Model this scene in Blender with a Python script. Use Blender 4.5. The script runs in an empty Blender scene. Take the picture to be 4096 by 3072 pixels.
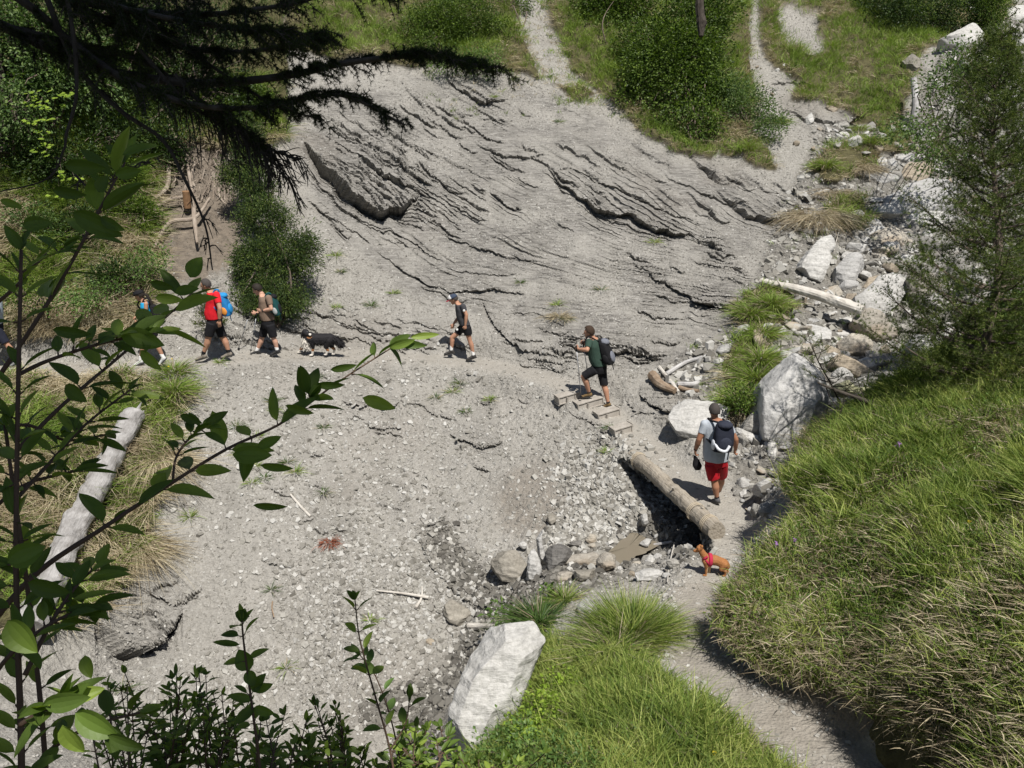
import bpy, bmesh, math, random
import numpy as np
from mathutils import Vector, Matrix
R = math.radians
rng = np.random.default_rng(7)
random.seed(7)
scene = bpy.context.scene
col = scene.collection

# ---------------------------------------------------------------- camera
PITCH = R(18.0); FPX = 3413.0
cam_d = bpy.data.cameras.new('camera'); cam = bpy.data.objects.new('camera', cam_d); col.objects.link(cam)
cam.location = (0, 0, 0); cam.rotation_euler = (math.pi/2 - PITCH, 0, 0)
cam_d.sensor_width = 36; cam_d.lens = 30.0; cam_d.clip_start = 0.05; cam_d.clip_end = 500
scene.camera = cam
scene.render.resolution_x = 1024; scene.render.resolution_y = 768

# ---------------------------------------------------------------- sky, sun, exposure
SUN = Vector((0.28, -0.63, 1.27)).normalized()
w = bpy.data.worlds.new("World"); scene.world = w; w.use_nodes = True
nt = w.node_tree; bg = nt.nodes['Background']
sky = nt.nodes.new('ShaderNodeTexSky'); sky.sky_type = 'NISHITA'; sky.sun_disc = False
sky.sun_elevation = math.asin(SUN.z); sky.sun_rotation = math.atan2(SUN.x, SUN.y)
nt.links.new(sky.outputs[0], bg.inputs[0]); bg.inputs[1].default_value = 0.05
sd = bpy.data.lights.new('sun', 'SUN'); sun = bpy.data.objects.new('sun', sd); col.objects.link(sun)
sd.energy = 5.0; sd.angle = R(0.53); sd.color = (1.0, 0.955, 0.89)
sun.rotation_euler = SUN.to_track_quat('Z', 'Y').to_euler()
scene.view_settings.view_transform = 'Standard'; scene.view_settings.look = 'None'
scene.view_settings.exposure = 0.30; scene.view_settings.gamma = 1.0
scene.cycles.max_bounces = 5; scene.cycles.diffuse_bounces = 3; scene.cycles.transparent_max_bounces = 6

# ---------------------------------------------------------------- helpers: layout
CP, SP = math.cos(PITCH), math.sin(PITCH)
def P(px, py, Z):
    r = (px-2048.)/FPX*Z; u = (1536.-py)/FPX*Z
    return np.array([r, CP*Z+SP*u, -SP*Z+CP*u])
def toP(V):
    x, y, z = V[..., 0], V[..., 1], V[..., 2]
    Z = CP*y - SP*z; u = SP*y + CP*z
    Zs = np.maximum(Z, .05)
    return 2048+x/Zs*FPX, 1536-u/Zs*FPX, Z

def _h(ix, iy, iz, seed):
    n = (ix.astype(np.int64)*374761393 + iy.astype(np.int64)*668265263 + iz.astype(np.int64)*2147483647 + seed*974634777) & 0xffffffff
    n = ((n ^ (n >> 13))*1274126177) & 0xffffffff
    n = ((n ^ (n >> 15))*2246822519) & 0xffffffff
    n = n ^ (n >> 16)
    return n.astype(np.float64)/4294967295.0
def vn2(x, y, seed=0):
    x = np.asarray(x, float); y = np.asarray(y, float)
    ix = np.floor(x); iy = np.floor(y); fx = x-ix; fy = y-iy
    fx = fx*fx*(3-2*fx); fy = fy*fy*(3-2*fy); z0 = np.zeros_like(ix)
    a = _h(ix, iy, z0, seed); b = _h(ix+1, iy, z0, seed); c = _h(ix, iy+1, z0, seed); d = _h(ix+1, iy+1, z0, seed)
    return ((a*(1-fx)+b*fx)*(1-fy) + (c*(1-fx)+d*fx)*fy)*2-1
def vn3(x, y, z, seed=0):
    ix = np.floor(x); iy = np.floor(y); iz = np.floor(z); fx = x-ix; fy = y-iy; fz = z-iz
    fx = fx*fx*(3-2*fx); fy = fy*fy*(3-2*fy); fz = fz*fz*(3-2*fz); o = 0
    for k in (0, 1):
        a = _h(ix, iy, iz+k, seed); b = _h(ix+1, iy, iz+k, seed); c = _h(ix, iy+1, iz+k, seed); d = _h(ix+1, iy+1, iz+k, seed)
        o = o + ((a*(1-fx)+b*fx)*(1-fy) + (c*(1-fx)+d*fx)*fy)*(fz if k else 1-fz)
    return o*2-1
def fbm2(x, y, oct=4, seed=0, gain=.5):
    o = 0; a = 1; s = 0
    for k in range(oct):
        o = o+a*vn2(x*2**k+k*17.3, y*2**k-k*9.1, seed+k); s += a; a *= gain
    return o/s
def fbm3(p, oct=3, seed=0, gain=.5):
    o = 0; a = 1; s = 0
    for k in range(oct):
        q = p*2**k+k*13.7
        o = o+a*vn3(q[..., 0], q[..., 1], q[..., 2], seed+k); s += a; a *= gain
    return o/s
def inside(px, py, poly):
    r = np.zeros(np.shape(px), bool); n = len(poly)
    for i in range(n):
        x1, y1 = poly[i]; x2, y2 = poly[(i+1) % n]
        if y1 == y2: continue
        c = ((y1 > py) != (y2 > py)) & (px < (x2-x1)*(py-y1)/(y2-y1)+x1)
        r ^= c
    return r
def sstep(a, b, x):
    t = np.clip((x-a)/(b-a), 0, 1); return t*t*(3-2*t)
def seg_dist(px, py, pts):
    best = np.full(np.shape(px), 1e9); 
    for (x1, y1), (x2, y2) in zip(pts[:-1], pts[1:]):
        dx, dy = x2-x1, y2-y1
        t = np.clip(((px-x1)*dx+(py-y1)*dy)/(dx*dx+dy*dy), 0, 1)
        best = np.minimum(best, np.hypot(px-x1-t*dx, py-y1-t*dy))
    return best

# ---------------------------------------------------------------- helpers: meshes
def mesh_np(name, V, F, mat, parent=None, smooth=False, attrs=None, midx=None):
    """V (n,3); F list of int arrays (m,k)."""
    if isinstance(F, np.ndarray): F = [F]
    F = [f for f in F if len(f)]
    me = bpy.data.meshes.new(name); V = np.asarray(V, np.float32)
    me.vertices.add(len(V)); me.vertices.foreach_set('co', V.ravel())
    tot = np.concatenate([np.full(len(f), f.shape[1], np.int32) for f in F])
    li = np.concatenate([f.ravel() for f in F]).astype(np.int32)
    me.loops.add(len(li)); me.loops.foreach_set('vertex_index', li)
    st = np.concatenate([[0], np.cumsum(tot)[:-1]]).astype(np.int32)
    me.polygons.add(len(tot)); me.polygons.foreach_set('loop_start', st)
    me.update(calc_edges=True)
    if attrs:
        for k, a in attrs.items():
            at = me.attributes.new(k, 'FLOAT_COLOR' if a.ndim == 2 else 'FLOAT', 'POINT')
            at.data.foreach_set('color' if a.ndim == 2 else 'value', a.astype(np.float32).ravel())
    mats = mat if isinstance(mat, (list, tuple)) else [mat]
    for m in mats: me.materials.append(m)
    if midx is not None: me.polygons.foreach_set('material_index', np.asarray(midx, np.int32))
    me.polygons.foreach_set('use_smooth', np.full(len(tot), smooth))
    me.validate(verbose=False) if False else None
    ob = bpy.data.objects.new(name, me); col.objects.link(ob)
    if parent is not None: ob.parent = parent
    return ob
class MB:
    """collects pieces of one mesh"""
    def __init__(s): s.V = []; s.F = {}; s.n = 0
    def add(s, V, *Fs):
        V = np.asarray(V, float); s.V.append(V)
        for f in Fs:
            f = np.asarray(f); 
            if len(f): s.F.setdefault(f.shape[1], []).append(f+s.n)
        s.n += len(V)
    def build(s, name, mat, parent=None, smooth=False):
        return mesh_np(name, np.concatenate(s.V), [np.concatenate(v) for v in s.F.values()], mat, parent, smooth)
def tag(o, label=None, cat=None, group=None, kind=None):
    if label: o['label'] = label
    if cat: o['category'] = cat
    if group: o['group'] = group
    if kind: o['kind'] = kind
    return o
def empty(name, loc, label, cat, group=None, rz=0):
    o = bpy.data.objects.new(name, None); col.objects.link(o); o.location = [float(v) for v in loc]
    o.rotation_euler[2] = rz; o.empty_display_size = .1
    return tag(o, label, cat, group)
def rel(o, parent):
    """parent a mesh built in world coordinates under an unrotated empty"""
    o.parent = parent; l = parent.location
    me = o.data; n = len(me.vertices); a = np.empty(n*3, np.float32); me.vertices.foreach_get('co', a)
    a = a.reshape(-1, 3)-np.array(l[:], np.float32); me.vertices.foreach_set('co', a.ravel()); me.update()
    return o
def unit(v): v = np.asarray(v, float); return v/np.maximum(np.linalg.norm(v, axis=-1, keepdims=True), 1e-9)
def frame(d):
    d = unit(d); h = np.where(np.abs(d[..., 2:3]) < .9, np.array([0., 0, 1]), np.array([1., 0, 0]))
    a = unit(np.cross(d, h)); return a, np.cross(a, d)
def tube(pts, rad, n=8, cap=True, wob=0, seed=0):
    pts = np.asarray(pts, float); rad = np.broadcast_to(np.asarray(rad, float), (len(pts),))
    T = np.gradient(pts, axis=0); T = unit(T)
    a, b = frame(T[0]); A = []; 
    for i in range(len(pts)):
        a = unit(a-T[i]*np.dot(a, T[i])); A.append(a)
    A = np.array(A); B = np.cross(T, A); th = np.arange(n)/n*2*np.pi
    ring = A[:, None]*np.cos(th)[None, :, None]+B[:, None]*np.sin(th)[None, :, None]
    rr = rad[:, None]*np.ones((1, n))
    if wob: 
        q = pts[:, None]+ring*rr[..., None]; rr = rr*(1+wob*fbm3(q*3/np.mean(rad)*.3, 3, seed))
    V = (pts[:, None]+ring*rr[..., None]).reshape(-1, 3)
    i = np.arange(len(pts)-1)[:, None]*n; j = np.arange(n)[None]; k = (j+1) % n
    F = np.stack([i+j, i+k, i+n+k, i+n+j], -1).reshape(-1, 4)
    if cap:
        m = len(V); V = np.concatenate([V, pts[:1], pts[-1:]]); j = np.arange(n); k = (j+1) % n; e = (len(pts)-1)*n
        F3 = np.concatenate([np.stack([k, j, np.full(n, m)], -1), np.stack([e+j, e+k, np.full(n, m+1)], -1)])
        return V, F, F3
    return V, F
def spline(pts, n):
    pts = np.asarray(pts, float); m = len(pts)
    if m < 3:
        t = np.linspace(0, 1, n)[:, None]; return pts[0]*(1-t)+pts[-1]*t
    q = np.concatenate([2*pts[:1]-pts[1:2], pts, 2*pts[-1:]-pts[-2:-1]])
    t = np.linspace(0, m-1-1e-6, n); i = t.astype(int); f = (t-i)[:, None]
    p0, p1, p2, p3 = q[i], q[i+1], q[i+2], q[i+3]
    return .5*((2*p1)+(-p0+p2)*f+(2*p0-5*p1+4*p2-p3)*f*f+(-p0+3*p1-3*p2+p3)*f**3)
def pl(*a, n=None):
    """polyline of (px,py,Z)"""
    p = np.array([P(*q) for q in a]); return spline(p, n or len(a)*5)

# ---------------------------------------------------------------- materials
def newmat(name):
    m = bpy.data.materials.new(name); m.use_nodes = True; t = m.node_tree
    b = t.nodes['Principled BSDF']; b.inputs['Specular IOR Level'].default_value = .25
    return m, t, b
def N(t, typ, **kw):
    n = t.nodes.new(typ)
    for k, v in kw.items():
        if k.startswith('i_'):
            n.inputs[int(k[2:]) if k[2:].isdigit() else k[2:].replace('_', ' ')].default_value = v
        else: setattr(n, k, v)
    return n
def ramp(t, fac, stops):
    r = t.nodes.new('ShaderNodeValToRGB'); e = r.color_ramp.elements
    while len(e) < len(stops): e.new(.5)
    for q, (p, c) in zip(e, stops): q.position = p; q.color = (*c, 1) if len(c) == 3 else c
    t.links.new(fac, r.inputs[0]); return r.outputs[0]
def mix(t, f, a, b, mode='MIX'):
    m = t.nodes.new('ShaderNodeMix'); m.data_type = 'RGBA'; m.blend_type = mode
    for s, v in ((m.inputs[0], f), (m.inputs[6], a), (m.inputs[7], b)):
        if hasattr(v, 'is_output'): t.links.new(v, s)
        elif isinstance(v, (int, float)): s.default_value = v
        else: s.default_value = (*v, 1)
    return m.outputs[2]
def math_(t, op, a, b=0.0, clamp=False):
    m = t.nodes.new('ShaderNodeMath'); m.operation = op; m.use_clamp = clamp
    for s, v in ((m.inputs[0], a), (m.inputs[1], b)):
        if hasattr(v, 'is_output'): t.links.new(v, s)
        else: s.default_value = v
    return m.outputs[0]
def bump(t, b, h, strength, dist, prev=None):
    n = N(t, 'ShaderNodeBump'); n.inputs['Strength'].default_value = strength; n.inputs['Distance'].default_value = dist
    t.links.new(h, n.inputs['Height'])
    if prev: t.links.new(prev, n.inputs['Normal'])
    t.links.new(n.outputs[0], b.inputs['Normal']); return n.outputs[0]
def noise(t, vec, scale, detail=4, rough=.55):
    n = N(t, 'ShaderNodeTexNoise'); n.inputs['Scale'].default_value = scale; n.inputs['Detail'].default_value = detail
    n.inputs['Roughness'].default_value = rough
    if vec: t.links.new(vec, n.inputs['Vector'])
    return n.outputs['Fac']
def objvec(t, scale=None, rot=None):
    c = N(t, 'ShaderNodeTexCoord'); 
    if scale is None: return c.outputs['Object']
    m = N(t, 'ShaderNodeMapping'); m.inputs['Scale'].default_value = scale
    if rot: m.inputs['Rotation'].default_value = rot
    t.links.new(c.outputs['Object'], m.inputs[0]); return m.outputs[0]

def leafmat(name, cols, trans=.35, rough=.5, dark=None):
    """per-leaf variation, light passing through"""
    m, t, b = newmat(name)
    g = N(t, 'ShaderNodeNewGeometry'); c = ramp(t, g.outputs['Random Per Island'], [(i/(len(cols)-1), k) for i, k in enumerate(cols)])
    nz = noise(t, objvec(t), 3.2, 3); c = mix(t, ramp(t, nz, [(.38, (0, 0, 0)), (.62, (.8, .8, .8))]), c, tuple(k*.8 for k in cols[0]))
    t.links.new(c, b.inputs['Base Color']); b.inputs['Roughness'].default_value = rough
    tr = N(t, 'ShaderNodeBsdfTranslucent'); tc = mix(t, 1., c, (1.1, 1.25, .45), 'MULTIPLY'); t.links.new(tc, tr.inputs[0])
    ms = N(t, 'ShaderNodeMixShader'); ms.inputs[0].default_value = trans
    t.links.new(b.outputs[0], ms.inputs[1]); t.links.new(tr.outputs[0], ms.inputs[2])
    t.links.new(ms.outputs[0], t.nodes['Material Output'].inputs[0]); return m
def rockmat(name, base, dark, light, layer=9., bumps=.5, warm=None):
    m, t, b = newmat(name); v = objvec(t)
    oi = N(t, 'ShaderNodeObjectInfo')
    n1 = noise(t, v, 2.2, 5, .6); n2 = noise(t, v, 22, 6, .7)
    vs = objvec(t, (2.5, 2.5, layer*2.2)); ns = noise(t, vs, 1.6, 6, .65)
    c = ramp(t, n1, [(.3, dark), (.5, base), (.68, light)])
    c = mix(t, .45, c, ramp(t, ns, [(.35, tuple(k*.5 for k in dark)), (.5, base), (.66, light)]))
    c = mix(t, .4, c, ramp(t, n2, [(.35, dark), (.6, light)]))
    if warm: c = mix(t, ramp(t, noise(t, v, 1.4, 4), [(.48, (0, 0, 0)), (.62, (.9, .9, .9))]), c, warm)
    c = mix(t, 1., c, ramp(t, oi.outputs['Random'], [(0, (.8, .79, .78)), (1, (1.12, 1.1, 1.06))]), 'MULTIPLY')
    t.links.new(c, b.inputs['Base Color']); b.inputs['Roughness'].default_value = .8
    p = bump(t, b, ns, bumps, .05); bump(t, b, n2, .5, .02, p)
    return m
def plain(name, c, rough=.7, bscale=None, bst=.3, var=.12, spec=.25):
    m, t, b = newmat(name); v = objvec(t); n = noise(t, v, bscale or 14, 4)
    c2 = mix(t, n, tuple(k*(1-var*1.6) for k in c), tuple(min(1, k*(1+var*1.6)) for k in c))
    t.links.new(c2, b.inputs['Base Color']); b.inputs['Roughness'].default_value = rough
    b.inputs['Specular IOR Level'].default_value = spec
    bump(t, b, n, bst, .01); return m
# ================================================================ the ground
PATH = [(-300,1490,18.1),(60,1475,18.3),(560,1465,18.5),(830,1446,18.8),(1080,1420,19.6),(1300,1427,19.9),(1560,1428,20.1),(1830,1446,20.2),
        (2100,1490,19.7),(2300,1560,18.9),(2360,1600,18.6),(2420,1650,18.2),(2560,1760,17.0),(2700,1900,15.6),(2868,2010,14.6),(2900,2120,13.7),
        (2820,2290,12.5),(2780,2450,11.4),(2780,2600,10.5),(2900,2750,9.7),(3100,2880,9.1),(3330,3010,8.6),(3600,3300,7.6)]
pathW = np.array([P(*p) for p in PATH]); pathW = spline(pathW, 240)
CT = PATH+[(850,1100,20.2),(1080,1280,20.9),(1500,1200,21.7),(2000,1300,20.9),(1500,900,23.5),(2000,900,23.4),(1300,600,25.0),(1800,500,26.3),
 (1900,320,27.6),(1500,300,27.3),(1250,750,23.6),(2400,1000,22.4),(2500,700,24.6),(2900,850,23.6),(2400,400,28.0),(2800,600,26.2),(2300,1350,20.3),
 (2700,1200,21.1),(2900,1150,20.9),(2650,1450,19.2),(3100,750,25.0),
 (1000,1700,18.0),(1500,1700,18.8),(1500,2000,17.2),(1500,2400,15.3),(1000,2400,15.4),(1000,2050,16.6),(1000,2900,14.0),(600,2900,13.4),(2100,1800,17.8),(2300,1700,18.0),
 (2400,1950,16.3),(2200,2100,16.2),(2560,2150,15.3),(2450,2050,16.0),(2650,2080,15.3),(2700,2180,14.9),(2350,2260,14.4),(2100,2330,14.6),(1950,2420,15.0),(1900,2600,14.35),(1750,2800,13.9),
 (1650,3000,13.3),(1500,3300,12.0),(1500,2700,14.2),(1850,2250,15.9),
 (2500,2600,10.9),(2200,2420,12.6),(2500,2400,12.3),(2100,2520,12.2),(2100,2800,10.6),(1850,3000,11.8),(2300,2900,9.7),(2700,2900,8.9),(2400,3200,8.2),(2900,3200,8.0),(2700,2270,13.0),
 (3000,2450,10.5),(3000,2200,12.0),(3150,1870,13.8),(3400,2200,10.5),(3400,1900,12.2),(3500,1720,13.5),(3700,1570,14.3),(3950,1420,15.0),(4096,1300,15.5),
 (4000,1700,11.4),(4000,2200,8.9),(4000,2800,7.2),(3600,2500,9.0),(3300,2600,9.6),(3500,2870,8.2),(3750,3050,7.5),(4300,2500,7.3),(4500,1800,9.5),(4600,3000,6.0),(4900,1300,14),
 (560,1650,17.4),(200,1640,17.0),(200,2000,15.3),(200,2450,13.8),(600,2000,16.3),(500,2450,14.8),(100,2900,11.8),(-500,2000,14.5),(-500,3000,10.5),(-800,1450,17),
 (300,1250,19.4),(300,1000,20.6),(600,1000,21.3),(300,600,22.0),(800,700,23.4),(200,200,23.8),(900,300,26.0),(600,0,26.5),(-500,800,21),(-500,1300,19),(-500,200,23),
 (1300,0,30.5),(1700,0,31),(2000,0,31.5),(1300,250,27.8),(2400,100,30.8),(2700,300,28.8),(2800,0,32.5),(3100,100,31.7),(3100,400,28.7),(3400,300,30),(3400,550,27),
 (3250,700,25.2),(3150,900,23.2),(3100,1100,21.3),(3500,0,34),(3600,800,25),(3400,1000,22.3),(3300,1300,19.8),(3600,1200,20.6),(3700,1000,22.6),(3900,600,27),
 (3900,200,31.5),(4096,900,24),(4096,400,30),(4096,0,36),(3000,1450,18.3),(3300,1500,18.0),(3100,1650,16.9),(3050,1850,15.6),(2850,1600,17.6),(3600,1500,17.6),
 (3900,1350,18.5),(3050,1980,14.8),(2980,1700,16.6),(4600,500,28),(4600,1200,19),(5200,200,32),(2000,-600,42),(3500,-600,48),(500,-600,38),(-800,-500,34),(5200,-500,45)]
CW = [P(*c) for c in CT]
CW += [np.array(c, float) for c in [(0,0,-1.7),(0,3,-3.4),(-3,3,-3.8),(3,3,-3.2),(0,5.2,-5.6),(-3,6,-6.2),(-6,5,-5.5),(4,5,-4.6),(6,3,-3),(8,8,-3.4),(-1.5,7.6,-7.6),
       (-5,9,-8.2),(10,12,-2.4),(12,18,-1.5),(-12,10,-8),(-15,20,-3),(-6,0,-2.5),(6,0,-1.2),(16,30,2),(-20,35,7),(0,-4,-.2),(-8,-4,-.5),(8,-4,.3),(0,52,19),(-18,50,17),(22,50,16)]]
CW = np.array(CW)
CS = .8
def _rbf_fit(C):
    n = len(C); d = np.sqrt(((C[:, None, :2]-C[None, :, :2])**2).sum(-1)+CS*CS)
    A = np.zeros((n+3, n+3)); A[:n, :n] = d; A[:n, n] = 1; A[:n, n+1:] = C[:, :2]; A[n:, :n] = A[:n, n:].T
    A[:n, :n] -= np.eye(n)*.06
    return np.linalg.solve(A, np.concatenate([C[:, 2], [0, 0, 0]]))
RW = _rbf_fit(CW)
def H0(x, y):
    x = np.asarray(x, float); y = np.asarray(y, float); s = x.shape; x = x.ravel(); y = y.ravel(); o = np.empty(len(x)); n = len(CW)
    for i in range(0, len(x), 60000):
        a, b = x[i:i+60000], y[i:i+60000]
        d = np.sqrt((a[:, None]-CW[None, :, 0])**2+(b[:, None]-CW[None, :, 1])**2+CS*CS)
        o[i:i+60000] = d@RW[:n]+RW[n]+RW[n+1]*a+RW[n+2]*b
    return o.reshape(s)
def path_d(x, y):
    x = np.asarray(x, float); s = x.shape; x = x.ravel(); y = np.asarray(y, float).ravel(); D = np.empty(len(x)); Zp = np.empty(len(x))
    for i in range(0, len(x), 60000):
        d = (x[i:i+60000, None]-pathW[None, :, 0])**2+(y[i:i+60000, None]-pathW[None, :, 1])**2
        w_ = np.exp(-np.minimum(d-d.min(1, keepdims=True), 4)*40); k = np.sqrt(d.min(1))
        D[i:i+60000] = k; Zp[i:i+60000] = (w_*pathW[None, :, 2]).sum(1)/w_.sum(1)
    return D.reshape(s), Zp.reshape(s)
def H(x, y, full=False):
    """ground height with the path cut in"""
    h = H0(x, y); D, zp = path_d(x, y)
    k = 1-sstep(.28, .75, D)
    o = h*(1-k)+zp*k
    return (o, D) if full else o
def hit(px, py, z0=4.0, z1=60.0):
    d = P(px, py, 1.0); Zs = np.arange(z0, z1, .06); q = d[None]*Zs[:, None]
    g = q[:, 2]-H(q[:, 0], q[:, 1]); k = np.argmax(g < 0)
    if g[k] >= 0: return q[-1]
    if k == 0: return q[0]
    f = g[k-1]/(g[k-1]-g[k]); return q[k-1]+(q[k]-q[k-1])*f
def nrm(x, y, e=.15):
    return unit(np.stack([-(H(x+e, y)-H(x-e, y))/(2*e), -(H(x, y+e)-H(x, y-e))/(2*e), np.ones(np.shape(x))], -1))

GRASS = {
 'a': [(1130,-400),(1150,150),(1250,230),(1500,250),(1650,265),(1750,250),(1950,270),(2150,310),(2120,220),(2050,100),(1980,-400)],
 'b': [(2180,-400),(2200,60),(2260,180),(2330,330),(2480,420),(2560,520),(2700,610),(2850,640),(2900,560),(3000,520),(3010,400),(2990,200),(3000,-400)],
 'c': [(2840,520),(2980,515),(3070,610),(3110,690),(3020,680),(2900,620)],
 'd': [(3000,-400),(3040,150),(3060,250),(3200,330),(3150,400),(3350,430),(3600,420),(3640,380),(3640,250),(3800,130),(4000,100),(4060,-400)],
 'e': [(3235,640),(3300,600),(3400,570),(3500,560),(3500,680),(3330,740),(3270,740)],
 'f': [(3450,480),(3600,490),(3660,610),(3520,600)],
 'g': [(2970,1160),(3100,1130),(3200,1190),(3160,1270),(3080,1330),(2990,1440),(2980,1530),(3060,1560),(2950,1660),(2880,1640),(2900,1480),(2960,1300)],
 'h': [(-1500,-300),(1130,-300),(1140,300),(1150,480),(1130,560),(1000,590),(640,570),(600,850),(640,1150),(560,1330),(-1500,1380)],
 'i': [(-1500,1560),(560,1500),(720,1550),(700,1700),(640,1900),(560,2230),(430,2330),(250,2500),(-1500,2600)],
 'j': [(3340,380),(3500,350),(3620,420),(3560,520),(3420,500)],
 'k': [(3300,820),(3440,800),(3460,900),(3380,930)],
 'l': [(2380,380),(2200,330),(2160,300),(2250,360),(2330,420)],
}
NEAR = [[(3200,1810),(3150,1900),(3130,2010),(3120,2150),(3020,2230),(2940,2330),(2905,2450),(2900,2560),(2950,2660),(3080,2740),(3400,2760),(3450,2900),(3520,3100),(3700,3500),(9000,3500),(9000,900),(4096,1150),(3900,1340),(3700,1500),(3450,1630),(3200,1760)],
        [(2180,2560),(2330,2600),(2480,2640),(2600,2710),(2740,2800),(2920,2890),(3100,2980),(3230,3090),(3450,3600),(1800,3600),(1980,3072),(2080,2900),(2200,2740)]]
def grass_mask(px, py, Z, w=None):
    j = 28*fbm2(px/90, py/90, 3, 5); k = 28*fbm2(px/90, py/90, 3, 11)
    a, b = px+j, py+k; g = np.zeros(np.shape(px), bool); n = g.copy()
    for q in GRASS.values(): g |= inside(a, b, q)
    g &= Z > 13.0
    a, b = px+1.7*j-60, py+1.7*k
    for i_, q in enumerate(NEAR): n |= inside(a+(100 if i_ else -25), b, q)
    n &= Z < 16.3
    # bare patches in the hillside
    bare = (np.hypot((px-3190)/95, (py-110)/75) < 1+.5*fbm2(px/60, py/60, 2, 3)) | (np.hypot((px-3250)/50, (py-190)/40) < 1)
    g &= ~bare
    return g, n

SLAB = [(1150,480),(1300,430),(1700,290),(2000,300),(2300,430),(2700,660),(3000,700),(3300,860),(3250,1000),(3060,1120),(2950,1300),(2700,1460),(2300,1430),(2000,1250),(1700,1200),(1400,1000),(1230,800)]
# ledges: polyline of the lip (px), drop, reach up, overhang, hollow
LEDGES = [
 ([(1215,560),(1310,670),(1430,770),(1550,812),(1670,775)], .70, 170, .75, .62),
 ([(1290,540),(1420,610),(1560,700),(1700,760),(1850,880)], .16, 60, .2, .08),
 ([(1330,480),(1500,590),(1700,700),(1900,790)], .10, 50, .14, .05),
 ([(1450,470),(1600,560),(1800,650),(1980,720)], .08, 45, .1, .04),
 ([(1200,640),(1320,760),(1480,880),(1620,940)], .16, 60, .18, .08),
 ([(1400,830),(1550,900),(1700,1000),(1800,1060)], .12, 60, .15, .05),
 ([(1600,330),(1680,420),(1740,480)], .08, 40, .08, .03),
 ([(1780,310),(1850,360),(1940,400),(2030,385)], .22, 80, .25, .12),
 ([(1810,430),(1850,460),(1900,455)], .12, 40, .14, .06),
 ([(1920,460),(1990,470),(2070,475)], .09, 40, .1, .04),
 ([(2070,430),(2110,455),(2130,450)], .10, 30, .12, .05),
 ([(2240,430),(2290,450),(2340,455)], .08, 30, .1, .03),
 ([(1900,570),(1960,600),(2060,625),(2200,625)], .16, 60, .16, .07),
 ([(2180,660),(2260,740),(2400,820),(2520,850),(2600,900),(2800,945)], .34, 110, .42, .20),
 ([(2200,670),(2330,700),(2480,760),(2620,830),(2820,900)], .14, 40, .16, .06),
 ([(2650,700),(2760,760),(2900,800),(3000,810)], .12, 50, .14, .05),
 ([(2860,760),(2960,830),(3100,870),(3240,860)], .26, 90, .28, .12),
 ([(3080,730),(3200,790),(3300,800)], .10, 40, .1, .05),
 ([(2400,620),(2550,680),(2700,760)], .07, 40, .08, .03),
 ([(2330,780),(2480,880),(2700,960)], .10, 40, .12, .04),
 ([(1500,1000),(1650,1100),(1800,1160),(1990,1150),(2100,1170)], .16, 70, .18, .07),
 ([(1700,900),(1830,960),(2000,1010),(2200,1060)], .09, 50, .1, .04),
 ([(1750,1060),(1900,1090),(2080,1090)], .09, 40, .1, .04),
 ([(2660,1130),(2780,1190),(2900,1215),(2990,1190)], .26, 90, .32, .14),
 ([(2740,1040),(2860,1060),(2990,1080)], .07, 40, .08, .03),
 ([(1930,1200),(1980,1290),(2060,1370),(2150,1410)], .18, 70, .2, .08),
 ([(2240,1370),(2380,1400),(2530,1400),(2650,1430)], .24, 70, .26, .12),
 ([(1990,1240),(2150,1260),(2280,1300)], .08, 40, .08, .03),
 ([(1020,1230),(1160,1310),(1300,1340),(1450,1360)], .16, 60, .2, .08),
 ([(1150,1180),(1300,1260),(1500,1330),(1700,1350)], .10, 50, .1, .04),
 ([(1560,1280),(1720,1310),(1900,1350)], .08, 40, .08, .03),
 ([(880,1330),(980,1350),(1060,1370)], .08, 40, .1, .04),
 ([(2560,1580),(2640,1610),(2700,1640),(2780,1630)], .22, 70, .26, .1),
 ([(2500,1600),(2560,1640),(2620,1645)], .12, 40, .14, .06),
 ([(1800,1732),(1880,1755),(1960,1772),(2010,1758)], .20, 60, .26, .1),
 ([(1370,1600),(1430,1612),(1480,1608)], .14, 60, .2, .08),
 ([(1500,1605),(1545,1622),(1600,1612)], .12, 50, .2, .08),
 ([(1900,1590),(1940,1603),(1980,1600)], .07, 30, .1, .04),
 ([(1680,2085),(1740,2092),(1780,2083)], .10, 40, .14, .06),
 ([(1040,2230),(1110,2255),(1180,2250)], .06, 30, .07, .03),
 ([(1190,2080),(1220,2085),(1260,2070)], .08, 30, .1, .04),
 ([(380,2480),(470,2560),(580,2540),(660,2480),(730,2440)], .55, 130, .6, .62),
 ([(560,2360),(640,2380),(720,2400),(780,2370)], .16, 50, .2, .08),
 ([(1660,2140),(1760,2290),(1880,2390),(2000,2440)], .12, 60, .1, .05),
 ([(3440,450),(3520,440),(3560,470)], .12, 40, .14, .06),
 ([(3120,425),(3230,470),(3330,480)], .14, 50, .16, .08),
 ([(3080,340),(3160,330),(3250,360)], .10, 40, .12, .06),
 ([(3290,470),(3370,490),(3450,480)], .24, 60, .24, .14),
]
NX = 1180; U = np.concatenate([np.linspace(-1.05, -.68, 90)[:-1], np.linspace(-.68, .68, NX-178), np.linspace(.68, 1.05, 91)[1:]])
Y = np.concatenate([np.linspace(-6, 4, 40)[:-1], np.arange(4, 9.5, .026), np.arange(9.5, 25.5, .0275), np.arange(25.5, 33, .05), np.arange(33, 60, .3)])
YS = np.maximum(Y, 3.5)
gx = U[None, :]*YS[:, None]*1.02; gy = Y[:, None]*np.ones_like(gx)
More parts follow.
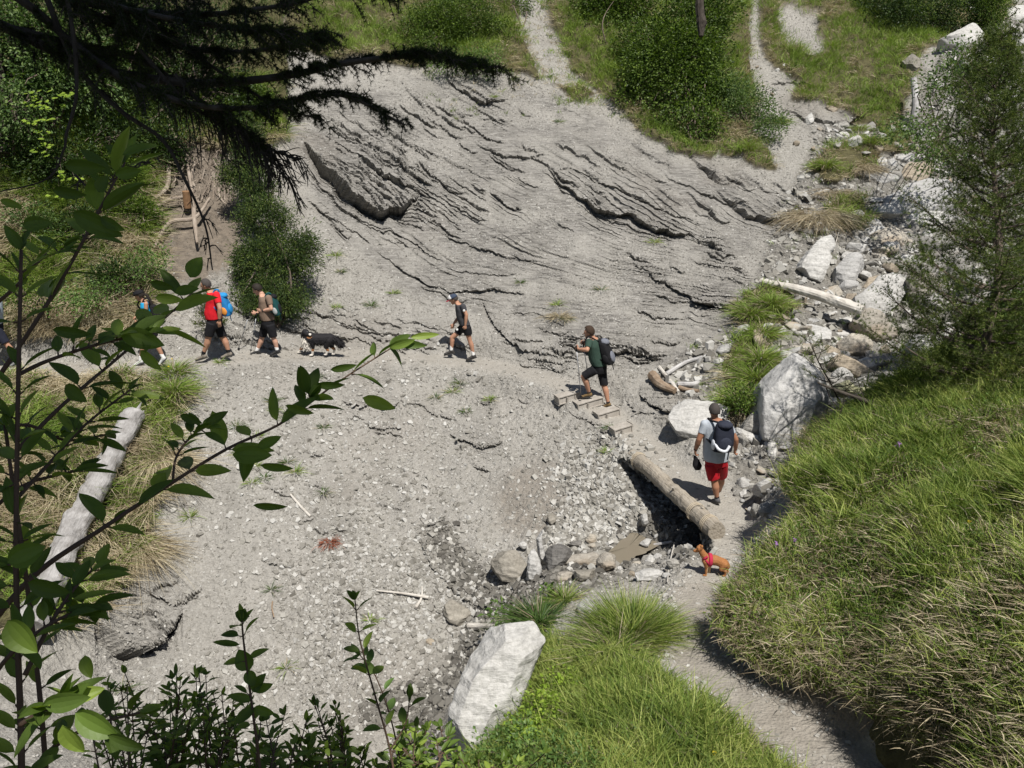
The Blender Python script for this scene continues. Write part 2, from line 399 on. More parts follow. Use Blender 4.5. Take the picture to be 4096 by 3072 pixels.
# (u is measured sideways per metre of depth so that detail is even over the far slope)
gz, pathD = H(gx, gy, True)
B0 = np.stack([gx, gy, gz], -1)
du = np.gradient(B0, axis=1); dv = np.gradient(B0, axis=0); NRM = unit(np.cross(du, dv)); NRM[NRM[..., 2] < 0] *= -1
DN = np.stack([np.zeros_like(gx), np.zeros_like(gx), -np.ones_like(gx)], -1); DN = unit(DN-NRM*(DN*NRM).sum(-1, keepdims=True))
gpx, gpy, gZ = toP(B0); ok = gZ > 2
mG, mN = grass_mask(gpx, gpy, gZ)
mN |= (gy < 5.0) & (pathD > .4)
wob = fbm2(gpx/50, gpy/50, 3, 21)
slab = inside(gpx+40*wob, gpy+40*fbm2(gpx/50, gpy/50, 3, 33), SLAB) & (gZ > 17)
def blur(a, n=2):
    a = a.astype(float)
    for _ in range(n):
        a = (np.roll(a, 1, 0)+np.roll(a, -1, 0)+a*2)/4; a = (np.roll(a, 1, 1)+np.roll(a, -1, 1)+a*2)/4
    return a
slabS = blur(slab, 10); turf = blur(mG | mN, 2); pathK = 1-sstep(.22, .5, pathD)
far = sstep(26, 40, gZ)
# bedding coordinate: runs down to the right, bending with the fold
bed = (gpy - (.60-.45*sstep(850, 1300, gpy))*(gpx-2000))/150. + .22*fbm2(gpx/420, gpy/300, 3, 41)
along = gpx/520.
lay = vn2(along*1.6, bed*9, 51)*.5+vn2(along*3.5, bed*22, 52)*.35+vn2(along*7, bed*50, 53)*.2
saw = (bed*7+.6*vn2(along*2, bed*2, 54)) % 1.0
hot = np.zeros_like(gx)
disp = .10*fbm2(gx*.8, gy*.8, 3, 1)+.05*fbm2(gx*3, gy*3, 3, 2); over = np.zeros_like(gx)
rl = np.random.default_rng(44); AUTO = []
while len(AUTO) < 75:
    x_ = rl.uniform(1180, 3300); y_ = rl.uniform(300, 1430)
    if not inside(np.array([x_]), np.array([y_]), SLAB)[0]: continue
    if fbm2(np.array([x_/330.]), np.array([y_/240.]), 2, 77)[0] < .0: continue
    L_ = rl.uniform(50, 230); k_ = (.62 if y_ < 900 else .62-.5*min(1, (y_-900)/350))+rl.normal()*.07; a_ = rl.uniform(.03, .12)*(1.4 if x_ < 2000 and y_ < 900 else 1)
    AUTO.append(([(x_-L_/2, y_-k_*L_/2), (x_-L_*.1, y_-k_*L_*.1+rl.normal()*5), (x_+L_*.2, y_+k_*L_*.25+rl.normal()*5), (x_+L_/2, y_+k_*L_*.45)], a_*1.5, rl.uniform(18, 50), a_*1.5, a_*.7))
LAM = [(1250,470),(1500,500),(1720,640),(1950,800),(1850,930),(1500,860),(1250,680)]
while len(AUTO) < 135:
    x_ = rl.uniform(1220, 1950); y_ = rl.uniform(470, 930)
    if not inside(np.array([x_]), np.array([y_]), LAM)[0]: continue
    L_ = rl.uniform(70, 230); k_ = .66+rl.normal()*.05; a_ = rl.uniform(.05, .10)
    AUTO.append(([(x_-L_/2, y_-k_*L_/2), (x_, y_+rl.normal()*5), (x_+L_/2, y_+k_*L_*.5)], a_, rl.uniform(9, 16), a_*1.3, a_*1.2))
for poly_, n_, kk_, a0_, a1_ in (([(850,1230),(1600,1230),(1950,1400),(1500,1412),(850,1395)], 26, .32, .05, .12), ([(1980,1320),(2320,1310),(2300,1470),(2120,1480)], 26, .16, .05, .11), ([(2250,1340),(2700,1360),(2650,1440),(2300,1420)], 14, .12, .05, .12),
      ([(1100,1600),(2100,1550),(2200,1800),(1300,2150),(900,2100)], 14, .2, .04, .09), ([(420,2330),(800,2330),(760,2440),(480,2540)], 22, -.1, .06, .12), ([(2300,1650),(2500,1700),(2450,1800)], 5, .2, .05, .1)):
    n0 = len(AUTO); pa = np.array(poly_, float)
    while len(AUTO) < n0+n_:
        x_ = rl.uniform(pa[:, 0].min(), pa[:, 0].max()); y_ = rl.uniform(pa[:, 1].min(), pa[:, 1].max())
        if not inside(np.array([x_]), np.array([y_]), poly_)[0]: continue
        L_ = rl.uniform(45, 150); k_ = kk_+rl.normal()*.08; a_ = rl.uniform(a0_, a1_)
        AUTO.append(([(x_-L_/2, y_-k_*L_/2), (x_, y_+rl.normal()*4), (x_+L_/2, y_+k_*L_*.5)], a_, rl.uniform(8, 20), a_*1.4, a_*1.1))
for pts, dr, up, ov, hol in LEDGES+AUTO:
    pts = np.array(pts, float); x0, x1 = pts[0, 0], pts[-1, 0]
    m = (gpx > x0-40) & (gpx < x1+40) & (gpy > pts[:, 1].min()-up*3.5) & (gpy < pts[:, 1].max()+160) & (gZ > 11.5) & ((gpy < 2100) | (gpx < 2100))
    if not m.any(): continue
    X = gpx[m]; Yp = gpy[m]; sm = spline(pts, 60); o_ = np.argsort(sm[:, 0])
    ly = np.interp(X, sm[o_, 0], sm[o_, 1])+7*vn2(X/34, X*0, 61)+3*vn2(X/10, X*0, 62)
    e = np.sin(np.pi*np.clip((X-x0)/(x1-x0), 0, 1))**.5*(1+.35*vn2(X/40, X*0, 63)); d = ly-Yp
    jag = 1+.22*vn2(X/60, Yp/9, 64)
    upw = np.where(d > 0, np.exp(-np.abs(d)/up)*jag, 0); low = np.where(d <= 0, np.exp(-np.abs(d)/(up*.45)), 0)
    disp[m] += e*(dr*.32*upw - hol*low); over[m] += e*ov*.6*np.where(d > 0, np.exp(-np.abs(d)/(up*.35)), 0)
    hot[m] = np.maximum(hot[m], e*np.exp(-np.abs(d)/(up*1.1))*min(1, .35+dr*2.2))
hot = np.clip(hot, 0, 1); rockk = (1-turf)
rough = sstep(.02, .30, fbm2(gpx/260+gpy/500, gpy/150-gpx/250, 3, 71))*slabS*.55
st = np.clip(rough*.8+hot*1.25, 0, 1.3)*(1-turf)*(1-pathK)*(1-far)
disp += st*(.085*lay+.03*(saw-.5)); over += st*(.05*saw+.06*np.clip(lay, 0, 1))
scr = (1-slabS)*(1-turf)*(1-pathK)
disp += (.012+.012*scr)*fbm2(gx*14, gy*14, 2, 81)*(1-turf) 
# turf stands proud of the rock and sags over its edge
lump = fbm2(gx*1.7, gy*1.7, 3, 91)
disp += turf*(.16+.16*lump+(gZ < 16)*.22*fbm2(gx*.8, gy*.8, 2, 93)+.05*fbm2(gx*6, gy*6, 2, 92)); over += turf*.10
# gully: broken bed
gul = inside(gpx, gpy, [(3150,760),(3300,500),(3650,450),(3800,150),(4400,-100),(4900,300),(4300,1500),(3700,1560),(3100,1800),(3050,2050),(2950,2000),(2900,1750),(2600,1500),(2750,1400),(3000,1250),(3060,1000)]) & (gZ > 13.5)
gulS = blur(gul, 6)*(1-turf)*(1-pathK)
disp += gulS*.16*fbm2(gx*2.3, gy*2.3, 4, 95, .6)
hol = inside(gpx+14*wob, gpy+14*wob, [(2470,1840),(2540,1850),(2640,1960),(2760,2080),(2850,2160),(2850,2215),(2760,2190),(2660,2130),(2600,2040),(2520,1960)]) & (gZ > 12)
holS = blur(hol, 3)
disp -= holS*.75
pathK = pathK*(1-holS)
poolm = blur(inside(gpx, gpy, [(2480,2150),(2550,2098),(2640,2078),(2710,2112),(2660,2180),(2590,2220),(2510,2258),(2420,2275),(2310,2272),(2310,2235),(2430,2195)]) & (gZ > 12), 2)
disp = disp*(1-poolm)-poolm*.13; over *= (1-poolm)
disp *= (1-pathK*.93)*sstep(4, 6, gy+gx*0+.001); over *= (1-pathK)
B1 = B0+NRM*disp[..., None]+DN*over[..., None]
gw = gx.shape[1]; gh = gx.shape[0]
ii = np.arange(gh-1)[:, None]*gw+np.arange(gw-1)[None]; FQ = np.stack([ii, ii+1, ii+gw+1, ii+gw], -1).reshape(-1, 4)
# soil colour zones
wet = np.zeros_like(gx)
for pts, wd in (([(2760,2120),(2560,2160),(2400,2260),(2150,2330),(2000,2400),(1930,2520),(1870,2650),(1760,2800),(1660,3000),(1560,3300)], 70),
                ([(1750,2150),(1880,2300),(1960,2400)], 60), ([(2500,1980),(2700,2150),(2780,2200)], 50),([(1500,2850),(1700,2800)],60)):
    wet = np.maximum(wet, 1-sstep(wd*.5, wd*1.5, seg_dist(gpx, gpy, pts)+30*wob))
wet = np.maximum(wet*(gZ > 11.5), holS)  # hollow under the log darkened as well: its shadow put into the colour
brown = np.maximum(1-sstep(.6, 1.1, np.hypot((gpx-790)/230, (gpy-820)/400)+.3*wob), 0)*(gZ > 17)
brown = np.maximum(brown, sstep(.15, .5, turf)*.9)
brown = np.maximum(brown, (1-sstep(.5, 1.2, np.hypot((gpx-2130)/160, (gpy-2000)/190)+.3*wob))*.5)
brown = np.maximum(brown, (1-sstep(.7, 1.1, np.hypot((gpx-3250)/330, (gpy-2870)/160)+.3*wob))*.8*(gZ < 11))
brown = np.maximum(brown, (1-sstep(.6, 1.1, np.hypot((gpx-2790)/130, (gpy-2600)/170)+.3*wob))*.6*(gZ < 11.5))
brown = np.maximum(brown, pathK*.5*(gZ < 12.2))
brown = np.maximum(brown, sstep(.2, .7, fbm2(gx*.5, gy*.5, 3, 99))*.22)
zone = np.stack([turf, pathK, wet, brown], -1).reshape(-1, 4)
zone2 = np.stack([slabS, hot, gulS, np.zeros_like(gx)], -1).reshape(-1, 4)

def ground_mat():
    m, t, b = newmat('shale_ground'); v = objvec(t)
    a1 = N(t, 'ShaderNodeAttribute', attribute_name='zone'); a2 = N(t, 'ShaderNodeAttribute', attribute_name='zoneb')
    s1 = N(t, 'ShaderNodeSeparateColor'); t.links.new(a1.outputs['Color'], s1.inputs[0])
    s2 = N(t, 'ShaderNodeSeparateColor'); t.links.new(a2.outputs['Color'], s2.inputs[0])
    n0 = noise(t, v, .5, 4); n1 = noise(t, v, 6, 5, .6); n2 = noise(t, v, 38, 4, .65)
    vo = N(t, 'ShaderNodeTexVoronoi'); vo.inputs['Scale'].default_value = 26; t.links.new(v, vo.inputs['Vector'])
    vs = objvec(t, (1.0, 3.2, 12.0), (0, R(24), 0)); ns = noise(t, vs, 2.4, 7, .7)
    scree = ramp(t, n2, [(.3, (.15, .143, .13)), (.48, (.265, .253, .228)), (.62, (.35, .337, .308)), (.75, (.47, .458, .425))])
    chips = ramp(t, vo.outputs['Color'], [(0, (.17, .162, .147)), (.55, (.285, .272, .245)), (.85, (.37, .357, .328)), (1, (.52, .508, .475))])
    c = mix(t, .55, scree, chips)
    c = mix(t, ramp(t, n0, [(.35, (0, 0, 0)), (.65, (.5, .5, .5))]), c, (.34, .325, .295))
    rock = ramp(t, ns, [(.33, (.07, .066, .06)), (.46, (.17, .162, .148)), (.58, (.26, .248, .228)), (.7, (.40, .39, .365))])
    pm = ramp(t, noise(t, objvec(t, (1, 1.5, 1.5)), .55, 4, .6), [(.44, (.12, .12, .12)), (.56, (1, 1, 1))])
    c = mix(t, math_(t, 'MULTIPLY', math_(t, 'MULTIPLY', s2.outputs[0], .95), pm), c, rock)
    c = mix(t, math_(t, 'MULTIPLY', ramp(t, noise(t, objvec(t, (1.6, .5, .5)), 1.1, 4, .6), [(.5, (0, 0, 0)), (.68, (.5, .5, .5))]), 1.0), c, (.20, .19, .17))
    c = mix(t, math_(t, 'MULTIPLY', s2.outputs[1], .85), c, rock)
    c = mix(t, math_(t, 'MULTIPLY', a1.outputs['Alpha'], .85), c, ramp(t, n1, [(.3, (.075, .058, .042)), (.7, (.20, .16, .12))]))
    dust = ramp(t, n1, [(.3, (.30, .275, .235)), (.7, (.40, .375, .33))])
    c = mix(t, math_(t, 'MULTIPLY', s1.outputs[1], .55), c, dust)
    wet_shade_col = ramp(t, n1, [(.3, (.075, .07, .062)), (.7, (.17, .16, .14))])
    c = mix(t, math_(t, 'MULTIPLY', s1.outputs[2], .8), c, wet_shade_col)
    soil = ramp(t, n1, [(.3, (.05, .045, .022)), (.7, (.12, .11, .05))])
    c = mix(t, math_(t, 'MULTIPLY', s2.outputs[2], .55), c, wet_shade_col)  # gully bed darkened: shade between the boulders put into the colour
    c = mix(t, s1.outputs[0], c, soil)
    t.links.new(c, b.inputs['Base Color'])
    t.links.new(math_(t, 'SUBTRACT', .9, math_(t, 'MULTIPLY', s1.outputs[2], .35)), b.inputs['Roughness'])
    p = bump(t, b, vo.outputs['Distance'], .5, .03); p = bump(t, b, n2, .6, .03, p); bump(t, b, ns, .55, .05, p)
    return m
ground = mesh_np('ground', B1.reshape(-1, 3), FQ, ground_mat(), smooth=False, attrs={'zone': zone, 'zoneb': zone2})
tag(ground, 'grey crumbling schist slope with bedding ledges, turf banks and a trodden path', 'ground', kind='structure')

# surface sampling -------------------------------------------------
P1x, P1y, P1Z = toP(B1); inview = (P1x > -350) & (P1x < 4450) & (P1y > -350) & (P1y < 3420) & (P1Z > 3)
_e1 = np.linalg.norm(np.cross(np.gradient(B1, axis=1), np.gradient(B1, axis=0)), axis=-1)
Bf = B1.reshape(-1, 3)
Nf = unit(np.cross(np.gradient(B1, axis=1), np.gradient(B1, axis=0))).reshape(-1, 3); Nf[Nf[:, 2] < 0] *= -1
def sample(weight, n):
    """n points on the ground with a chance by weight (grid array) and area"""
    w_ = (weight*_e1*inview).ravel(); s_ = w_.sum()
    if s_ <= 0: return np.zeros((0, 3)), np.zeros((0, 3)), np.zeros(0, int)
    c = np.cumsum(w_); i = np.searchsorted(c, rng.random(n)*s_); i = np.clip(i, 0, len(w_)-1)
    j = np.clip(i+1, 0, len(Bf)-1); k = np.clip(i+gw, 0, len(Bf)-1); a = rng.random((n, 1)); b_ = rng.random((n, 1))
    p = Bf[i]+(Bf[j]-Bf[i])*a*((i % gw) < gw-1)[:, None]+(Bf[k]-Bf[i])*b_
    return p, Nf[i], i
def gpt(px, py, zmin=3.0):
    """point on the finished ground nearest a direction, with its normal"""
    d = (P1x-px)**2+(P1y-py)**2; d = np.where(P1Z > zmin, d, 1e12); m = d < d.min()+160
    z = np.where(m, P1Z, 1e9); i = int(np.argmin(z)); return Bf[i].copy(), Nf[i].copy()
# ================================================================ stones
M_rock = rockmat('grey_schist', (.27, .262, .245), (.13, .125, .117), (.40, .395, .375))
M_white = rockmat('pale_schist', (.41, .41, .40), (.23, .228, .22), (.57, .57, .565), layer=7)
M_sheer = rockmat('bright_schist', (.60, .60, .59), (.40, .40, .39), (.72, .72, .71), layer=3)
M_tan = rockmat('tan_sandstone', (.31, .265, .205), (.19, .155, .115), (.42, .375, .31))
M_beige = rockmat('beige_limestone', (.35, .325, .28), (.21, .19, .16), (.48, .455, .41), warm=(.33, .28, .22))
M_dark = rockmat('dark_slate', (.13, .125, .12), (.06, .058, .055), (.24, .235, .225))
M_fold = rockmat('folded_schist', (.25, .235, .205), (.13, .12, .10), (.36, .34, .30), layer=5)
M_ochre = rockmat('lichen_schist', (.42, .42, .27), (.27, .26, .18), (.55, .56, .36))
def evalmesh(ob):
    dg = bpy.context.evaluated_depsgraph_get(); e = ob.evaluated_get(dg); me = bpy.data.meshes.new_from_object(e)
    old = ob.data; ob.modifiers.clear(); ob.data = me; me.name = ob.name
    if old.users == 0: bpy.data.meshes.remove(old)
    return ob
def get_co(me):
    a = np.empty(len(me.vertices)*3, np.float32); me.vertices.foreach_get('co', a); return a.reshape(-1, 3).astype(float)
def get_no(me):
    a = np.empty(len(me.vertices)*3, np.float32); me.vertices.foreach_get('normal', a); return a.reshape(-1, 3).astype(float)
def boulder(poly, mat, label, lean=45, depth=None, zf=0.0, group=None, cat='boulder', name=None, rel_h=1.0, up=0.0, Zfix=None):
    poly = np.array(poly, float); cx = poly[:, 0].mean(); by = poly[:, 1].max()
    A = P(cx, by-6, Zfix) if Zfix else hit(cx, by-6, 9.0)
    A = A+np.array([0, -.05-zf, .0]); l = R(lean); n = np.array([0, -math.cos(l), math.sin(l)])
    W = []
    for px, py in poly:
        d = P(px, py, 1.0); W.append(d*(A@n)/(d@n))
    W = np.array(W); c = W.mean(0); size = np.ptp(W, axis=0).max(); sz2 = np.sort(np.ptp(W-((W-c)@n)[:, None]*n, axis=0))[1]
    dp = depth or max(.12, .62*min(sz2, size))
    bk = c+(W-c)*.92-n*dp; inn = c+(W-c)*.6+n*dp*.16; m = len(poly)
    bm = bmesh.new(); a = [bm.verts.new(p-c) for p in W]; b = [bm.verts.new(p-c) for p in bk]; e = [bm.verts.new(p-c) for p in inn]
    for i in range(m):
        j = (i+1) % m; bm.faces.new((a[i], a[j], b[j], b[i])); bm.faces.new((e[i], e[j], a[j], a[i]))
    bm.faces.new(e); bm.faces.new(b[::-1]); bmesh.ops.recalc_face_normals(bm, faces=bm.faces[:])
    bmesh.ops.triangulate(bm, faces=bm.faces[:])
    me = bpy.data.meshes.new(name or 'boulder'); bm.to_mesh(me); bm.free(); me.materials.append(mat)
    ob = bpy.data.objects.new(name or 'boulder', me); col.objects.link(ob); ob.location = c+np.array([0, 0, up])
    mo = ob.modifiers.new('r', 'REMESH'); mo.mode = 'VOXEL'; mo.voxel_size = max(.018, size/46)
    s = ob.modifiers.new('s', 'SMOOTH'); s.iterations = 2; s.factor = .5
    evalmesh(ob); me = ob.data; me.materials.clear(); me.materials.append(mat)
    v = get_co(me); nn = get_no(me); q = v+np.array([cx*.013, by*.017, 0])
    rr_ = np.random.default_rng(int(cx+by)); e0 = np.ptp(v, axis=0); m0 = (v.max(0)+v.min(0))/2
    for _ in range(16):
        m_ = unit(rr_.normal(size=3)+np.array([0, -.35, .2])); pr_ = v@m_; off = pr_.max()*rr_.uniform(.70, .93); dd_ = np.maximum(pr_-off, 0); v = v-m_*(dd_*.92)[:, None]
    v = m0+(v-(v.max(0)+v.min(0))/2)*(e0/np.ptp(v, axis=0))*1.04
    tt = q@np.array([.25, .35, .9]); st_ = (np.abs(((tt*7/size) % 1)-.5)-.25)
    f = 1.2/size
    d = size*(.040*fbm3(q*f*1.4, 2, 5)-.022*np.abs(fbm3(q*f*3.2, 3, 9))+.022*st_*(1+fbm3(q*f*2, 2, 3))) + .012*fbm3(q*14, 2, 4)
    v = v+nn*d[:, None]; me.vertices.foreach_set('co', v.astype(np.float32).ravel()); me.polygons.foreach_set('use_smooth', np.zeros(len(me.polygons), bool)); me.update()
    return tag(ob, label, cat, group)
c3 = lambda *q: [(2500+x/1.382, y/1.382) for x, y in q]
c4 = lambda *q: [(2600+x/1.479, 900+y/1.479) for x, y in q]
c6 = lambda *q: [(1500+x/1.4157, 1900+y/1.4157) for x, y in q]
BIG = [
 (c4((1220,490),(1340,420),(1430,300),(1480,290),(1550,330),(1555,370),(1500,470),(1430,540),(1330,510)), M_white, 'long white rounded slab standing tilted above the big beige boulder', 42, .35),
 (c4((1205,560),(1250,500),(1310,490),(1400,530),(1465,590),(1460,680),(1370,700),(1300,670),(1230,620)), M_beige, 'large knobbly beige boulder at the lower end of the bare white trunk', 35, .6),
 (c4((1115,690),(1150,650),(1270,645),(1325,690),(1330,740),(1250,775),(1140,745)), M_beige, 'banded beige boulder just below the large knobbly one', 38, .5),
 (c4((1510,680),(1560,645),(1640,650),(1690,710),(1670,790),(1600,820),(1510,770)), M_white, 'round white boulder in leaf shade at the edge of the grassy bank', 35, .55),
 (c4((840,640),(930,590),(1010,585),(1065,610),(1060,700),(960,700)), M_white, 'broad flat grey slab below the bare white trunk', 60, .3),
 (c4((1260,800),(1380,760),(1480,750),(1505,790),(1420,810),(1300,845)), M_rock, 'long thin banded slab lying left of the round shaded boulder', 55, .3),
 (c4((1100,320),(1110,280),(1190,180),(1250,165),(1295,200),(1280,250),(1240,300),(1220,360),(1150,350)), M_white, 'blue grey boulder with white veins right of the leaning slab', 38, .5),
 (c4((875,235),(930,160),(1020,80),(1090,60),(1110,110),(1060,170),(1080,200),(1030,330),(960,300),(930,250)), M_white, 'grey slab leaning under the dry turf clump in the gully', 38, .4),
 (c4((1255,370),(1290,310),(1380,290),(1370,320),(1330,380),(1270,395)), M_tan, 'small brown block between the veined boulder and the long white slab', 40, .3),
 (c4((1305,80),(1360,20),(1440,10),(1530,60),(1500,110),(1420,130),(1320,120)), M_beige, 'wide tan slab with a flat top below the great white slab', 50, .45),
 (c4((1245,50),(1290,10),(1390,0),(1390,20),(1330,50),(1260,70)), M_white, 'thin white flake leaning on the wide tan slab', 50, .2),
 (c4((1320,140),(1420,130),(1480,110),(1470,160),(1360,180)), M_beige, 'squat tan block directly under the wide tan slab', 40, .4),
 (c4((1465,600),(1500,560),(1600,500),(1710,485),(1650,540),(1560,600),(1480,620)), M_rock, 'grey striped slab tilted up to the right beside the beige boulder', 50, .3),
 (c4((1605,590),(1640,570),(1695,590),(1690,650),(1620,640)), M_beige, 'small cube shaped beige block above the round shaded boulder', 35, .3),
 (c4((1690,650),(1790,600),(1815,620),(1700,700)), M_white, 'white slab poking out beside the bank grass right of the round boulder', 45, .3),
 (c4((675,1070),(700,940),(740,880),(830,780),(880,800),(1000,900),(1050,1060),(1030,1120),(930,1200),(860,1280),(800,1270),(680,1210)), M_sheer, 'tallest white block with a sheer fluted face behind the dead branch', 28, 1.0),
 (c4((545,1190),(590,1100),(660,1090),(678,1140),(674,1250),(600,1225)), M_rock, 'dark and white boulder wedged left of the sheer white block', 30, .5),
 (c4((110,1180),(160,1090),(240,1050),(420,1030),(465,1110),(470,1170),(400,1230),(200,1250)), M_white, 'wide white slab behind the head of the man in red shorts', 55, .3),
 (c4((500,630),(530,590),(590,585),(600,620),(540,685)), M_white, 'rounded pale stone left of the tall green tussocks', 35, .35),
 (c4((395,750),(420,710),(490,700),(480,750),(410,770)), M_white, 'square white stone below the rounded pale one', 35, .3),
 (c4((490,1190),(540,1210),(640,1260),(690,1290),(600,1290),(510,1240)), M_white, 'long low slab ending at the right shoulder of the man in red shorts', 55, .25),
 (c4((1085,880),(1110,840),(1180,850),(1205,900),(1150,920),(1090,910)), M_white, 'white stone above the boulder with yellow lichen', 35, .3),
 (c4((1090,930),(1180,915),(1220,960),(1330,960),(1300,1010),(1150,1000)), M_ochre, 'low boulder coated in yellow green lichen beside the bank', 45, .4),
 (c4((1065,770),(1130,760),(1230,810),(1355,885),(1350,910),(1250,890),(1160,850)), M_tan, 'long rotten brown slab sloping down under the banded boulders', 45, .35),
 (c4((1530,300),(1620,270),(1740,300),(1720,400),(1600,450),(1550,420)), M_fold, 'dark brown block behind the long white rounded slab', 30, .6),
 (c4((625,1520),(680,1490),(730,1510),(720,1570),(650,1585)), M_white, 'white boulder at the foot of the grassy bank beside the path', 40, .35),
 (c4((530,1570),(600,1555),(610,1590),(540,1600)), M_white, 'flat white stone lying at the path edge near the grassy bank', 60, .15),
 (c4((1430,690),(1470,675),(1510,690),(1500,740),(1450,740)), M_rock, 'small grey stone between the beige and the round shaded boulders', 40, .25),
 (c4((1330,740),(1400,700),(1480,720),(1500,750),(1380,765)), M_rock, 'grey wedge stone under the knobbly beige boulder', 50, .25),
 (c4((1370,880),(1400,860),(1470,870),(1480,930),(1400,940)), M_rock, 'grey stone with leaf shadows beside the water under the long banded slab', 40, .3),
 (c4((1000,1330),(1010,1330),(1015,1340)) if 0 else c4((700,1300),(740,1290),(760,1340),(740,1390),(700,1370)), M_white, 'white stone tucked against the bank right of the rubble', 40, .3),
 (c3((1350,1150),(1480,1060),(1720,980),(1900,1000),(1850,1130),(1700,1190),(1560,1180),(1450,1200)), M_white, 'great white layered slab half hidden by the pine', 48, .8),
 (c3((1320,990),(1370,955),(1490,950),(1520,970),(1490,1010),(1390,1020)), M_white, 'white oval boulder left of the orange tan boulder', 45, .45),
 (c3((1520,980),(1560,905),(1690,890),(1710,930),(1650,990),(1560,1020)), M_tan, 'orange tan boulder above the great white slab', 35, .6),
 (c3((1750,180),(1870,130),(1980,130),(2010,180),(1990,250),(1900,260),(1800,220)), M_white, 'big white boulder high at the top right below the bushes', 40, .9),
 (c3((1545,740),(1640,640),(1760,610),(1780,630),(1640,700)), M_rock, 'dark grey triangular slab right of the upright grey trunk', 35, .5),
 (c3((1540,330),(1590,300),(1650,340),(1640,400),(1570,390)), M_fold, 'brown boulder under the turf edge above the upright grey trunk', 35, .5),
 (c3((820,380),(890,345),(895,370),(830,400)), M_white, 'pale flake sticking out under the grass lip on the right hillside', 40, .25),
 (c3((1000,650),(1030,620),(1050,680),(1005,690)), M_white, 'small white slab leaning left of the dark turf hollow', 35, .25),
 (c3((2100,60),(2180,30),(2290,60),(2280,120),(2110,110)), M_white, 'white slab at the very top right corner of the gully', 45, .6),
 (c3((2060,215),(2200,165),(2300,180),(2290,270),(2090,275)), M_white, 'wide white slab at the right edge below the topmost one', 50, .7),
 (c3((1862,310),(1900,300),(1912,370),(1872,380)), M_white, 'narrow white stone standing right of the turf edge, high in the gully', 30, .3),
 (c3((1960,330),(2060,300),(2090,350),(1990,370)), M_white, 'white stone among leaves at the upper right', 45, .4),
 (c3((1550,1240),(1580,1190),(1720,1160),(1810,1185),(1700,1250)), M_white, 'lower white layered slab beneath the great white one', 50, .4),
 (c3((1390,880),(1420,860),(1450,880),(1430,910),(1395,905)), M_white, 'small white stone in the pile above the oval boulder', 40, .2),
 (c3((1440,885),(1480,870),(1505,890),(1495,930),(1455,925)), M_white, 'larger white stone in the pile above the oval boulder', 40, .25),
 (c3((1375,915),(1410,905),(1420,940),(1385,950)), M_beige, 'small beige stone in the pile above the oval boulder', 40, .2),
 (c3((1450,850),(1560,840),(1610,870),(1560,885),(1480,870)), M_white, 'flat white slab roofing the dark gap above the orange tan boulder', 65, .15),
 (c3((1110,590),(1135,580),(1180,610),(1150,620)), M_tan, 'tilted brown flake inside the dark turf hollow', 45, .12),
 (c3((1170,680),(1240,670),(1245,700),(1190,705)), M_rock, 'grey slab at the mouth of the dark turf hollow', 50, .3),
 (c6((415,1400),(440,1290),(560,1040),(660,880),(740,840),(810,870),(950,920),(940,1000),(890,1100),(860,1200),(810,1330),(710,1400),(580,1560),(480,1620),(415,1520)), M_white, 'huge smooth white rock face between the stream bed and the grass', 42, 1.1),
 (c6((965,450),(1000,390),(1080,400),(1130,430),(1060,520),(985,545)), M_dark, 'dark wet boulder in the stream left of the flat slab', 35, .5),
 (c6((1060,500),(1120,460),(1230,435),(1290,460),(1280,510),(1100,515)), M_beige, 'flat banded slab with a white top bridging the stream gap', 55, .35),
 (c6((1262,480),(1300,440),(1365,455),(1370,530),(1270,555)), M_beige, 'tan block at the right end of the flat banded slab', 35, .4),
 (c6((910,390),(940,320),(952,400),(980,480),(960,530),(930,480)), M_white, 'narrow white upright slab left of the dark wet boulder', 25, .25),
 (c6((855,570),(868,470),(900,420),(930,490),(955,560),(900,600)), M_white, 'pale upright block at the left end of the stream dam', 28, .4),
 (c6((1190,370),(1215,325),(1250,340),(1258,380),(1210,385)), M_beige, 'cream pointed stone above the flat banded slab', 35, .25),
 (c6((1208,392),(1250,385),(1252,412),(1210,415)), M_beige, 'small round cream stone below the pointed one', 35, .18),
 (c6((1010,600),(1050,540),(1125,560),(1125,600),(1050,612)), M_beige, 'rusty cream stone below the dark wet boulder', 40, .3),
 (c6((1130,550),(1250,540),(1245,600),(1140,595)), M_fold, 'square brown block under the flat banded slab', 30, .4),
 (c6((806,395),(840,370),(866,395),(845,415)), M_white, 'white stone at the far left end of the stream dam', 40, .2),
 (c6((755,1180),(860,1120),(875,1180),(800,1215)), M_beige, 'cream stone lying on the huge white rock face', 45, .14),
 (c6((640,1065),(690,1058),(703,1100),(650,1098)), M_white, 'small white stone resting high on the huge white rock face', 40, .12),
 (c6((693,1270),(745,1255),(752,1310),(703,1312)), M_white, 'white cobble resting low on the huge white rock face', 40, .14),
 (c6((650,440),(800,425),(858,500),(845,610),(740,590),(690,510)), M_fold, 'brown folded outcrop left of the pale upright block', 40, .5),
 (c6((380,760),(430,710),(545,785),(490,855),(400,835)), M_fold, 'ribbed brown outcrop beside the wet gravel of the stream', 45, .3),
 (c6((1530,480),(1560,450),(1592,470),(1572,510),(1535,515)), M_white, 'pale round stone in the middle of the rubble beside the dog', 40, .22),
 (c6((1470,545),(1560,522),(1640,550),(1610,590),(1480,592)), M_white, 'wide flat white stone behind the big green tussock', 60, .2),
 (c6((1497,388),(1540,360),(1580,370),(1545,410)), M_white, 'white stone at the edge of the muddy pool', 40, .2),
 (c6((1140,730),(1200,700),(1250,740),(1230,790),(1160,770)), M_white, 'white boulder between the two grass tussocks', 45, .3),
 (c6((1645,480),(1700,463),(1735,500),(1680,522)), M_rock, 'grey block in the rubble nearest the brown dog', 40, .2),
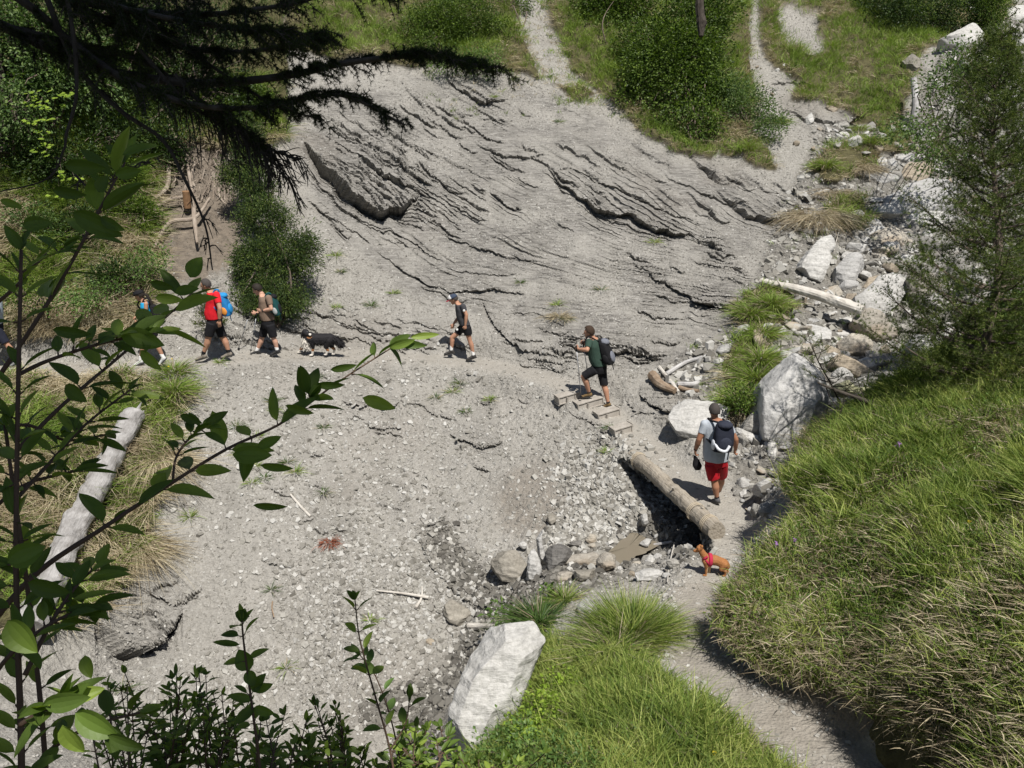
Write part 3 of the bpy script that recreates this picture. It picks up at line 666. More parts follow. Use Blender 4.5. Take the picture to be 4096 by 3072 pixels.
 (c6((1505,225),(1540,218),(1550,270),(1522,282)), M_white, 'rounded white stone at the rim of the dark hollow under the log', 35, .2),
 (c6((1450,490),(1500,485),(1515,520),(1470,525)), M_beige, 'tan cobble left of the pale round stone near the dog', 40, .16),
 (c6((980,225),(1010,215),(1030,260),(1000,280),(975,255)), M_fold, 'smooth brown stone set in the bare soil patch', 45, .15),
 (c6((1080,395),(1130,370),(1175,370),(1160,405),(1100,400)), M_dark, 'small dark stone with a white cap above the dam', 40, .2),
 (c6((270,945),(310,920),(350,940),(320,965)), M_tan, 'rusty stone in the wet gravel left of the huge white rock', 50, .12),
 (c6((410,1215),(470,1200),(500,1230),(430,1245)), M_white, 'thin pale flake at the left foot of the huge white rock', 60, .08),
]
for poly, mat, label, lean, dep in BIG:
    on = 'resting' in label or 'lying on' in label
    zf = .12 if on else .05
    boulder(poly, mat, label, lean, dep, zf=zf, Zfix=(11.5 if on else None))

# small stones: prototypes by convex hull, each placed stone is its own object
def hull_rock(seed, flat=.45, n=16, name='stone'):
    r = np.random.default_rng(seed); p = unit(r.normal(size=(n, 3)))*r.uniform(.75, 1, (n, 1)); p = np.sign(p)*np.abs(p)**.8
    p *= np.array([1, r.uniform(.6, .9), flat*r.uniform(.7, 1.3)])*.5
    bm = bmesh.new(); [bm.verts.new(q) for q in p]
    res = bmesh.ops.convex_hull(bm, input=bm.verts[:]); bmesh.ops.delete(bm, geom=[v for v in bm.verts if not v.link_faces], context='VERTS')
    bmesh.ops.dissolve_limit(bm, angle_limit=R(14), verts=bm.verts[:], edges=bm.edges[:])
    bmesh.ops.bevel(bm, geom=bm.edges[:], offset=.028, segments=1, affect='EDGES')
    bmesh.ops.triangulate(bm, faces=bm.faces[:]); bmesh.ops.subdivide_edges(bm, edges=bm.edges[:], cuts=1, use_grid_fill=True)
    for v in bm.verts:
        q = np.array(v.co[:]); v.co += Vector(unit(q)*.03*fbm3(q[None]*5+seed, 2, seed)[0])
    me = bpy.data.meshes.new(name); bm.to_mesh(me); bm.free(); return me
protos = []
for i in range(20):
    me = hull_rock(100+i, flat=[.35, .5, .75, .28][i % 4]); me.materials.append([M_white, M_rock, M_white, M_beige, M_rock][i % 5] if i % 9 else M_tan); protos.append(me)
def stones(poly, n, smin, smax, label, group, zlim=(11, 40), sink=.15, cat='stone', seed=0, flatk=None):
    nm_ = cat
    r = np.random.default_rng(seed+3); poly = np.array(poly, float); x0, y0 = poly.min(0); x1, y1 = poly.max(0)
    m = inside(P1x, P1y, [tuple(q) for q in poly]) & (P1Z > zlim[0]) & (P1Z < zlim[1])
    p, nn, _ = sample(m.astype(float), n*6); put = []
    for q, n_ in zip(p, nn):
        s = smin*(smax/smin)**(r.random()**1.6)
        if any(np.linalg.norm(q-a)*1.35 < (s+b)*.5 for a, b in put): continue
        put.append((q, s)); o = bpy.data.objects.new(nm_, protos[r.integers(len(protos))]); col.objects.link(o)
        up = Vector(unit(n_*.6+np.array([0, 0, 1])*.5+r.normal(size=3)*.22)); o.rotation_mode = 'QUATERNION'
        o.rotation_quaternion = up.to_track_quat('Z', 'Y') @ Matrix.Rotation(r.random()*6.28, 3, 'Z').to_quaternion()
        o.location = q+n_*s*sink; o.scale = (s, s*r.uniform(.8, 1.1), s*r.uniform(.8, 1.2)); tag(o, label, cat, group)
        if len(put) >= n: break
stones([(2960,1760),(3050,1730),(3160,1790),(3130,1900),(3090,2050),(2980,2060),(2930,1960),(2960,1860)], 70, .10, .40, 'white angular stone in the rubble right of the man in red shorts', 'rubble stones right of the man in red shorts', seed=1)
stones([(3120,1240),(3400,1180),(3450,1450),(3300,1560),(3150,1530),(3020,1420),(3000,1330)], 34, .15, .5, 'angular grey stone in the rubble around the bare white trunk', 'rubble stones around the bare white trunk', zlim=(15.5,40), seed=2)
stones([(3430,880),(3560,900),(3750,1080),(3900,1250),(3750,1300),(3500,1150),(3380,1020)], 30, .15, .5, 'angular pale stone in the gully below the great white slab', 'rubble stones below the great white slab', zlim=(16,40), seed=3)
stones([(3150,560),(3330,480),(3560,560),(3800,500),(3900,620),(3700,720),(3450,640),(3230,660)], 26, .15, .5, 'pale stone on the upper gully floor between the turf tufts', 'stones on the upper gully floor', zlim=(18,40), seed=4)
stones([(3850,40),(4100,0),(4300,300),(4250,600),(3950,560),(3820,260)], 24, .25, .9, 'pale stone in the rock fall at the upper right', 'stones of the upper right rock fall', zlim=(20,45), seed=5)
stones([(2500,2130),(2640,2130),(2800,2200),(2760,2330),(2560,2330),(2430,2280)], 52, .09, .27, 'pale angular stone of the low pile between the pool and the brown dog', 'stones piled between the pool and the brown dog', zlim=(12,17), seed=6)
stones([(2760,1380),(2900,1310),(2960,1370),(2900,1480),(2780,1560),(2680,1700),(2650,1600)], 26, .1, .34, 'pale stone beside the driftwood above the log crossing', 'stones beside the driftwood', zlim=(15,22), seed=7)
stones([(3010,260),(3060,280),(3110,380),(3060,400)], 12, .12, .35, 'white stone in the dry runnel on the right hillside', 'stones in the dry hillside runnel', zlim=(24,40), seed=8)

stones([(3060,1230),(3420,1130),(3600,1400),(3300,1560),(3150,1560),(3000,1420)], 40, .45, .95, 'big angular block in the rock fall around the bare white trunk', 'big blocks around the bare white trunk', zlim=(15.5,40), seed=11, cat='boulder', sink=.0)
stones([(3330,900),(3450,780),(3900,780),(3950,1250),(3650,1300),(3420,1100)], 72, .45, 1.15, 'big pale slab in the rock fall beside the pine', 'big slabs in the rock fall beside the pine', zlim=(16,40), seed=12, cat='boulder', sink=.0)
stones([(3400,560),(3560,480),(3900,500),(4050,760),(3800,820),(3500,760)], 40, .4, 1.0, 'big pale slab in the upper gully left of the pine top', 'big slabs in the upper gully', zlim=(18,40), seed=13, cat='boulder', sink=.0)
stones([(3850,150),(4100,80),(4350,400),(4100,560),(3850,420)], 30, .5, 1.3, 'big pale block in the rock fall at the upper right edge', 'big blocks at the upper right edge', zlim=(20,45), seed=14, cat='boulder', sink=.0)
stones([(3020,1640),(3150,1640),(3180,1720),(3080,1760),(2950,1740)], 9, .3, .6, 'slab in the rubble between the man in red shorts and the sheer white block', 'slabs beside the sheer white block', zlim=(14,40), seed=15, cat='boulder', sink=.0)

# loose chips: nobody could count them
def chips(name, weight, n, smin, smax, mat, label, tilt=.35, thick=.28, seed=0, pw=2.2):
    r = np.random.default_rng(seed+50); p, nn, _ = sample(weight, n); n = len(p)
    s = smin*(smax/smin)**(r.random(n)**pw); up = unit(nn*.75+np.array([0, -.1, .35])+r.normal(size=(n, 3))*tilt)
    a, b = frame(up); th = r.random(n)*6.28; ax = a*np.cos(th)[:, None]+b*np.sin(th)[:, None]; bx = np.cross(up, ax)
    K = 5; ang = (np.arange(K)[None]+r.uniform(-.35, .35, (n, K)))/K*6.283; rad = r.uniform(.7, 1.15, (n, K))*s[:, None]*.5; asp = r.uniform(.5, .95, (n, 1))
    top = p[:, None]+ax[:, None]*(np.cos(ang)*rad)[..., None]+bx[:, None]*(np.sin(ang)*rad*asp)[..., None]
    hh = (s*thick*r.uniform(.5, 1.3, n)); top = top+up[:, None]*hh[:, None, None]*.75+up[:, None]*(r.normal(size=(n, K))*.05*s[:, None])[..., None]
    bot = top+(top-top.mean(1, keepdims=True))*.12-up[:, None]*hh[:, None, None]*1.3
    V = np.concatenate([top, bot], 1).reshape(-1, 3); base = (np.arange(n)*2*K)[:, None]; k = np.arange(K); k2 = (k+1) % K
    F5 = base+k[None]; F4 = (base[:, :, None]+np.stack([k+K, k2+K, k2, k], -1)[None]).reshape(-1, 4)
    return tag(mesh_np(name, V, [F5, F4], mat), label, kind='stuff')
def chipmat(name, cols):
    m, t, b = newmat(name); g = N(t, 'ShaderNodeNewGeometry'); c = ramp(t, g.outputs['Random Per Island'], cols)
    n = noise(t, objvec(t), 40, 3); c = mix(t, math_(t, 'MULTIPLY', n, .5), c, (.2, .185, .16)); t.links.new(c, b.inputs['Base Color']); b.inputs['Roughness'].default_value = .85
    return m
M_chip = chipmat('schist_chips', [(0, (.13, .124, .112)), (.35, (.25, .24, .217)), (.8, (.35, .337, .308)), (1, (.54, .53, .50))])
M_chipw = chipmat('pale_chips', [(0, (.15, .142, .125)), (.5, (.31, .30, .27)), (1, (.52, .515, .49))])
M_chipd = chipmat('wet_chips', [(0, (.045, .042, .038)), (.6, (.12, .115, .10)), (.9, (.22, .21, .19)), (1, (.55, .54, .5))])
nog = (1-np.clip(turf*1.4, 0, 1))*(1-.9*np.clip(brown*1.1, 0, 1)); dens = sstep(-.35, .5, fbm2(gx*.55, gy*.55, 3, 131))
lowsl = (gpy > 1420)*1.0
chips('scree', nog*(1-pathK*.35)*(.25+.75*dens)*(1-.75*slabS)*(1-.7*wet), 125000, .015, .075, M_chip, 'fine grey schist chips covering the bare slope', seed=1)
chips('scree', nog*slabS*(.15+.85*(fbm2(gpx/180, gpy/200, 3, 133) > .02))*(1-pathK), 30000, .018, .07, M_chip, 'small schist chips lying on the layered rock', seed=2)
pale = np.exp(-((gpx-1500)/330)**2-((gpy-2500)/330)**2)+.8*np.exp(-((gpx-1850)/200)**2-((gpy-2350)/120)**2)+.35*np.exp(-((gpx-1400)/600)**2-((gpy-1900)/400)**2)+.5*np.exp(-((gpx-900)/350)**2-((gpy-2900)/250)**2)
chips('scree', nog*pale*(1-pathK)*(gZ > 11.5), 11000, .04, .15, M_chipw, 'pale palm sized flakes strewn over the lower slope', seed=3, pw=2.6)
flk = np.exp(-((gpx-2400)/150)**2-((gpy-1980)/150)**2)*1.6+np.exp(-((gpx-2300)/110)**2-((gpy-2120)/70)**2)+np.exp(-((gpx-2480)/80)**2-((gpy-2150)/90)**2)
chips('scree', nog*flk*(gpy > 1700)*(gZ > 13)*(gpy+1.0*gpx < 4640), 5200, .06, .2, M_chipw, 'shingle of flat grey flakes left of the hollow under the log', tilt=.5, seed=4)
chips('scree', nog*gulS*(gZ > 13.5), 17000, .05, .30, M_chipw, 'broken pale flakes filling the gully between the boulders', tilt=.45, seed=5)
chips('scree', wet*nog*(gZ > 11.5), 5200, .05, .2, M_chipd, 'wet dark flakes along the stream bed', tilt=.4, seed=6)  # mask also covers the hollow, where dark flakes add to the painted shadow
chips('scree', (gZ < 13.2)*(P1x > 2600)*(P1x < 3400)*nog*(pathD > .17)*(pathD < .7), 2200, .02, .1, M_chipw, 'light chips along the edges of the trodden path', seed=7)

# ---------------------------------------------------------------- water
def flatwater(poly, z, name, label, zc):
    pts = []
    for px, py in poly:
        d = P(px, py, 1.0); pts.append(d*(z/d[2]))
    pts = np.array(pts); n = len(pts); c = pts.mean(0)
    V = np.concatenate([pts, [c]]); F = np.array([[i, (i+1) % n, n] for i in range(n)])
    return V, F
m, t, b = newmat('muddy_water'); b.inputs['Base Color'].default_value = (.19, .165, .125, 1); b.inputs['Roughness'].default_value = .12; b.inputs['Specular IOR Level'].default_value = .5
bump(t, b, noise(t, objvec(t), 7, 3), .25, .02); M_water = m
pz = hit(2560, 2150)[2]-.045
wp = spline(np.array([(2500,2150),(2560,2108),(2640,2090),(2690,2118),(2640,2172),(2570,2210),(2510,2245),(2420,2262),(2330,2262),(2330,2240),(2440,2205),(2500,2150)], float), 70)[:-1]; wp = wp+np.stack([vn2(np.arange(69)*.7, np.zeros(69), 3), vn2(np.arange(69)*.7, np.ones(69)*5, 4)], -1)*9
mb = MB(); mb.add(*flatwater([tuple(q) for q in (wp-wp.mean(0))*1.12+wp.mean(0)], pz, '', '', 0)); 
tag(mb.build('pool_water', M_water), 'shallow muddy pool under the log crossing', kind='structure')

# ================================================================ wood
def woodmat(name, c0, c1, c2, sc=1.0):
    m, t, b = newmat(name); v = objvec(t); n1 = noise(t, v, 3*sc, 5); n2 = noise(t, objvec(t, (24*sc, 24*sc, 2.2*sc)), 1.5, 5, .7)
    c = mix(t, .6, ramp(t, n2, [(.32, c0), (.52, c1), (.7, c2)]), ramp(t, n1, [(.3, c0), (.5, c1), (.7, c2)]))
    t.links.new(c, b.inputs['Base Color']); b.inputs['Roughness'].default_value = .8; bump(t, b, n2, .6, .02); return m
M_wood = woodmat('weathered_log', (.20, .18, .15), (.36, .33, .285), (.46, .43, .385))
M_grey = woodmat('silver_wood', (.20, .19, .185), (.43, .42, .41), (.60, .59, .58))
M_silver = woodmat('silver_trunk', (.12, .11, .10), (.30, .29, .28), (.46, .45, .44), 1.6)
M_bone = woodmat('bleached_wood', (.34, .31, .27), (.54, .51, .46), (.68, .66, .62))
M_rot = woodmat('rotten_wood', (.12, .08, .05), (.27, .20, .14), (.45, .38, .30))
M_bark = woodmat('dark_bark', (.025, .02, .016), (.06, .05, .04), (.11, .095, .08))
M_bark2 = woodmat('brown_bark', (.06, .045, .035), (.13, .10, .08), (.22, .18, .15))
M_root = woodmat('bare_roots', (.14, .11, .085), (.28, .23, .185), (.42, .37, .31))
def logobj(name, pts, rad, mat, label, cat, n=14, seg=30, wob=.12, parent=None, seed=0, taper=None):
    p = spline(np.array(pts), seg); r = np.interp(np.linspace(0, 1, seg), np.linspace(0, 1, len(rad)), rad)
    V, F, F3 = tube(p, r, n, True, wob, seed); c = p[0]; qz = Vector(unit(p[-1]-p[0])).to_track_quat('Z', 'Y'); V = (V-c)@np.array(qz.to_matrix())   # the mesh's own z runs along the wood
    o = mesh_np(name, V, [F, F3], mat, parent, smooth=False); o.rotation_mode = 'QUATERNION'; o.rotation_quaternion = qz
    o.location = c if parent is None else c-np.array(parent.location[:])
    return tag(o, label, cat) if parent is None else o
br = empty('log', P(2700,1990,15.2), 'thick peeled log laid along the edge of the stream crossing', 'log')
m, t, b = newmat('log_wood'); v_ = objvec(t, (20, 20, 1.4)); n1 = noise(t, v_, 1.5, 6, .7); n2 = noise(t, objvec(t), 3, 5)
c_ = mix(t, .3, ramp(t, n1, [(.34, (.10, .085, .065)), (.46, (.31, .27, .215)), (.7, (.44, .40, .34))]), ramp(t, n2, [(.3, (.22, .19, .15)), (.7, (.42, .38, .32))])); t.links.new(c_, b.inputs['Base Color']); b.inputs['Roughness'].default_value = .85; bump(t, b, n1, .8, .03); M_lw = m
logobj('trunk', [P(2532,1822,16.6), P(2610,1888,15.75), P(2700,1972,14.9), P(2868,2126,13.4)], [.125, .145, .135, .145], M_lw, '', '', 26, 90, .22, br, 3)
M_rope = plain('dry_binding', (.42, .36, .27))
for k, (a, b_) in enumerate(((2795, 2058), (2842, 2100), (2560, 1852))):
    f = (a-2532)/336.; q = np.array([P(2532,1822,16.6), P(2868,2126,13.4)]); c = q[0]+(q[1]-q[0])*f; ax = unit(q[1]-q[0]); u_, w_ = frame(ax)
    th = np.linspace(0, 6.283*2.3, 60); ring = c+u_*np.cos(th)[:, None]*.158+w_*np.sin(th)[:, None]*.158+ax*(np.linspace(-.035, .06, 60)+.012*np.sin(th*3))[:, None]
    V, F, F3 = tube(ring, .007, 5); mesh_np('binding', V-np.array(br.location[:]), [F, F3], M_rope, br)
for f, sgn in ((.25, 1), (.55, -1), (.8, 1)):
    q = np.array([P(2532,1822,16.6), P(2868,2126,13.4)]); c = q[0]+(q[1]-q[0])*f; d = unit(np.array([.3*sgn, -.5, .8]))
    logobj('knot', [c+d*.12, c+d*.20], [.03, .018], M_wood, '', '', 8, 4, .1, br)
def gl(pts, up):  # points on the ground lifted
    return [gpt(a, b_)[0]+np.array([0, -.03, up]) for a, b_ in pts]
wt = empty('fallen_trunk', gpt(3200,1200)[0], 'bare bleached trunk lying slantwise across the gully stones', 'tree trunk')
logobj('trunk', [hit(3035,1140)+[0,-.1,.12], hit(3200,1190)+[0,-.35,.22], hit(3400,1262)+[0,-.7,.28]], [.07, .115, .14], M_bone, '', '', 14, 40, .2, wt, 5)
for a, b_, c_, d_ in ((3110,1160,3085,1120),(3170,1180,3195,1140),(3290,1225,3310,1190)):
    p0 = hit(a, b_)+[0,-.3,.15]; logobj('branch_stub', [p0, p0+np.array([(c_-a)*.005, -.02, .14])], [.035, .015], M_bone, '', '', 7, 5, .1, wt)
lg = empty('fallen_trunk', hit(400,2050), 'thick silver grey trunk propped down the left bank, broken at the top', 'tree trunk')
q0 = hit(575,1690)+[0,-.35,.30]; q1 = hit(385,2080)+[0,-.5,.32]; q2 = hit(190,2500)+[0,-.5,.25]
logobj('trunk', [q0, q1, q2], [.20, .225, .24], M_silver, '', '', 26, 90, .42, lg, 8)
for k in range(7):
    a = k/7*6.28; ax = unit(q0-q1); u_, w_ = frame(ax); p0 = q0+(u_*math.cos(a)+w_*math.sin(a))*.15-ax*.1
    logobj('splinter', [p0, p0+ax*(.22+.12*math.sin(k*2.1))], [.055, .008], M_silver, '', '', 6, 5, .2, lg, k)
ut = hit(3640,520); logobj('fallen_trunk', [ut+[0,-.1,-.1], ut+[.03,-.05,.8], P(3655,315,(toP((ut)[None])[2][0])-.2)], [.12, .11, .10], M_grey, 'upright weathered grey trunk standing among the gully stones', 'tree trunk', 12, 24, .18, seed=9)
for pts, r0, r1, mat, name, label, cat in (
 ([(2605,1505),(2640,1540),(2690,1570)], .12, .07, M_rot, 'rotten_stump', 'rotten brown stump fallen left of the driftwood planks', 'stump'),
 ([(2627,1465),(2670,1515),(2712,1560)], .045, .035, M_bone, 'driftwood', 'straight white pole leaning over the rotten stump', 'driftwood'),
 ([(2660,1490),(2730,1450),(2800,1428)], .05, .04, M_grey, 'driftwood', 'grey pole reaching up right from the rotten stump', 'driftwood'),
 ([(2715,1532),(2760,1535),(2800,1525)], .06, .05, M_grey, 'driftwood', 'upper of two short grey planks beside the stump', 'driftwood'),
 ([(2708,1545),(2745,1556),(2785,1560)], .05, .04, M_rot, 'driftwood', 'lower brownish plank lying under the short grey one', 'driftwood'),
 ([(1170,1970),(1205,2010),(1247,2057)], .022, .026, M_bone, 'stick', 'pale stick pointing down right on the middle of the slope', 'stick'),
 ([(1518,2362),(1620,2372),(1708,2388)], .012, .03, M_bone, 'stick', 'long thin bleached stick lying level on the lower slope', 'stick'),
 ([(1698,2342),(1690,2385),(1668,2425)], .012, .03, M_bone, 'stick', 'short stick crossing the end of the long bleached one', 'stick'),
 ([(1873,2497),(1920,2500),(1975,2507)], .05, .042, M_bone, 'log', 'short pale log end lying above the wet gravel', 'log'),
 ([(590,2105),(615,2140),(642,2175)], .05, .04, M_rot, 'stick', 'broken brown branch stub in the dry grass right of the silver trunk', 'stick'),
 ([(1097,2405),(1099,2430),(1100,2462)], .015, .012, M_rot, 'stick', 'small brown peg standing in the lower left slope', 'stick'),
 ([(2690,2170),(2672,2250),(2655,2330)], .012, .01, M_bone, 'stick', 'slender straw coloured stalk beside the big green tussock', 'stick'),
 ([(2560,2190),(2600,2175),(2680,2160)], .03, .025, M_grey, 'stick', 'flat grey stick lying on the stones beside the pool', 'stick'),
 ([(3370,2520),(3355,2590),(3340,2640)], .008, .008, M_bone, 'stick', 'thin dry stalk lying on the muddy path at the lower right', 'stick'),
 ([(2700,1640),(2790,1600),(2860,1570)], .008, .006, M_root, 'stick', 'thin bare twig bowed over the wide white slab', 'stick'),
 ([(3340,1000),(3350,900),(3345,850)], .012, .006, M_bone, 'stick', 'bare forked twig standing below the turf clump in the gully', 'stick'),
):
    lift = r0*.8 if r0 > .015 else .05
    logobj(name, gl(pts, lift), [r0, (r0+r1)/2, r1], mat, label, cat, 9, 14, .15, seed=int(pts[0][0]))
# timber steps
M_step = woodmat('step_timber', (.22, .20, .17), (.38, .35, .31), (.50, .47, .43))
for (x, y, L, label) in ((2268,1588,.52,'highest timber step on the path, left of the man with two poles'),(2352,1612,.62,'timber step under the front foot of the man with two poles'),
                      (2425,1655,.52,'timber step under the rear foot of the man with two poles'),(2482,1718,.42,'lowest timber step, half buried below the others')):
    c = hit(x, y)+np.array([0,-.08,.03]); s = empty('timber_step', c, label, 'step', 'timber steps on the path')
    d = unit(np.array([.86, .38, .12])); e = unit(np.array([.38,-.86,0])); u_ = np.cross(d, e); u_ = u_ if u_[2] > 0 else -u_
    bm = bmesh.new(); bmesh.ops.create_cube(bm, size=1)
    for v in bm.verts: v.co = Vector(d*v.co.x*L+e*v.co.y*.2+u_*(v.co.z*.17))
    bmesh.ops.bevel(bm, geom=bm.edges[:], offset=.018, segments=2, affect='EDGES'); bmesh.ops.subdivide_edges(bm, edges=[q for q in bm.edges if q.calc_length() > .1], cuts=5, use_grid_fill=True)
    for v in bm.verts: v.co += Vector([.008*float(k) for k in fbm3(np.array([[v.co.x*9+x, v.co.y*9, v.co.z*9], [v.co.y*9, v.co.x*9, 3], [v.co.z*9, 5, v.co.x*9]]), 2, 3)])
    me = bpy.data.meshes.new('beam'); bm.to_mesh(me); bm.free(); me.materials.append(M_step); o = bpy.data.objects.new('beam', me); col.objects.link(o); o.parent = s
    p0 = c-d*L*.12+e*.13; logobj('stake', [p0+[0,0,-.4], p0+[0,0,.05]], [.02, .022], M_step, '', '', 7, 4, .05, s)
# ================================================================ grass
def grassmat(name, lo, mid, hi, trans=.3):
    m, t, b = newmat(name); g = N(t, 'ShaderNodeNewGeometry'); v = objvec(t)
    f = math_(t, 'ADD', math_(t, 'MULTIPLY', g.outputs['Random Per Island'], .55), math_(t, 'SUBTRACT', noise(t, v, .9, 3), .28))
    c = ramp(t, f, [(.12, lo), (.42, mid), (.8, hi)]); t.links.new(c, b.inputs['Base Color']); b.inputs['Roughness'].default_value = .55
    tr = N(t, 'ShaderNodeBsdfTranslucent'); t.links.new(mix(t, 1., c, (1.1, 1.15, .6), 'MULTIPLY'), tr.inputs[0])
    ms = N(t, 'ShaderNodeMixShader'); ms.inputs[0].default_value = trans
    t.links.new(b.outputs[0], ms.inputs[1]); t.links.new(tr.outputs[0], ms.inputs[2]); t.links.new(ms.outputs[0], t.nodes['Material Output'].inputs[0]); return m
M_grass = grassmat('green_grass', (.09, .155, .022), (.18, .275, .042), (.32, .40, .10))
M_grassn = grassmat('bank_grass', (.05, .095, .016), (.15, .225, .038), (.40, .44, .13))
M_grassd = grassmat('shade_grass', (.03, .065, .014), (.06, .115, .024), (.12, .18, .045))  # darker copy of the green grass: tree shade in its colour, plus dark tufts
M_dry = grassmat('dry_grass', (.22, .165, .10), (.40, .335, .22), (.60, .53, .38), .2)
M_hay = grassmat('dead_thatch', (.13, .10, .065), (.27, .22, .15), (.44, .38, .27), .15)
def blade_geo(p, d0, L, W, bend, r):
    n = len(p); t = np.array([0, .38, .74, 1.0]); side = unit(np.cross(d0, unit(r.normal(size=(n, 3))+np.array([0, -.9, 0]))))
    c = p[:, None]+d0[:, None]*L[:, None, None]*t[None, :, None]+bend[:, None]*(L[:, None]*t[None]**2)[..., None]
    wd = np.array([.8, 1.0, .6])[None, :, None]*W[:, None, None]*.5
    a = c[:, :3]-side[:, None]*wd; b = c[:, :3]+side[:, None]*wd
    V = np.concatenate([a, b, c[:, 3:]], 1).reshape(-1, 3); k = (np.arange(n)*7)[:, None]
    q = np.array([[0, 3, 4, 1], [1, 4, 5, 2]]); F4 = (k[:, :, None]+q[None]).reshape(-1, 4); F3 = k+np.array([[2, 5, 6]])
    return V, F4, F3
def grass(name, weight, nclump, per, L, W, mat, label, spread=.07, up=.9, droop=.35, down=.25, seed=0, kind='stuff', zoff=-.01, obj=True):
    r = np.random.default_rng(seed+900); p, nn, idx = sample(weight, nclump); n = len(p)
    if n == 0: return None
    sz = r.uniform(.55, 1.25, n)
    P_ = np.repeat(p, per, 0)+r.normal(size=(n*per, 3))*spread*np.repeat(sz, per)[:, None]*np.array([1, 1, .35]); Nn = np.repeat(nn, per, 0)
    rad = r.normal(size=(n*per, 3)); rad[:, 2] = 0; out = unit(rad); g = Nn.copy(); g[:, 2] = 0
    lean = r.normal(size=(n, 3))*.16; lean[:, 2] = 0; lean = np.repeat(lean, per, 0)
    d0 = unit(np.array([0, 0, 1])*up+out*r.uniform(.05, .55, (n*per, 1))+g*down+lean)
    ll = L*np.repeat(sz, per)*r.uniform(.5, 1.25, n*per); bend = out*droop*r.uniform(.1, 1.1, (n*per, 1))+g*down*1.3+np.array([0, 0, -1])*droop*r.uniform(.2, 1.2, (n*per, 1))+lean
    V, F4, F3 = blade_geo(P_+np.array([0, 0, zoff]), d0, ll, W*r.uniform(.6, 1.3, n*per), bend, r)
    if not obj: return V, F4, F3
    return tag(mesh_np(name, V, [F4, F3], mat), label, kind=kind)
tF = turf*(P1Z > 13.3)*(pathD > .35); tN = blur(mN, 2)*(P1Z < 16.5)*(pathD > .56)
edgeF = np.clip(turf-blur(turf, 26), 0, 1)*2.6*(turf > .5); nz = fbm2(gx*.9, gy*.9, 3, 201); nz2 = fbm2(gx*2.2, gy*2.2, 3, 203)
lowedge = np.clip(turf-np.roll(blur(turf, 6), 14, axis=0), 0, 1)   # uphill neighbour has more turf
downedge = np.clip(turf-np.roll(blur(turf, 6), 16, axis=0)*0-np.roll(blur(turf, 6), 16, axis=0), 0, 1)
leftb = (P1x < 1160)
hill = tF*(~leftb)
# far hillside
grass('grass', hill*np.clip(.65+nz*1.5, 0.1, 1)*(1-.6*edgeF), 12500, 13, .32, .012, M_grass, 'green grass on the far hillside above the bare rock', spread=.10, seed=1)
grass('dry_grass', hill*np.clip(.12-nz*1.4+edgeF*2.2, 0, 1.6), 3000, 13, .24, .012, M_dry, 'straw coloured dead grass on the far hillside', spread=.09, up=.5, droop=.7, down=.6, seed=2)
sprin = (1-turf)*(gZ > 20)*(gpx > 1700)*(gpx < 2700)*(gpy < 480)*np.clip(blur(turf, 60)*3+.05, 0, 1)
grass('grass', sprin*(nz2 > .0), 500, 12, .22, .011, M_grass, 'thin grass tufts colonising the scree chute', seed=3)
grass('dry_grass', sprin, 500, 9, .16, .011, M_dry, 'sparse dead grass at the foot of the hillside', seed=4, up=.6, droop=.6)
# left bank
LB = tF*leftb
grass('grass', LB*np.clip(.6+nz*1.6, 0, 1)*(P1y > 300), 4600, 13, .36, .011, M_grass, 'long green grass on the steep left bank', spread=.10, up=.7, down=.5, droop=.5, seed=5)
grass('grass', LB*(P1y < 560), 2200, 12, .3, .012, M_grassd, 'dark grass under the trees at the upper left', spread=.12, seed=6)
grass('dry_grass', LB*np.clip(.35-nz*1.5+edgeF*2, 0, 1.5)*(P1y > 500), 3300, 13, .33, .010, M_dry, 'pale dead grass hanging down the left bank', spread=.09, up=.35, droop=.8, down=.9, seed=7)
ed_left = (1-turf)*np.clip(blur(turf, 30)*2.2, 0, 1)*leftb*(gZ > 13)*(pathD > .35)
grass('grass', ed_left*(nz2 > .05), 420, 12, .2, .010, M_grass, 'small grass tufts where the left bank meets the scree', seed=8)
grass('dry_grass', ed_left, 500, 10, .22, .009, M_dry, 'dry stalks where the left bank meets the scree', seed=9, up=.5, droop=.7, down=.7)
# near bank, right
NR = tN*(P1x > 2900)*(1-((P1x-2600)*.62 < (P1y-2700))*(P1x < 3300))*((P1x > 3010)|(P1y > 2380)); NL = tN*(P1x <= 3300)*(P1y > 2500)*((P1x-2600)*.62 < (P1y-2700))
nearfade = np.clip((P1Z-5)/6, .35, 1)
grass('grass', NR*np.clip(.65+nz*1.3, 0.40, 1)/nearfade, 10500, 14, .25, .0085, M_grassn, 'lush bent grass on the near right bank', spread=.075, up=1.0, droop=.38, down=.0, seed=10)
grass('grass', NR*(nz2 > .25)*(P1y < 2350), 900, 22, .40, .0095, M_grassn, 'taller grass clumps on the near right bank', spread=.06, up=.95, droop=.35, down=.1, seed=11)
grass('dry_grass', NR*np.clip(.22-nz*1.3, 0.03, .6)/nearfade, 3600, 13, .17, .008, M_dry, 'flattened dead grass between the green on the right bank', spread=.09, up=.35, droop=.5, down=.1, seed=12)
grass('dry_grass', NR/nearfade, 5200, 8, .15, .008, M_hay, 'brown thatch at the base of the bank grass', spread=.10, up=.2, droop=.3, down=.3, seed=13)
bedge = (pathD > .55)*(pathD < 1.15)*tN*(P1x > 2800)*(P1y > 2250)
grass('dry_grass', bedge, 1300, 13, .15, .007, M_hay, 'dead grass curtain hanging over the eroded bank edge', spread=.07, up=.35, droop=.7, down=.30, seed=14)
grass('grass', bedge, 900, 13, .17, .0085, M_grassn, 'green blades arching over the eroded bank edge', spread=.07, up=.8, droop=.6, down=.25, seed=15)
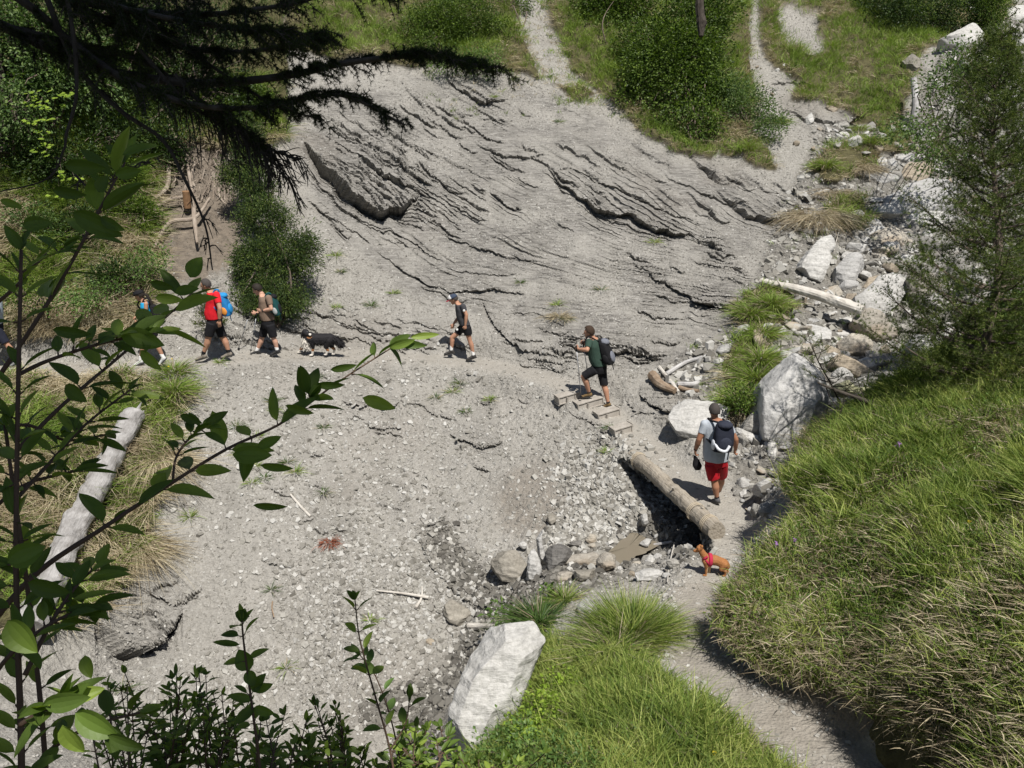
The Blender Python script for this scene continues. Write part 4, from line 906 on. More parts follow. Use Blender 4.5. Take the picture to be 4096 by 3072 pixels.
# near bank, bottom middle
grass('grass', NL*(P1y > 2640), 5200, 15, .30, .0085, M_grassn, 'tall bright grass at the bottom beside the path', spread=.08, up=1., droop=.38, down=.0, seed=16)
grass('grass', NL*(P1y <= 2760), 500, 13, .22, .008, M_grassn, 'shorter grass around the two tussocks', spread=.08, seed=17)
grass('dry_grass', NL, 1200, 11, .20, .007, M_hay, 'dead stalks under the grass at the bottom', spread=.09, up=.35, droop=.5, seed=18)
gt = gul*1.0*(1-turf)
grass('grass', gulS*(1-turf)*(nz2 > .3)*(P1Z > 14), 260, 12, .2, .009, M_grass, 'grass sprouting among the gully stones', seed=19)

# tussocks that can be counted
def tussock(px, py, n, L, W, spread, label, mat=M_grassn, cat='grass tussock', group=None, droop=.6, up=.8, name='grass_tussock', seed=0, dry=.25, zmin=3.):
    r = np.random.default_rng(seed+int(px)); p, nn = gpt(px, py, zmin); c = p.copy()
    off = r.normal(size=(n, 3))*spread*np.array([1, .8, .25]); out = unit(off*np.array([1, 1, 0])+r.normal(size=(n, 3))*spread*.3*np.array([1, 1, 0])+1e-6)
    fr = np.linalg.norm(off, axis=1)/spread; d0 = unit(np.array([0, 0, 1])*up+out*(.15+.35*fr)[:, None]); ll = L*r.uniform(.55, 1.15, n)
    bend = out*droop*r.uniform(.4, 1.1, (n, 1))+np.array([0, 0, -1])*droop*r.uniform(.3, 1.2, (n, 1))*(.4+.5*fr)[:, None]
    V, F4, F3 = blade_geo(off, d0, ll, W*r.uniform(.7, 1.3, n), bend, r); k = int(n*(1-dry)); mi = np.zeros(len(F4)+len(F3), int)
    mi[2*k:2*n] = 1; mi[2*n+k:] = 1
    o = mesh_np(name, V, [F4, F3], [mat, M_hay if spread > .05 else M_dry], midx=mi); o.location = c; return tag(o, label, cat, group)
tussock(2520, 2560, 4600, .62, .0085, .19, 'big rounded green tussock standing beside the muddy path', droop=.42, dry=.10, up=1.15)
tussock(2440, 2620, 1600, .40, .0085, .15, 'second green tussock touching the left of the big one, browner at its base', droop=.75, dry=.3)
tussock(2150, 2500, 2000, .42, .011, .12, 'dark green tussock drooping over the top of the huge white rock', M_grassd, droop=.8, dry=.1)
tussock(2250, 2400, 500, .3, .009, .10, 'small tussock between the stream stones and the drooping one', dry=.2)
for i, (x, y, L, n, lab) in enumerate(((3020,1520,.6,1500,'tall upright green tussock left of the sheer white block'),(3040,1440,.5,1000,'tussock above the tall one beside the sheer white block'),
   (3000,1250,.42,900,'tussock at the left end of the bare bleached trunk'),(3080,1210,.36,900,'tussock just under the bare bleached trunk'),(2960,1600,.42,900,'tussock overhanging the wide white slab'),
   (3050,1330,.4,800,'tussock halfway down the strip of grass beside the rubble'),
   (3300,660,.34,900,'green tuft on the turf clump over the gully'),(3480,560,.34,900,'bright green tuft near the foot of the upright grey trunk'),(3440,510,.25,400,'little round tuft alone on the gully floor'),
   (3000,590,.3,800,'grass tuft on the tongue of turf right of the big bush'),(3110,480,.3,500,'tuft in front of the dark turf hollow'),
   (690,1560,.42,900,'dark green tuft below the path at the left bank corner'),(700,1480,.34,500,'grass tuft beside the white sock of the woman in blue'))):
    tussock(x, y, n, L, .011, .15, lab, M_grass, seed=i, dry=.25, zmin=13)
slope_t = [(1350,1015),(1370,1080),(1345,1220),(1490,1215),(1580,1165),(2410,1150),(2230,1210),(2270,1270),(930,1040),(1160,1660),(1100,1640),(1260,1500),(640,1440),(1290,1700),(1040,1740),(950,1700),
  (1030,1860),(1150,1840),(1180,1880),(1060,1900),(960,1810),(1100,1600),(880,1440),(1740,1580),(1800,1560),(1870,1640),(1950,1600),(1830,1530),(2420,1800),(1290,1960),(770,2060),(1080,2350),(1140,2660),(500,2760),(1480,2470),(2450,1700),
  (2620,960),(2200,300),(1980,380),(2240,480),(1010,1920),(2080,1120)]
for i, (x, y) in enumerate(slope_t):
    tussock(x, y, 60, .18 if i % 3 else .25, .010, .045, 'small spiky green tuft dotted on the bare grey slope', M_grassd if i % 2 else M_grass, 'grass tuft', 'grass tufts dotted on the bare slope', droop=.5, up=.55, name='grass_tuft', seed=i, dry=.15, zmin=12)
tussock(1320, 2160, 420, .10, .008, .09, 'rust red clump of dead needles lying on the slope', plain('rust_needles', (.26, .085, .045)), 'dead twig', up=.3, name='dead_twig', dry=0, zmin=12)
tussock(2240, 1260, 500, .2, .008, .14, 'dry straw coloured clump on the rock above the man with two poles', M_dry, 'dry grass clump', up=.4, dry=.3, name='dry_grass_clump', zmin=15)
tussock(3270, 880, 1800, .42, .009, .42, 'heap of dead turf sagging over the leaning grey slab', M_dry, 'turf clump', up=.15, droop=1., dry=.75, name='turf_clump', zmin=16)
tussock(3330, 760, 1000, .34, .009, .25, 'brown overhanging turf under the green tufts of the gully', M_hay, 'turf clump', up=.1, droop=1., dry=.5, name='turf_clump', zmin=16)
tussock(3450, 660, 800, .3, .009, .22, 'dry turf lump right of the overhanging one', M_hay, 'turf clump', up=.1, droop=1., dry=.5, name='turf_clump', zmin=16)
tussock(2980, 1640, 1200, .42, .009, .16, 'curtain of dead grass beside the dark and white boulder', M_hay, 'dry grass clump', up=.1, droop=1.1, dry=.5, name='dry_grass_clump', zmin=14)
tussock(3040, 1620, 900, .42, .009, .12, 'brown dead grass hanging right against the sheer white block', M_hay, 'dry grass clump', up=.1, droop=1.1, dry=.5, name='dry_grass_clump', zmin=14)
tussock(640, 1830, 1000, .5, .008, .18, 'golden dead grass hanging beside the silver trunk', M_dry, 'dry grass clump', up=.1, droop=1.1, dry=.2, name='dry_grass_clump', zmin=12)
tussock(560, 2180, 800, .45, .008, .18, 'straw clump right of the lower silver trunk', M_dry, 'dry grass clump', up=.1, droop=1.1, dry=.2, name='dry_grass_clump', zmin=12)

# ================================================================ leafy plants
def leaf_tris(p, d, nrm_, L, W, fold=.18):
    n = len(p); s = unit(np.cross(d, nrm_)); m = p+d*(L*.45)[:, None]; lift = nrm_*(L*fold)[:, None]
    V = np.stack([p, m-s*(W*.5)[:, None]+lift, p+d*L[:, None], m+s*(W*.5)[:, None]+lift], 1).reshape(-1, 3); k = (np.arange(n)*4)[:, None]
    return V, np.concatenate([k+np.array([[0, 1, 2]]), k+np.array([[0, 2, 3]])], 1).reshape(-1, 3)
def crown_pts(ell, n, r, shell=.55):
    """points through the volume of ellipsoids, denser outside, with clumps"""
    out = []; tot = sum(e[3]*e[4]*e[5] for e in ell)
    for cx, cy, cz, a, b, c in ell:
        k = max(4, int(n*a*b*c/tot)); u = unit(r.normal(size=(k, 3))); q = r.uniform(shell**3, 1, (k, 1))**(1/3.)
        u = u*q*(1+.5*fbm3(u*2.6+cx, 2, 7))[:, None]; out.append(np.array([cx, cy, cz])+u*np.array([a, b, c]))
    return np.concatenate(out)
def leafy(name, base, ell, nclump, per, L, W, mat, label, cat, barkm=None, group=None, clump=.13, seed=0, stems=5, sr=.03, partname='foliage', shell=.5):
    r = np.random.default_rng(seed+300); e = empty(name, base, label, cat, group); b = np.array(base); c = crown_pts(ell, nclump, r, shell)
    cc = np.repeat(c, per, 0); n = len(cc); off = r.normal(size=(n, 3))*clump; p = cc+off; ctr = np.mean([q[:3] for q in ell], 0)
    d = unit(off+.5*unit(p-ctr)*clump*2+r.normal(size=(n, 3))*.06+np.array([0, 0, -.02])); nr = unit(r.normal(size=(n, 3))*.7+np.array([0, 0, .9]))
    nr = unit(nr-d*(nr*d).sum(1, keepdims=True)); V, F = leaf_tris(p-b, d, nr, L*r.uniform(.6, 1.25, n), W*r.uniform(.7, 1.2, n))
    mesh_np(partname, V, F, mat, e); mb = MB()
    for k in range(stems):
        q = ctr+(c[r.integers(len(c))]-ctr)*.7; mid = (b+q)/2+r.normal(size=3)*.12*np.linalg.norm(q-b); V, F, F3 = tube(spline([b-b, mid-b, q-b], 10), np.linspace(sr, sr*.2, 10), 6, True); mb.add(V, F, F3)
    tw = r.choice(len(c), min(len(c), stems*6), replace=False)
    for k in tw:
        q = c[k]; q0 = ctr+(q-ctr)*.6; V, F, F3 = tube(np.array([q0-b, (q0+q)/2-b+r.normal(size=3)*.04, q-b]), [sr*.3, sr*.2, sr*.08], 4, True); mb.add(V, F, F3)
    mb.build('branches', barkm or M_bark2, e); return e
L_bush = leafmat('bush_leaves', [(.045, .08, .014), (.095, .155, .024), (.20, .28, .05)], .3)
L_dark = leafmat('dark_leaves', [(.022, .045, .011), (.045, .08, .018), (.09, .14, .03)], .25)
L_pale = leafmat('pale_leaves', [(.09, .16, .04), (.14, .235, .06), (.21, .30, .09)], .35)
L_gray = leafmat('grey_leaves', [(.06, .11, .032), (.12, .19, .055), (.22, .30, .10)], .3)
L_lime = leafmat('lime_leaves', [(.24, .36, .045), (.34, .47, .07), (.45, .55, .10)], .45)
def E(px, py, Z, a, b, c): q = P(px, py, Z); return (q[0], q[1], q[2], a, b, c)
leafy('bush', hit(2790,590), [E(2700,330,27.6,1.75,1.1,1.7), E(2760,120,28.5,1.3,1.1,1.3), E(2570,170,28.8,.9,.9,.8), E(2760,490,26.6,1.1,.8,.8), E(2860,60,28.6,.8,.8,.7)], 1400, 22, .105, .07, L_bush, 'largest round green bush overhanging the top of the bare rock', 'bush', seed=1, stems=9, sr=.05, clump=.17)
leafy('bush', hit(2430,200), [E(2400,60,31,1.0,.8,1.2), E(2500,20,31,1.0,.8,1.2)], 420, 24, .105, .07, L_bush, 'dark bush behind the largest one, left at the top edge', 'bush', seed=2, clump=.17)
leafy('bush', hit(3000,560), [E(2990,430,27.3,.8,.6,.55), E(3080,500,26.4,.55,.5,.4), E(2930,360,27.8,.6,.5,.5)], 330, 22, .07, .045, L_gray, 'low sprawling shrub to the right below the largest bush', 'shrub', seed=3)
leafy('bush', hit(1790,240), [E(1760,110,28.6,1.1,.8,.95), E(1860,60,29,1.1,.8,.8), E(1700,200,27.9,.6,.5,.5)], 560, 24, .075, .05, L_bush, 'leafy shrub on the turf edge above the middle of the bare rock', 'shrub', seed=4)
leafy('bush', hit(1850,265), [E(1800,245,27.2,.6,.35,.28), E(1930,240,27.2,.6,.35,.35)], 160, 20, .06, .04, L_pale, 'pale little shrub trailing over the rock lip under the leafy shrub', 'shrub', seed=5)
leafy('bush', hit(3700,130), [E(3650,30,31.5,1.3,.8,.9), E(3850,60,31.5,1.3,.8,.9), E(3560,20,32.5,1.2,.8,.9)], 560, 24, .085, .055, L_dark, 'dark shrubs at the top right beside the big white boulder', 'shrub', seed=6, clump=.17)
leafy('bush', hit(3950,120), [E(3960,40,31,.7,.6,1.0)], 180, 24, .08, .05, L_bush, 'green bush right of the dark shrubs at the top right', 'bush', seed=7)
leafy('bush', hit(2090,120), [E(2060,20,31,.6,.5,.5), E(1990,150,29.5,.5,.4,.5)], 160, 22, .07, .045, L_bush, 'small shrub at the top of the scree chute', 'shrub', seed=8)
leafy('bush', hit(3760,560), [E(3700,520,21,.9,.6,.4), E(3800,350,21.5,.8,.6,.5), E(3900,250,21.5,1.,.6,.45), E(3760,620,20.5,.8,.5,.35), E(3950,330,21,.7,.6,.5)], 300, 16, .085, .06, L_gray, 'loose alder like shrub with round leaves left of the pine', 'shrub', seed=9, stems=10, sr=.025, shell=.2)
leafy('bush', hit(3980,1340), [E(4020,1200,13.2,.35,.25,.3), E(4060,1320,13,.3,.25,.2), E(3960,1340,13.2,.2,.2,.15)], 60, 14, .07, .05, L_pale, 'bright broad leaved sprig at the foot of the pine', 'shrub', seed=10, stems=5, sr=.012, shell=.2, clump=.08)
leafy('bush', hit(330,1270), [E(300,1200,18.4,.55,.35,.3), E(420,1160,18.6,.4,.3,.25), E(600,1040,19.6,.5,.3,.4), E(560,1100,19.4,.35,.3,.2)], 130, 14, .065, .045, L_pale, 'light green bramble spread over the dry bank left of the path', 'shrub', seed=11, stems=8, sr=.01, shell=.2, clump=.09)
leafy('bush', hit(180,1330), [E(100,1180,18.2,.6,.3,.35)], 60, 14, .06, .04, L_bush, 'small green shrub at the left edge above the path', 'shrub', seed=12, shell=.2, clump=.09)
leafy('shrub', hit(2230,2820), [E(2200,2850,9.6,.32,.2,.22), E(2130,2930,9.4,.3,.2,.2), E(2260,2740,10,.2,.15,.2)], 75, 13, .055, .04, L_lime, 'lime green broad leaved plant on the grass right of the huge white rock', 'plant', seed=13, stems=6, sr=.008, shell=.2, clump=.06)
leafy('shrub', hit(2150,3040), [E(2060,3020,8.6,.5,.25,.3), E(2250,3060,8.2,.4,.25,.25)], 110, 13, .05, .035, L_pale, 'small leaved plants at the bottom edge under the huge white rock', 'plant', seed=14, stems=6, sr=.008, shell=.2, clump=.07)
leafy('shrub', gpt(2000,2440)[0], [E(1990,2440,13.6,.12,.1,.2), E(2210,2380,12.6,.1,.1,.2)], 16, 5, .12, .06, L_pale, 'few large bright leaves rising behind the drooping tussock', 'plant', seed=15, stems=4, sr=.006, shell=.2, clump=.05)
leafy('bush', hit(3000,1560), [E(2960,1590,16.4,.25,.2,.25)], 50, 14, .06, .04, L_bush, 'dark leafy weed among the tussocks left of the sheer white block', 'plant', seed=16, shell=.2, clump=.07, sr=.008)
for i_, (x_, y_, lab_) in enumerate(((430,700,'shaded shrub on the left bank above the dry turf'),(330,950,'mid green shrub in the middle of the left bank'),(130,930,'green shrub on the left bank beside the big leaves'),(520,880,'shrub beside the bare roots on the left bank'),(620,640,'dark shrub crowning the bare roots'),(900,560,'shrub hanging from the turf edge behind the conifer'),(1000,430,'dark shrub under the end of the spruce boughs'),(470,1170,'scrubby weed on the dry bank behind the woman in blue'))):
    q_ = hit(x_, y_); z_ = toP(q_[None])[2][0]; leafy('bush', q_, [E(x_, y_-40, z_-.2, .62, .4, .42), E(x_+60, y_-10, z_-.2, .4, .3, .3)], 150, 20, .08, .05, (L_bush, L_dark, L_gray)[i_ % 3], lab_, 'shrub', seed=120+i_, stems=6, sr=.015, shell=.2, clump=.12)
# upper left wood
M_vd = L_dark
leafy('tree', hit(60,700), [E(100,150,21.5,1.6,1,1.5), E(300,300,21.5,1.4,1,.9), E(0,450,20.5,1.1,.8,.9), E(480,80,23,1.4,1,1)], 800, 22, .11, .07, L_gray, 'whitebeam like tree with pale leaves in the upper left corner', 'tree', seed=17, stems=14, sr=.06, shell=.25)
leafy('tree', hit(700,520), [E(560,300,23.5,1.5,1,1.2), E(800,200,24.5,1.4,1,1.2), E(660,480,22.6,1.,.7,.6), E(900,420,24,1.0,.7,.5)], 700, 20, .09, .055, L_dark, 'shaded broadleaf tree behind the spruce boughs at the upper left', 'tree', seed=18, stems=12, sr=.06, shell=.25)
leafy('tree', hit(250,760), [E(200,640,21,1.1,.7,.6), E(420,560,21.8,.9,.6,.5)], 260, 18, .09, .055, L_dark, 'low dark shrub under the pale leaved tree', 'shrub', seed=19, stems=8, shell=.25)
# trunks among them
def trunk(name, a, b, r0, r1, label, z0, z1):
    p0 = P(a[0], a[1], z0); p1 = P(b[0], b[1], z1); e = empty(name, p0, label, 'tree')
    logobj('trunk', [p0, (p0+p1)/2+[.05, 0, 0], p1], [r0, (r0+r1)/2, r1], M_bark, '', '', 14, 26, .16, e, 4); r = np.random.default_rng(int(a[0]))
    for k in range(7):
        f = r.uniform(.2, .95); c = p0+(p1-p0)*f; d = unit(np.array([r.normal(), r.normal()*.5, .1])); logobj('branch', [c, c+d*.6, c+d*1.2+[0, 0, -.2]], [.03, .02, .006], M_bark, '', '', 6, 8, .1, e, k)
trunk('tree', (90,560), (60,-120), .27, .22, 'dark leaning trunk at the far upper left', 21.6, 22.2)
trunk('tree', (790,330), (770,-100), .30, .26, 'grey brown trunk glimpsed behind the spruce boughs', 25.2, 25.6)
trunk('tree', (10,620), (-60,-120), .2, .18, 'second dark trunk cut by the left edge', 21, 21.5)
trunk('tree', (560,300), (600,-120), .16, .13, 'thin dark trunk between the two thick ones', 25.5, 25.8)
def maple(px, py, Z, label):
    base = hit(px+80, py+260); e = empty('maple_sapling', base, label, 'sapling'); b = np.array(base); r = np.random.default_rng(4); mb = MB(); lf = MB()
    top = P(px, py, Z)
    for k, (ox, oy) in enumerate(((0,0),(30,30),(-20,60),(20,110),(-10,160),(60,60),(70,20),(40,200),(30,240),(120,10),(-40,120),(100,330),(150,340),(90,420))):
        c = P(px+ox, py+oy, Z+r.normal()*.15); V, F, F3 = tube(spline([b-b, (b+c)/2-b+[0, 0, .2], c-b], 8), np.linspace(.012, .003, 8), 5, True); mb.add(V, F, F3)
        for q in range(5):
            o_ = c+r.normal(size=3)*np.array([.18, .1, .05]); nr = unit(np.array([r.normal()*.15, -.45, 1.])); 
            a0 = r.random()*6.28
            for a in (-1.2, -.6, 0, .6, 1.2):
                th = a0+a; d = unit(np.array([math.cos(th), math.sin(th), 0])-nr*np.dot([math.cos(th), math.sin(th), 0], nr)); ln = .11*(1-.18*abs(a))
                V, F = leaf_tris((o_-b)[None], d[None], nr[None], np.array([ln]), np.array([.05]), .05); lf.add(V, F)
    mb.build('stem', M_bark2, e); lf.build('foliage', L_lime, e)
maple(150, 370, 20.3, 'sunlit yellow green maple sapling at the left')

# broad leaved weeds in the turf
def weeds(weight, n, per, L, mat, label, seed):
    r = np.random.default_rng(seed); p, nn, _ = sample(weight, n); c = np.repeat(p, per, 0)+r.normal(size=(len(p)*per, 3))*np.array([.07, .07, .05])+np.array([0, 0, .09]); d = unit(r.normal(size=c.shape)*np.array([1, 1, .35])); nr = unit(r.normal(size=c.shape)*.35+[0, -.1, 1]); nr = unit(nr-d*(nr*d).sum(1, keepdims=True)); V, F = leaf_tris(c, d, nr, L*r.uniform(.5, 1.3, len(c)), L*.55*r.uniform(.7, 1.2, len(c)), .1); tag(mesh_np('weeds', V, F, mat), label, kind='stuff')
weeds(NR*(nz2 < .1)/nearfade, 1300, 14, .05, L_bush, 'small broad leaved weeds between the grass of the right bank', 501)
weeds(NR*(nz < .0)/nearfade, 500, 12, .045, L_pale, 'pale leaved herbs scattered in the right bank', 502)
weeds(NL, 300, 12, .045, L_pale, 'pale leaved herbs in the grass at the bottom', 503)
weeds(LB*(P1y > 500), 900, 14, .06, L_bush, 'leafy ground cover on the left bank', 504)
weeds(hill*(nz2 > .1), 900, 16, .07, L_bush, 'leafy herbs scattered over the far hillside', 505)
# ---------------------------------------------------------------- conifers
def needlemat(name, a, b_, c, tr=.12):
    return leafmat(name, [a, b_, c], tr, .55)
Nd_pine = needlemat('pine_needles', (.05, .085, .02), (.12, .165, .04), (.27, .30, .08), .3)
Nd_jun = needlemat('juniper_needles', (.03, .06, .016), (.075, .12, .028), (.20, .25, .06), .2)
Nd_spr = needlemat('spruce_needles', (.018, .03, .010), (.04, .06, .016), (.10, .13, .03), .2)  # very dark needle colour carries the shade the boughs hang in
def needles(p, d, n_per, ln, wd, r, spread=.8):
    """needles round each twig point"""
    k = len(p); P_ = np.repeat(p, n_per, 0); D = np.repeat(d, n_per, 0); q = r.normal(size=P_.shape); q = unit(q-D*(q*D).sum(1, keepdims=True))
    dd = unit(D*r.uniform(.35, 1., (len(P_), 1))+q*spread); s = unit(np.cross(dd, r.normal(size=P_.shape))); L = ln*r.uniform(.7, 1.2, (len(P_), 1))
    V = np.stack([P_-s*wd*.5, P_+s*wd*.5, P_+dd*L], 1).reshape(-1, 3); return V, np.arange(len(V)).reshape(-1, 3)
def conifer(name, label, base, top, blen, nb, nl, nw, mat, bark, r0, droop=-.05, seed=0, sub=7, npn=9, cat='pine tree', twl=.3, shape=1., tfrac=.12, axis_jit=.0, step=.045, fill=0):
    r = np.random.default_rng(seed); b = np.array(base); t = np.array(top); e = empty(name, b, label, cat); H_ = np.linalg.norm(t-b)
    ax = [b, b+(t-b)*.35+r.normal(size=3)*.04*H_*.3, b+(t-b)*.7+r.normal(size=3)*.03*H_*.3, t]; sp = spline(ax, 40); logobj('trunk', ax, [r0, r0*.75, r0*.45, r0*.08], bark, '', '', 10, 40, .12, e, seed)
    bm_ = MB(); TP = []; TD = []
    for k in range(nb):
        f = tfrac+(1-tfrac)*(k+r.random())/nb; c = sp[int(f*39)]; az = k*2.399+r.normal()*.4; L = blen*((1-f)**.7*shape+.12)*r.uniform(.6, 1.15)
        d = np.array([math.cos(az), math.sin(az), .25+.5*f+droop]); d = unit(d); tip = c+d*L+np.array([0, 0, .12*L]); pts = spline([c, c+d*L*.5+[0, 0, -.04*L], tip], 10)
        V, F, F3 = tube(pts-b, np.linspace(.018*L+.004, .003, 10), 5, True); bm_.add(V, F, F3)
        for q in range(int(sub*max(.4, L/blen*1.4))):
            g = r.uniform(.25, 1); c2 = pts[min(9, int(g*9))]; side = unit(np.cross(d, [0, 0, 1]))*r.choice([-1, 1]); d2 = unit(d*r.uniform(.4, 1)+side*r.uniform(.3, 1)+np.array([0, 0, r.uniform(-.15, .5)])); l2 = twl*L*r.uniform(.5, 1.2)*(1.2-.5*g)+.05
            tp = c2+d2*l2*np.linspace(0, 1, max(3, int(l2/step)))[:, None]; V, F, F3 = tube(np.array([c2-b, c2+d2*l2-b]), [.004, .002], 4, True); bm_.add(V, F, F3)
            TP.append(tp); TD.append(np.repeat(d2[None], len(tp), 0))
            for s2 in range(3):
                g2 = r.uniform(.3, 1); d3 = unit(d2+r.normal(size=3)*.5); l3 = l2*.4; c3_ = c2+d2*l2*g2; tq = c3_+d3*l3*np.linspace(0, 1, max(2, int(l3/step)))[:, None]; TP.append(tq); TD.append(np.repeat(d3[None], len(tq), 0))
    bm_.build('branches', bark, e); TP = np.concatenate(TP); TD = np.concatenate(TD)
    if fill:
        ff = tfrac+(1-tfrac)*r.random(fill)**1.1; cc_ = sp[(ff*39).astype(int)]; az = r.random(fill)*6.283; rr_ = blen*((1-ff)**.7*shape+.12)*r.uniform(.25, 1.05, fill)*(1+.25*np.sin(az*3+ff*9)); k_ = np.round(ff*14)/14-ff; u_ = np.stack([np.cos(az), np.sin(az), .22+k_*1.2], -1); c_ = cc_+u_*rr_[:, None]; q5 = np.repeat(c_, 4, 0)+r.normal(size=(fill*4, 3))*.045; TP = np.concatenate([TP, q5]); TD = np.concatenate([TD, np.repeat(unit(u_+np.array([0, 0, .3])), 4, 0)])
    V, F = needles(TP-b, TD, npn, nl, nw, r); mesh_np('foliage', V, F, mat, e); return e
conifer('pine_tree', 'young pine standing at the right edge above the grassy bank', hit(3890,1600), P(4010,120,12.6), 1.5, 115, .055, .006, Nd_pine, M_bark2, .07, seed=3, sub=12, npn=10, fill=2800, tfrac=.06, twl=.36)
conifer('pine_tree', 'second pine filling the right edge behind the young one', hit(4330,1250), P(4290,100,13.6), 1.8, 90, .055, .006, Nd_pine, M_bark2, .08, seed=9, sub=11, npn=9, fill=2600, tfrac=.1, twl=.34)
for e_, lab, sd_ in (([E(1080,1190,20.6,.95,.7,.5), E(1150,1030,20.9,.8,.6,.55), E(1060,880,21.1,.65,.5,.6), E(1030,740,21.4,.5,.4,.6), E(1000,1050,20.7,.5,.4,.6), E(1220,960,20.9,.35,.3,.3)], 'dense dark juniper standing behind the man in brown', 1), ([E(990,640,22,.4,.4,.6), E(930,700,22,.3,.3,.4), E(1000,540,22.3,.3,.3,.5)], 'smaller dark conifer rising behind the dense juniper', 2)):
    leafy('juniper_tree', hit(1110,1310) if sd_ == 1 else hit(1000,900), e_, 1500 if sd_ == 1 else 450, 24, .075, .022, Nd_jun, lab, 'conifer', seed=90+sd_, clump=.085, stems=8, sr=.04, shell=.35)
conifer('spruce_sapling', 'little yellow green spruce beside the chest of the man in the red shirt', hit(830,1330), P(835,1170,19.3), .5, 34, .03, .009, Nd_pine, M_bark2, .02, seed=6, sub=6, npn=7, cat='sapling', tfrac=.05, twl=.4)
conifer('pine_sapling', 'small bent pine in front of the sheer white block', hit(3360,1620)+[0,-.1,0], P(3230,1330,13.4), .55, 20, .04, .004, Nd_pine, M_bark, .02, seed=7, sub=6, npn=7, cat='sapling', tfrac=.2, twl=.4)
# dead branch lying out of the bank
db = empty('dead_branch', P(3640,1690,13.0), 'black bare branch reaching out of the bank grass over the white block', 'branch')
logobj('limb', [P(3660,1710,13.0), P(3520,1630,13.1), P(3440,1595,13.2), P(3340,1560,13.3), P(3270,1530,13.4)], [.05, .04, .035, .025, .012], M_bark, '', '', 9, 34, .2, db, 2)
rr = np.random.default_rng(12)
for k in range(11):
    f = rr.uniform(.1, 1); a = np.array([P(3640-370*f, 1695-160*f, 13.05+.3*f)])[0]; d = np.array([rr.normal()*.5, rr.normal()*.3, -1 if k < 6 else .8]); d = unit(d)
    logobj('twig', [a, a+d*.2, a+d*.42+[rr.normal()*.1, 0, .04]], [.010, .007, .003], M_bark, '', '', 5, 8, .1, db, k)
# ---------------------------------------------------------------- bared roots on the left
rt = empty('root_tangle', hit(760,900), 'tangle of bare roots hanging from the undercut bank behind the spruce twigs', 'roots')
rr = np.random.default_rng(31); mb = MB(); bpos = np.array(rt.location[:])
for k in range(170):
    x0 = rr.uniform(610, 950); y0 = rr.uniform(500, 800); p0 = hit(x0, y0)+[0, -.25, .05]; n_ = 6; L = rr.uniform(.5, 1.9); pts = [p0]; d = np.array([rr.normal()*.35, -.25, -1.])
    for q in range(n_): d = unit(d+rr.normal(size=3)*.38+[0, -.02, -.12]); pts.append(pts[-1]+d*L/n_)
    V, F, F3 = tube(spline(np.array(pts)-bpos, 18), np.linspace(rr.choice([.008, .013, .03]), .004, 18), 6, True, .15, k); mb.add(V, F, F3)
mb.build('fine_roots', M_root, rt)
for k, pts in enumerate(([(640,1000),(700,900),(800,880),(860,800)],[(620,820),(690,760),(700,660),(740,560)],[(690,420),(700,520),(760,640),(790,780)],[(600,940),(650,840),(740,800),(820,820)],[(790,780),(800,900),(810,980)])):
    pp = [hit(a, b_)+[0, -.35, .1] for a, b_ in pts]; logobj('root', pp, [.03, .06, .05, .03], M_root, '', '', 9, 24, .25, rt, k)
so = hit(775,800)+[0,-.5,0]; logobj('cut_stump', [so+[0,0,-.15], so+[.02,-.05,.28]], [.10, .095], plain('orange_wood', (.24, .14, .075)), 'short sawn orange brown stump among the bare roots', 'stump', 12, 6, .15)
# flowers
def flower(px, py, mat, label, cat='flower', s=.02, group=None, h=.22, zmin=3):
    b = gpt(px, py, zmin)[0]; e = empty('flower', b, label, cat, group); V, F, F3 = tube([[0, 0, 0], [.01, 0, h*.5], [0, .01, h]], [.003, .0025, .002], 5); mesh_np('stem', V, [F, F3], M_grass, e)
    r = np.random.default_rng(int(px)); n = 26; p = np.stack([r.normal(size=n)*s*.5, r.normal(size=n)*s*.5, h-s*2.5*r.random(n)+s], -1) if 'spike' in label else np.stack([r.normal(size=n)*s*.2, r.normal(size=n)*s*.2, np.full(n, h)], -1)
    d = unit(r.normal(size=(n, 3))+[0, -.5, .3]); nr = unit(np.cross(d, r.normal(size=(n, 3)))); V, F = leaf_tris(p, d, nr, np.full(n, s), np.full(n, s*.8)); mesh_np('petals', V, F, mat, e)
M_pur = plain('purple_petals', (.33, .17, .42)); M_yel = plain('yellow_petals', (.75, .62, .05)); 
flower(3085, 2235, M_pur, 'purple orchid spike left of its twin on the near bank', s=.022); flower(3163, 2215, M_pur, 'purple orchid spike right of its twin on the near bank', s=.022)
flower(3575, 1830, M_pur, 'tallest purple orchid spike, higher on the bank below the black branch', s=.025); flower(3345, 2000, M_pur, 'faded purple orchid spike near the top of the bank', s=.02)
for x, y in ((700,1150),(725,1160),(690,1445),(685,1480),(3860,2120),(4075,2250),(3960,2710),(2860,3040)):
    flower(x, y, M_yel, 'tiny yellow flower in the grass', s=.022, group='tiny yellow flowers', h=.12)
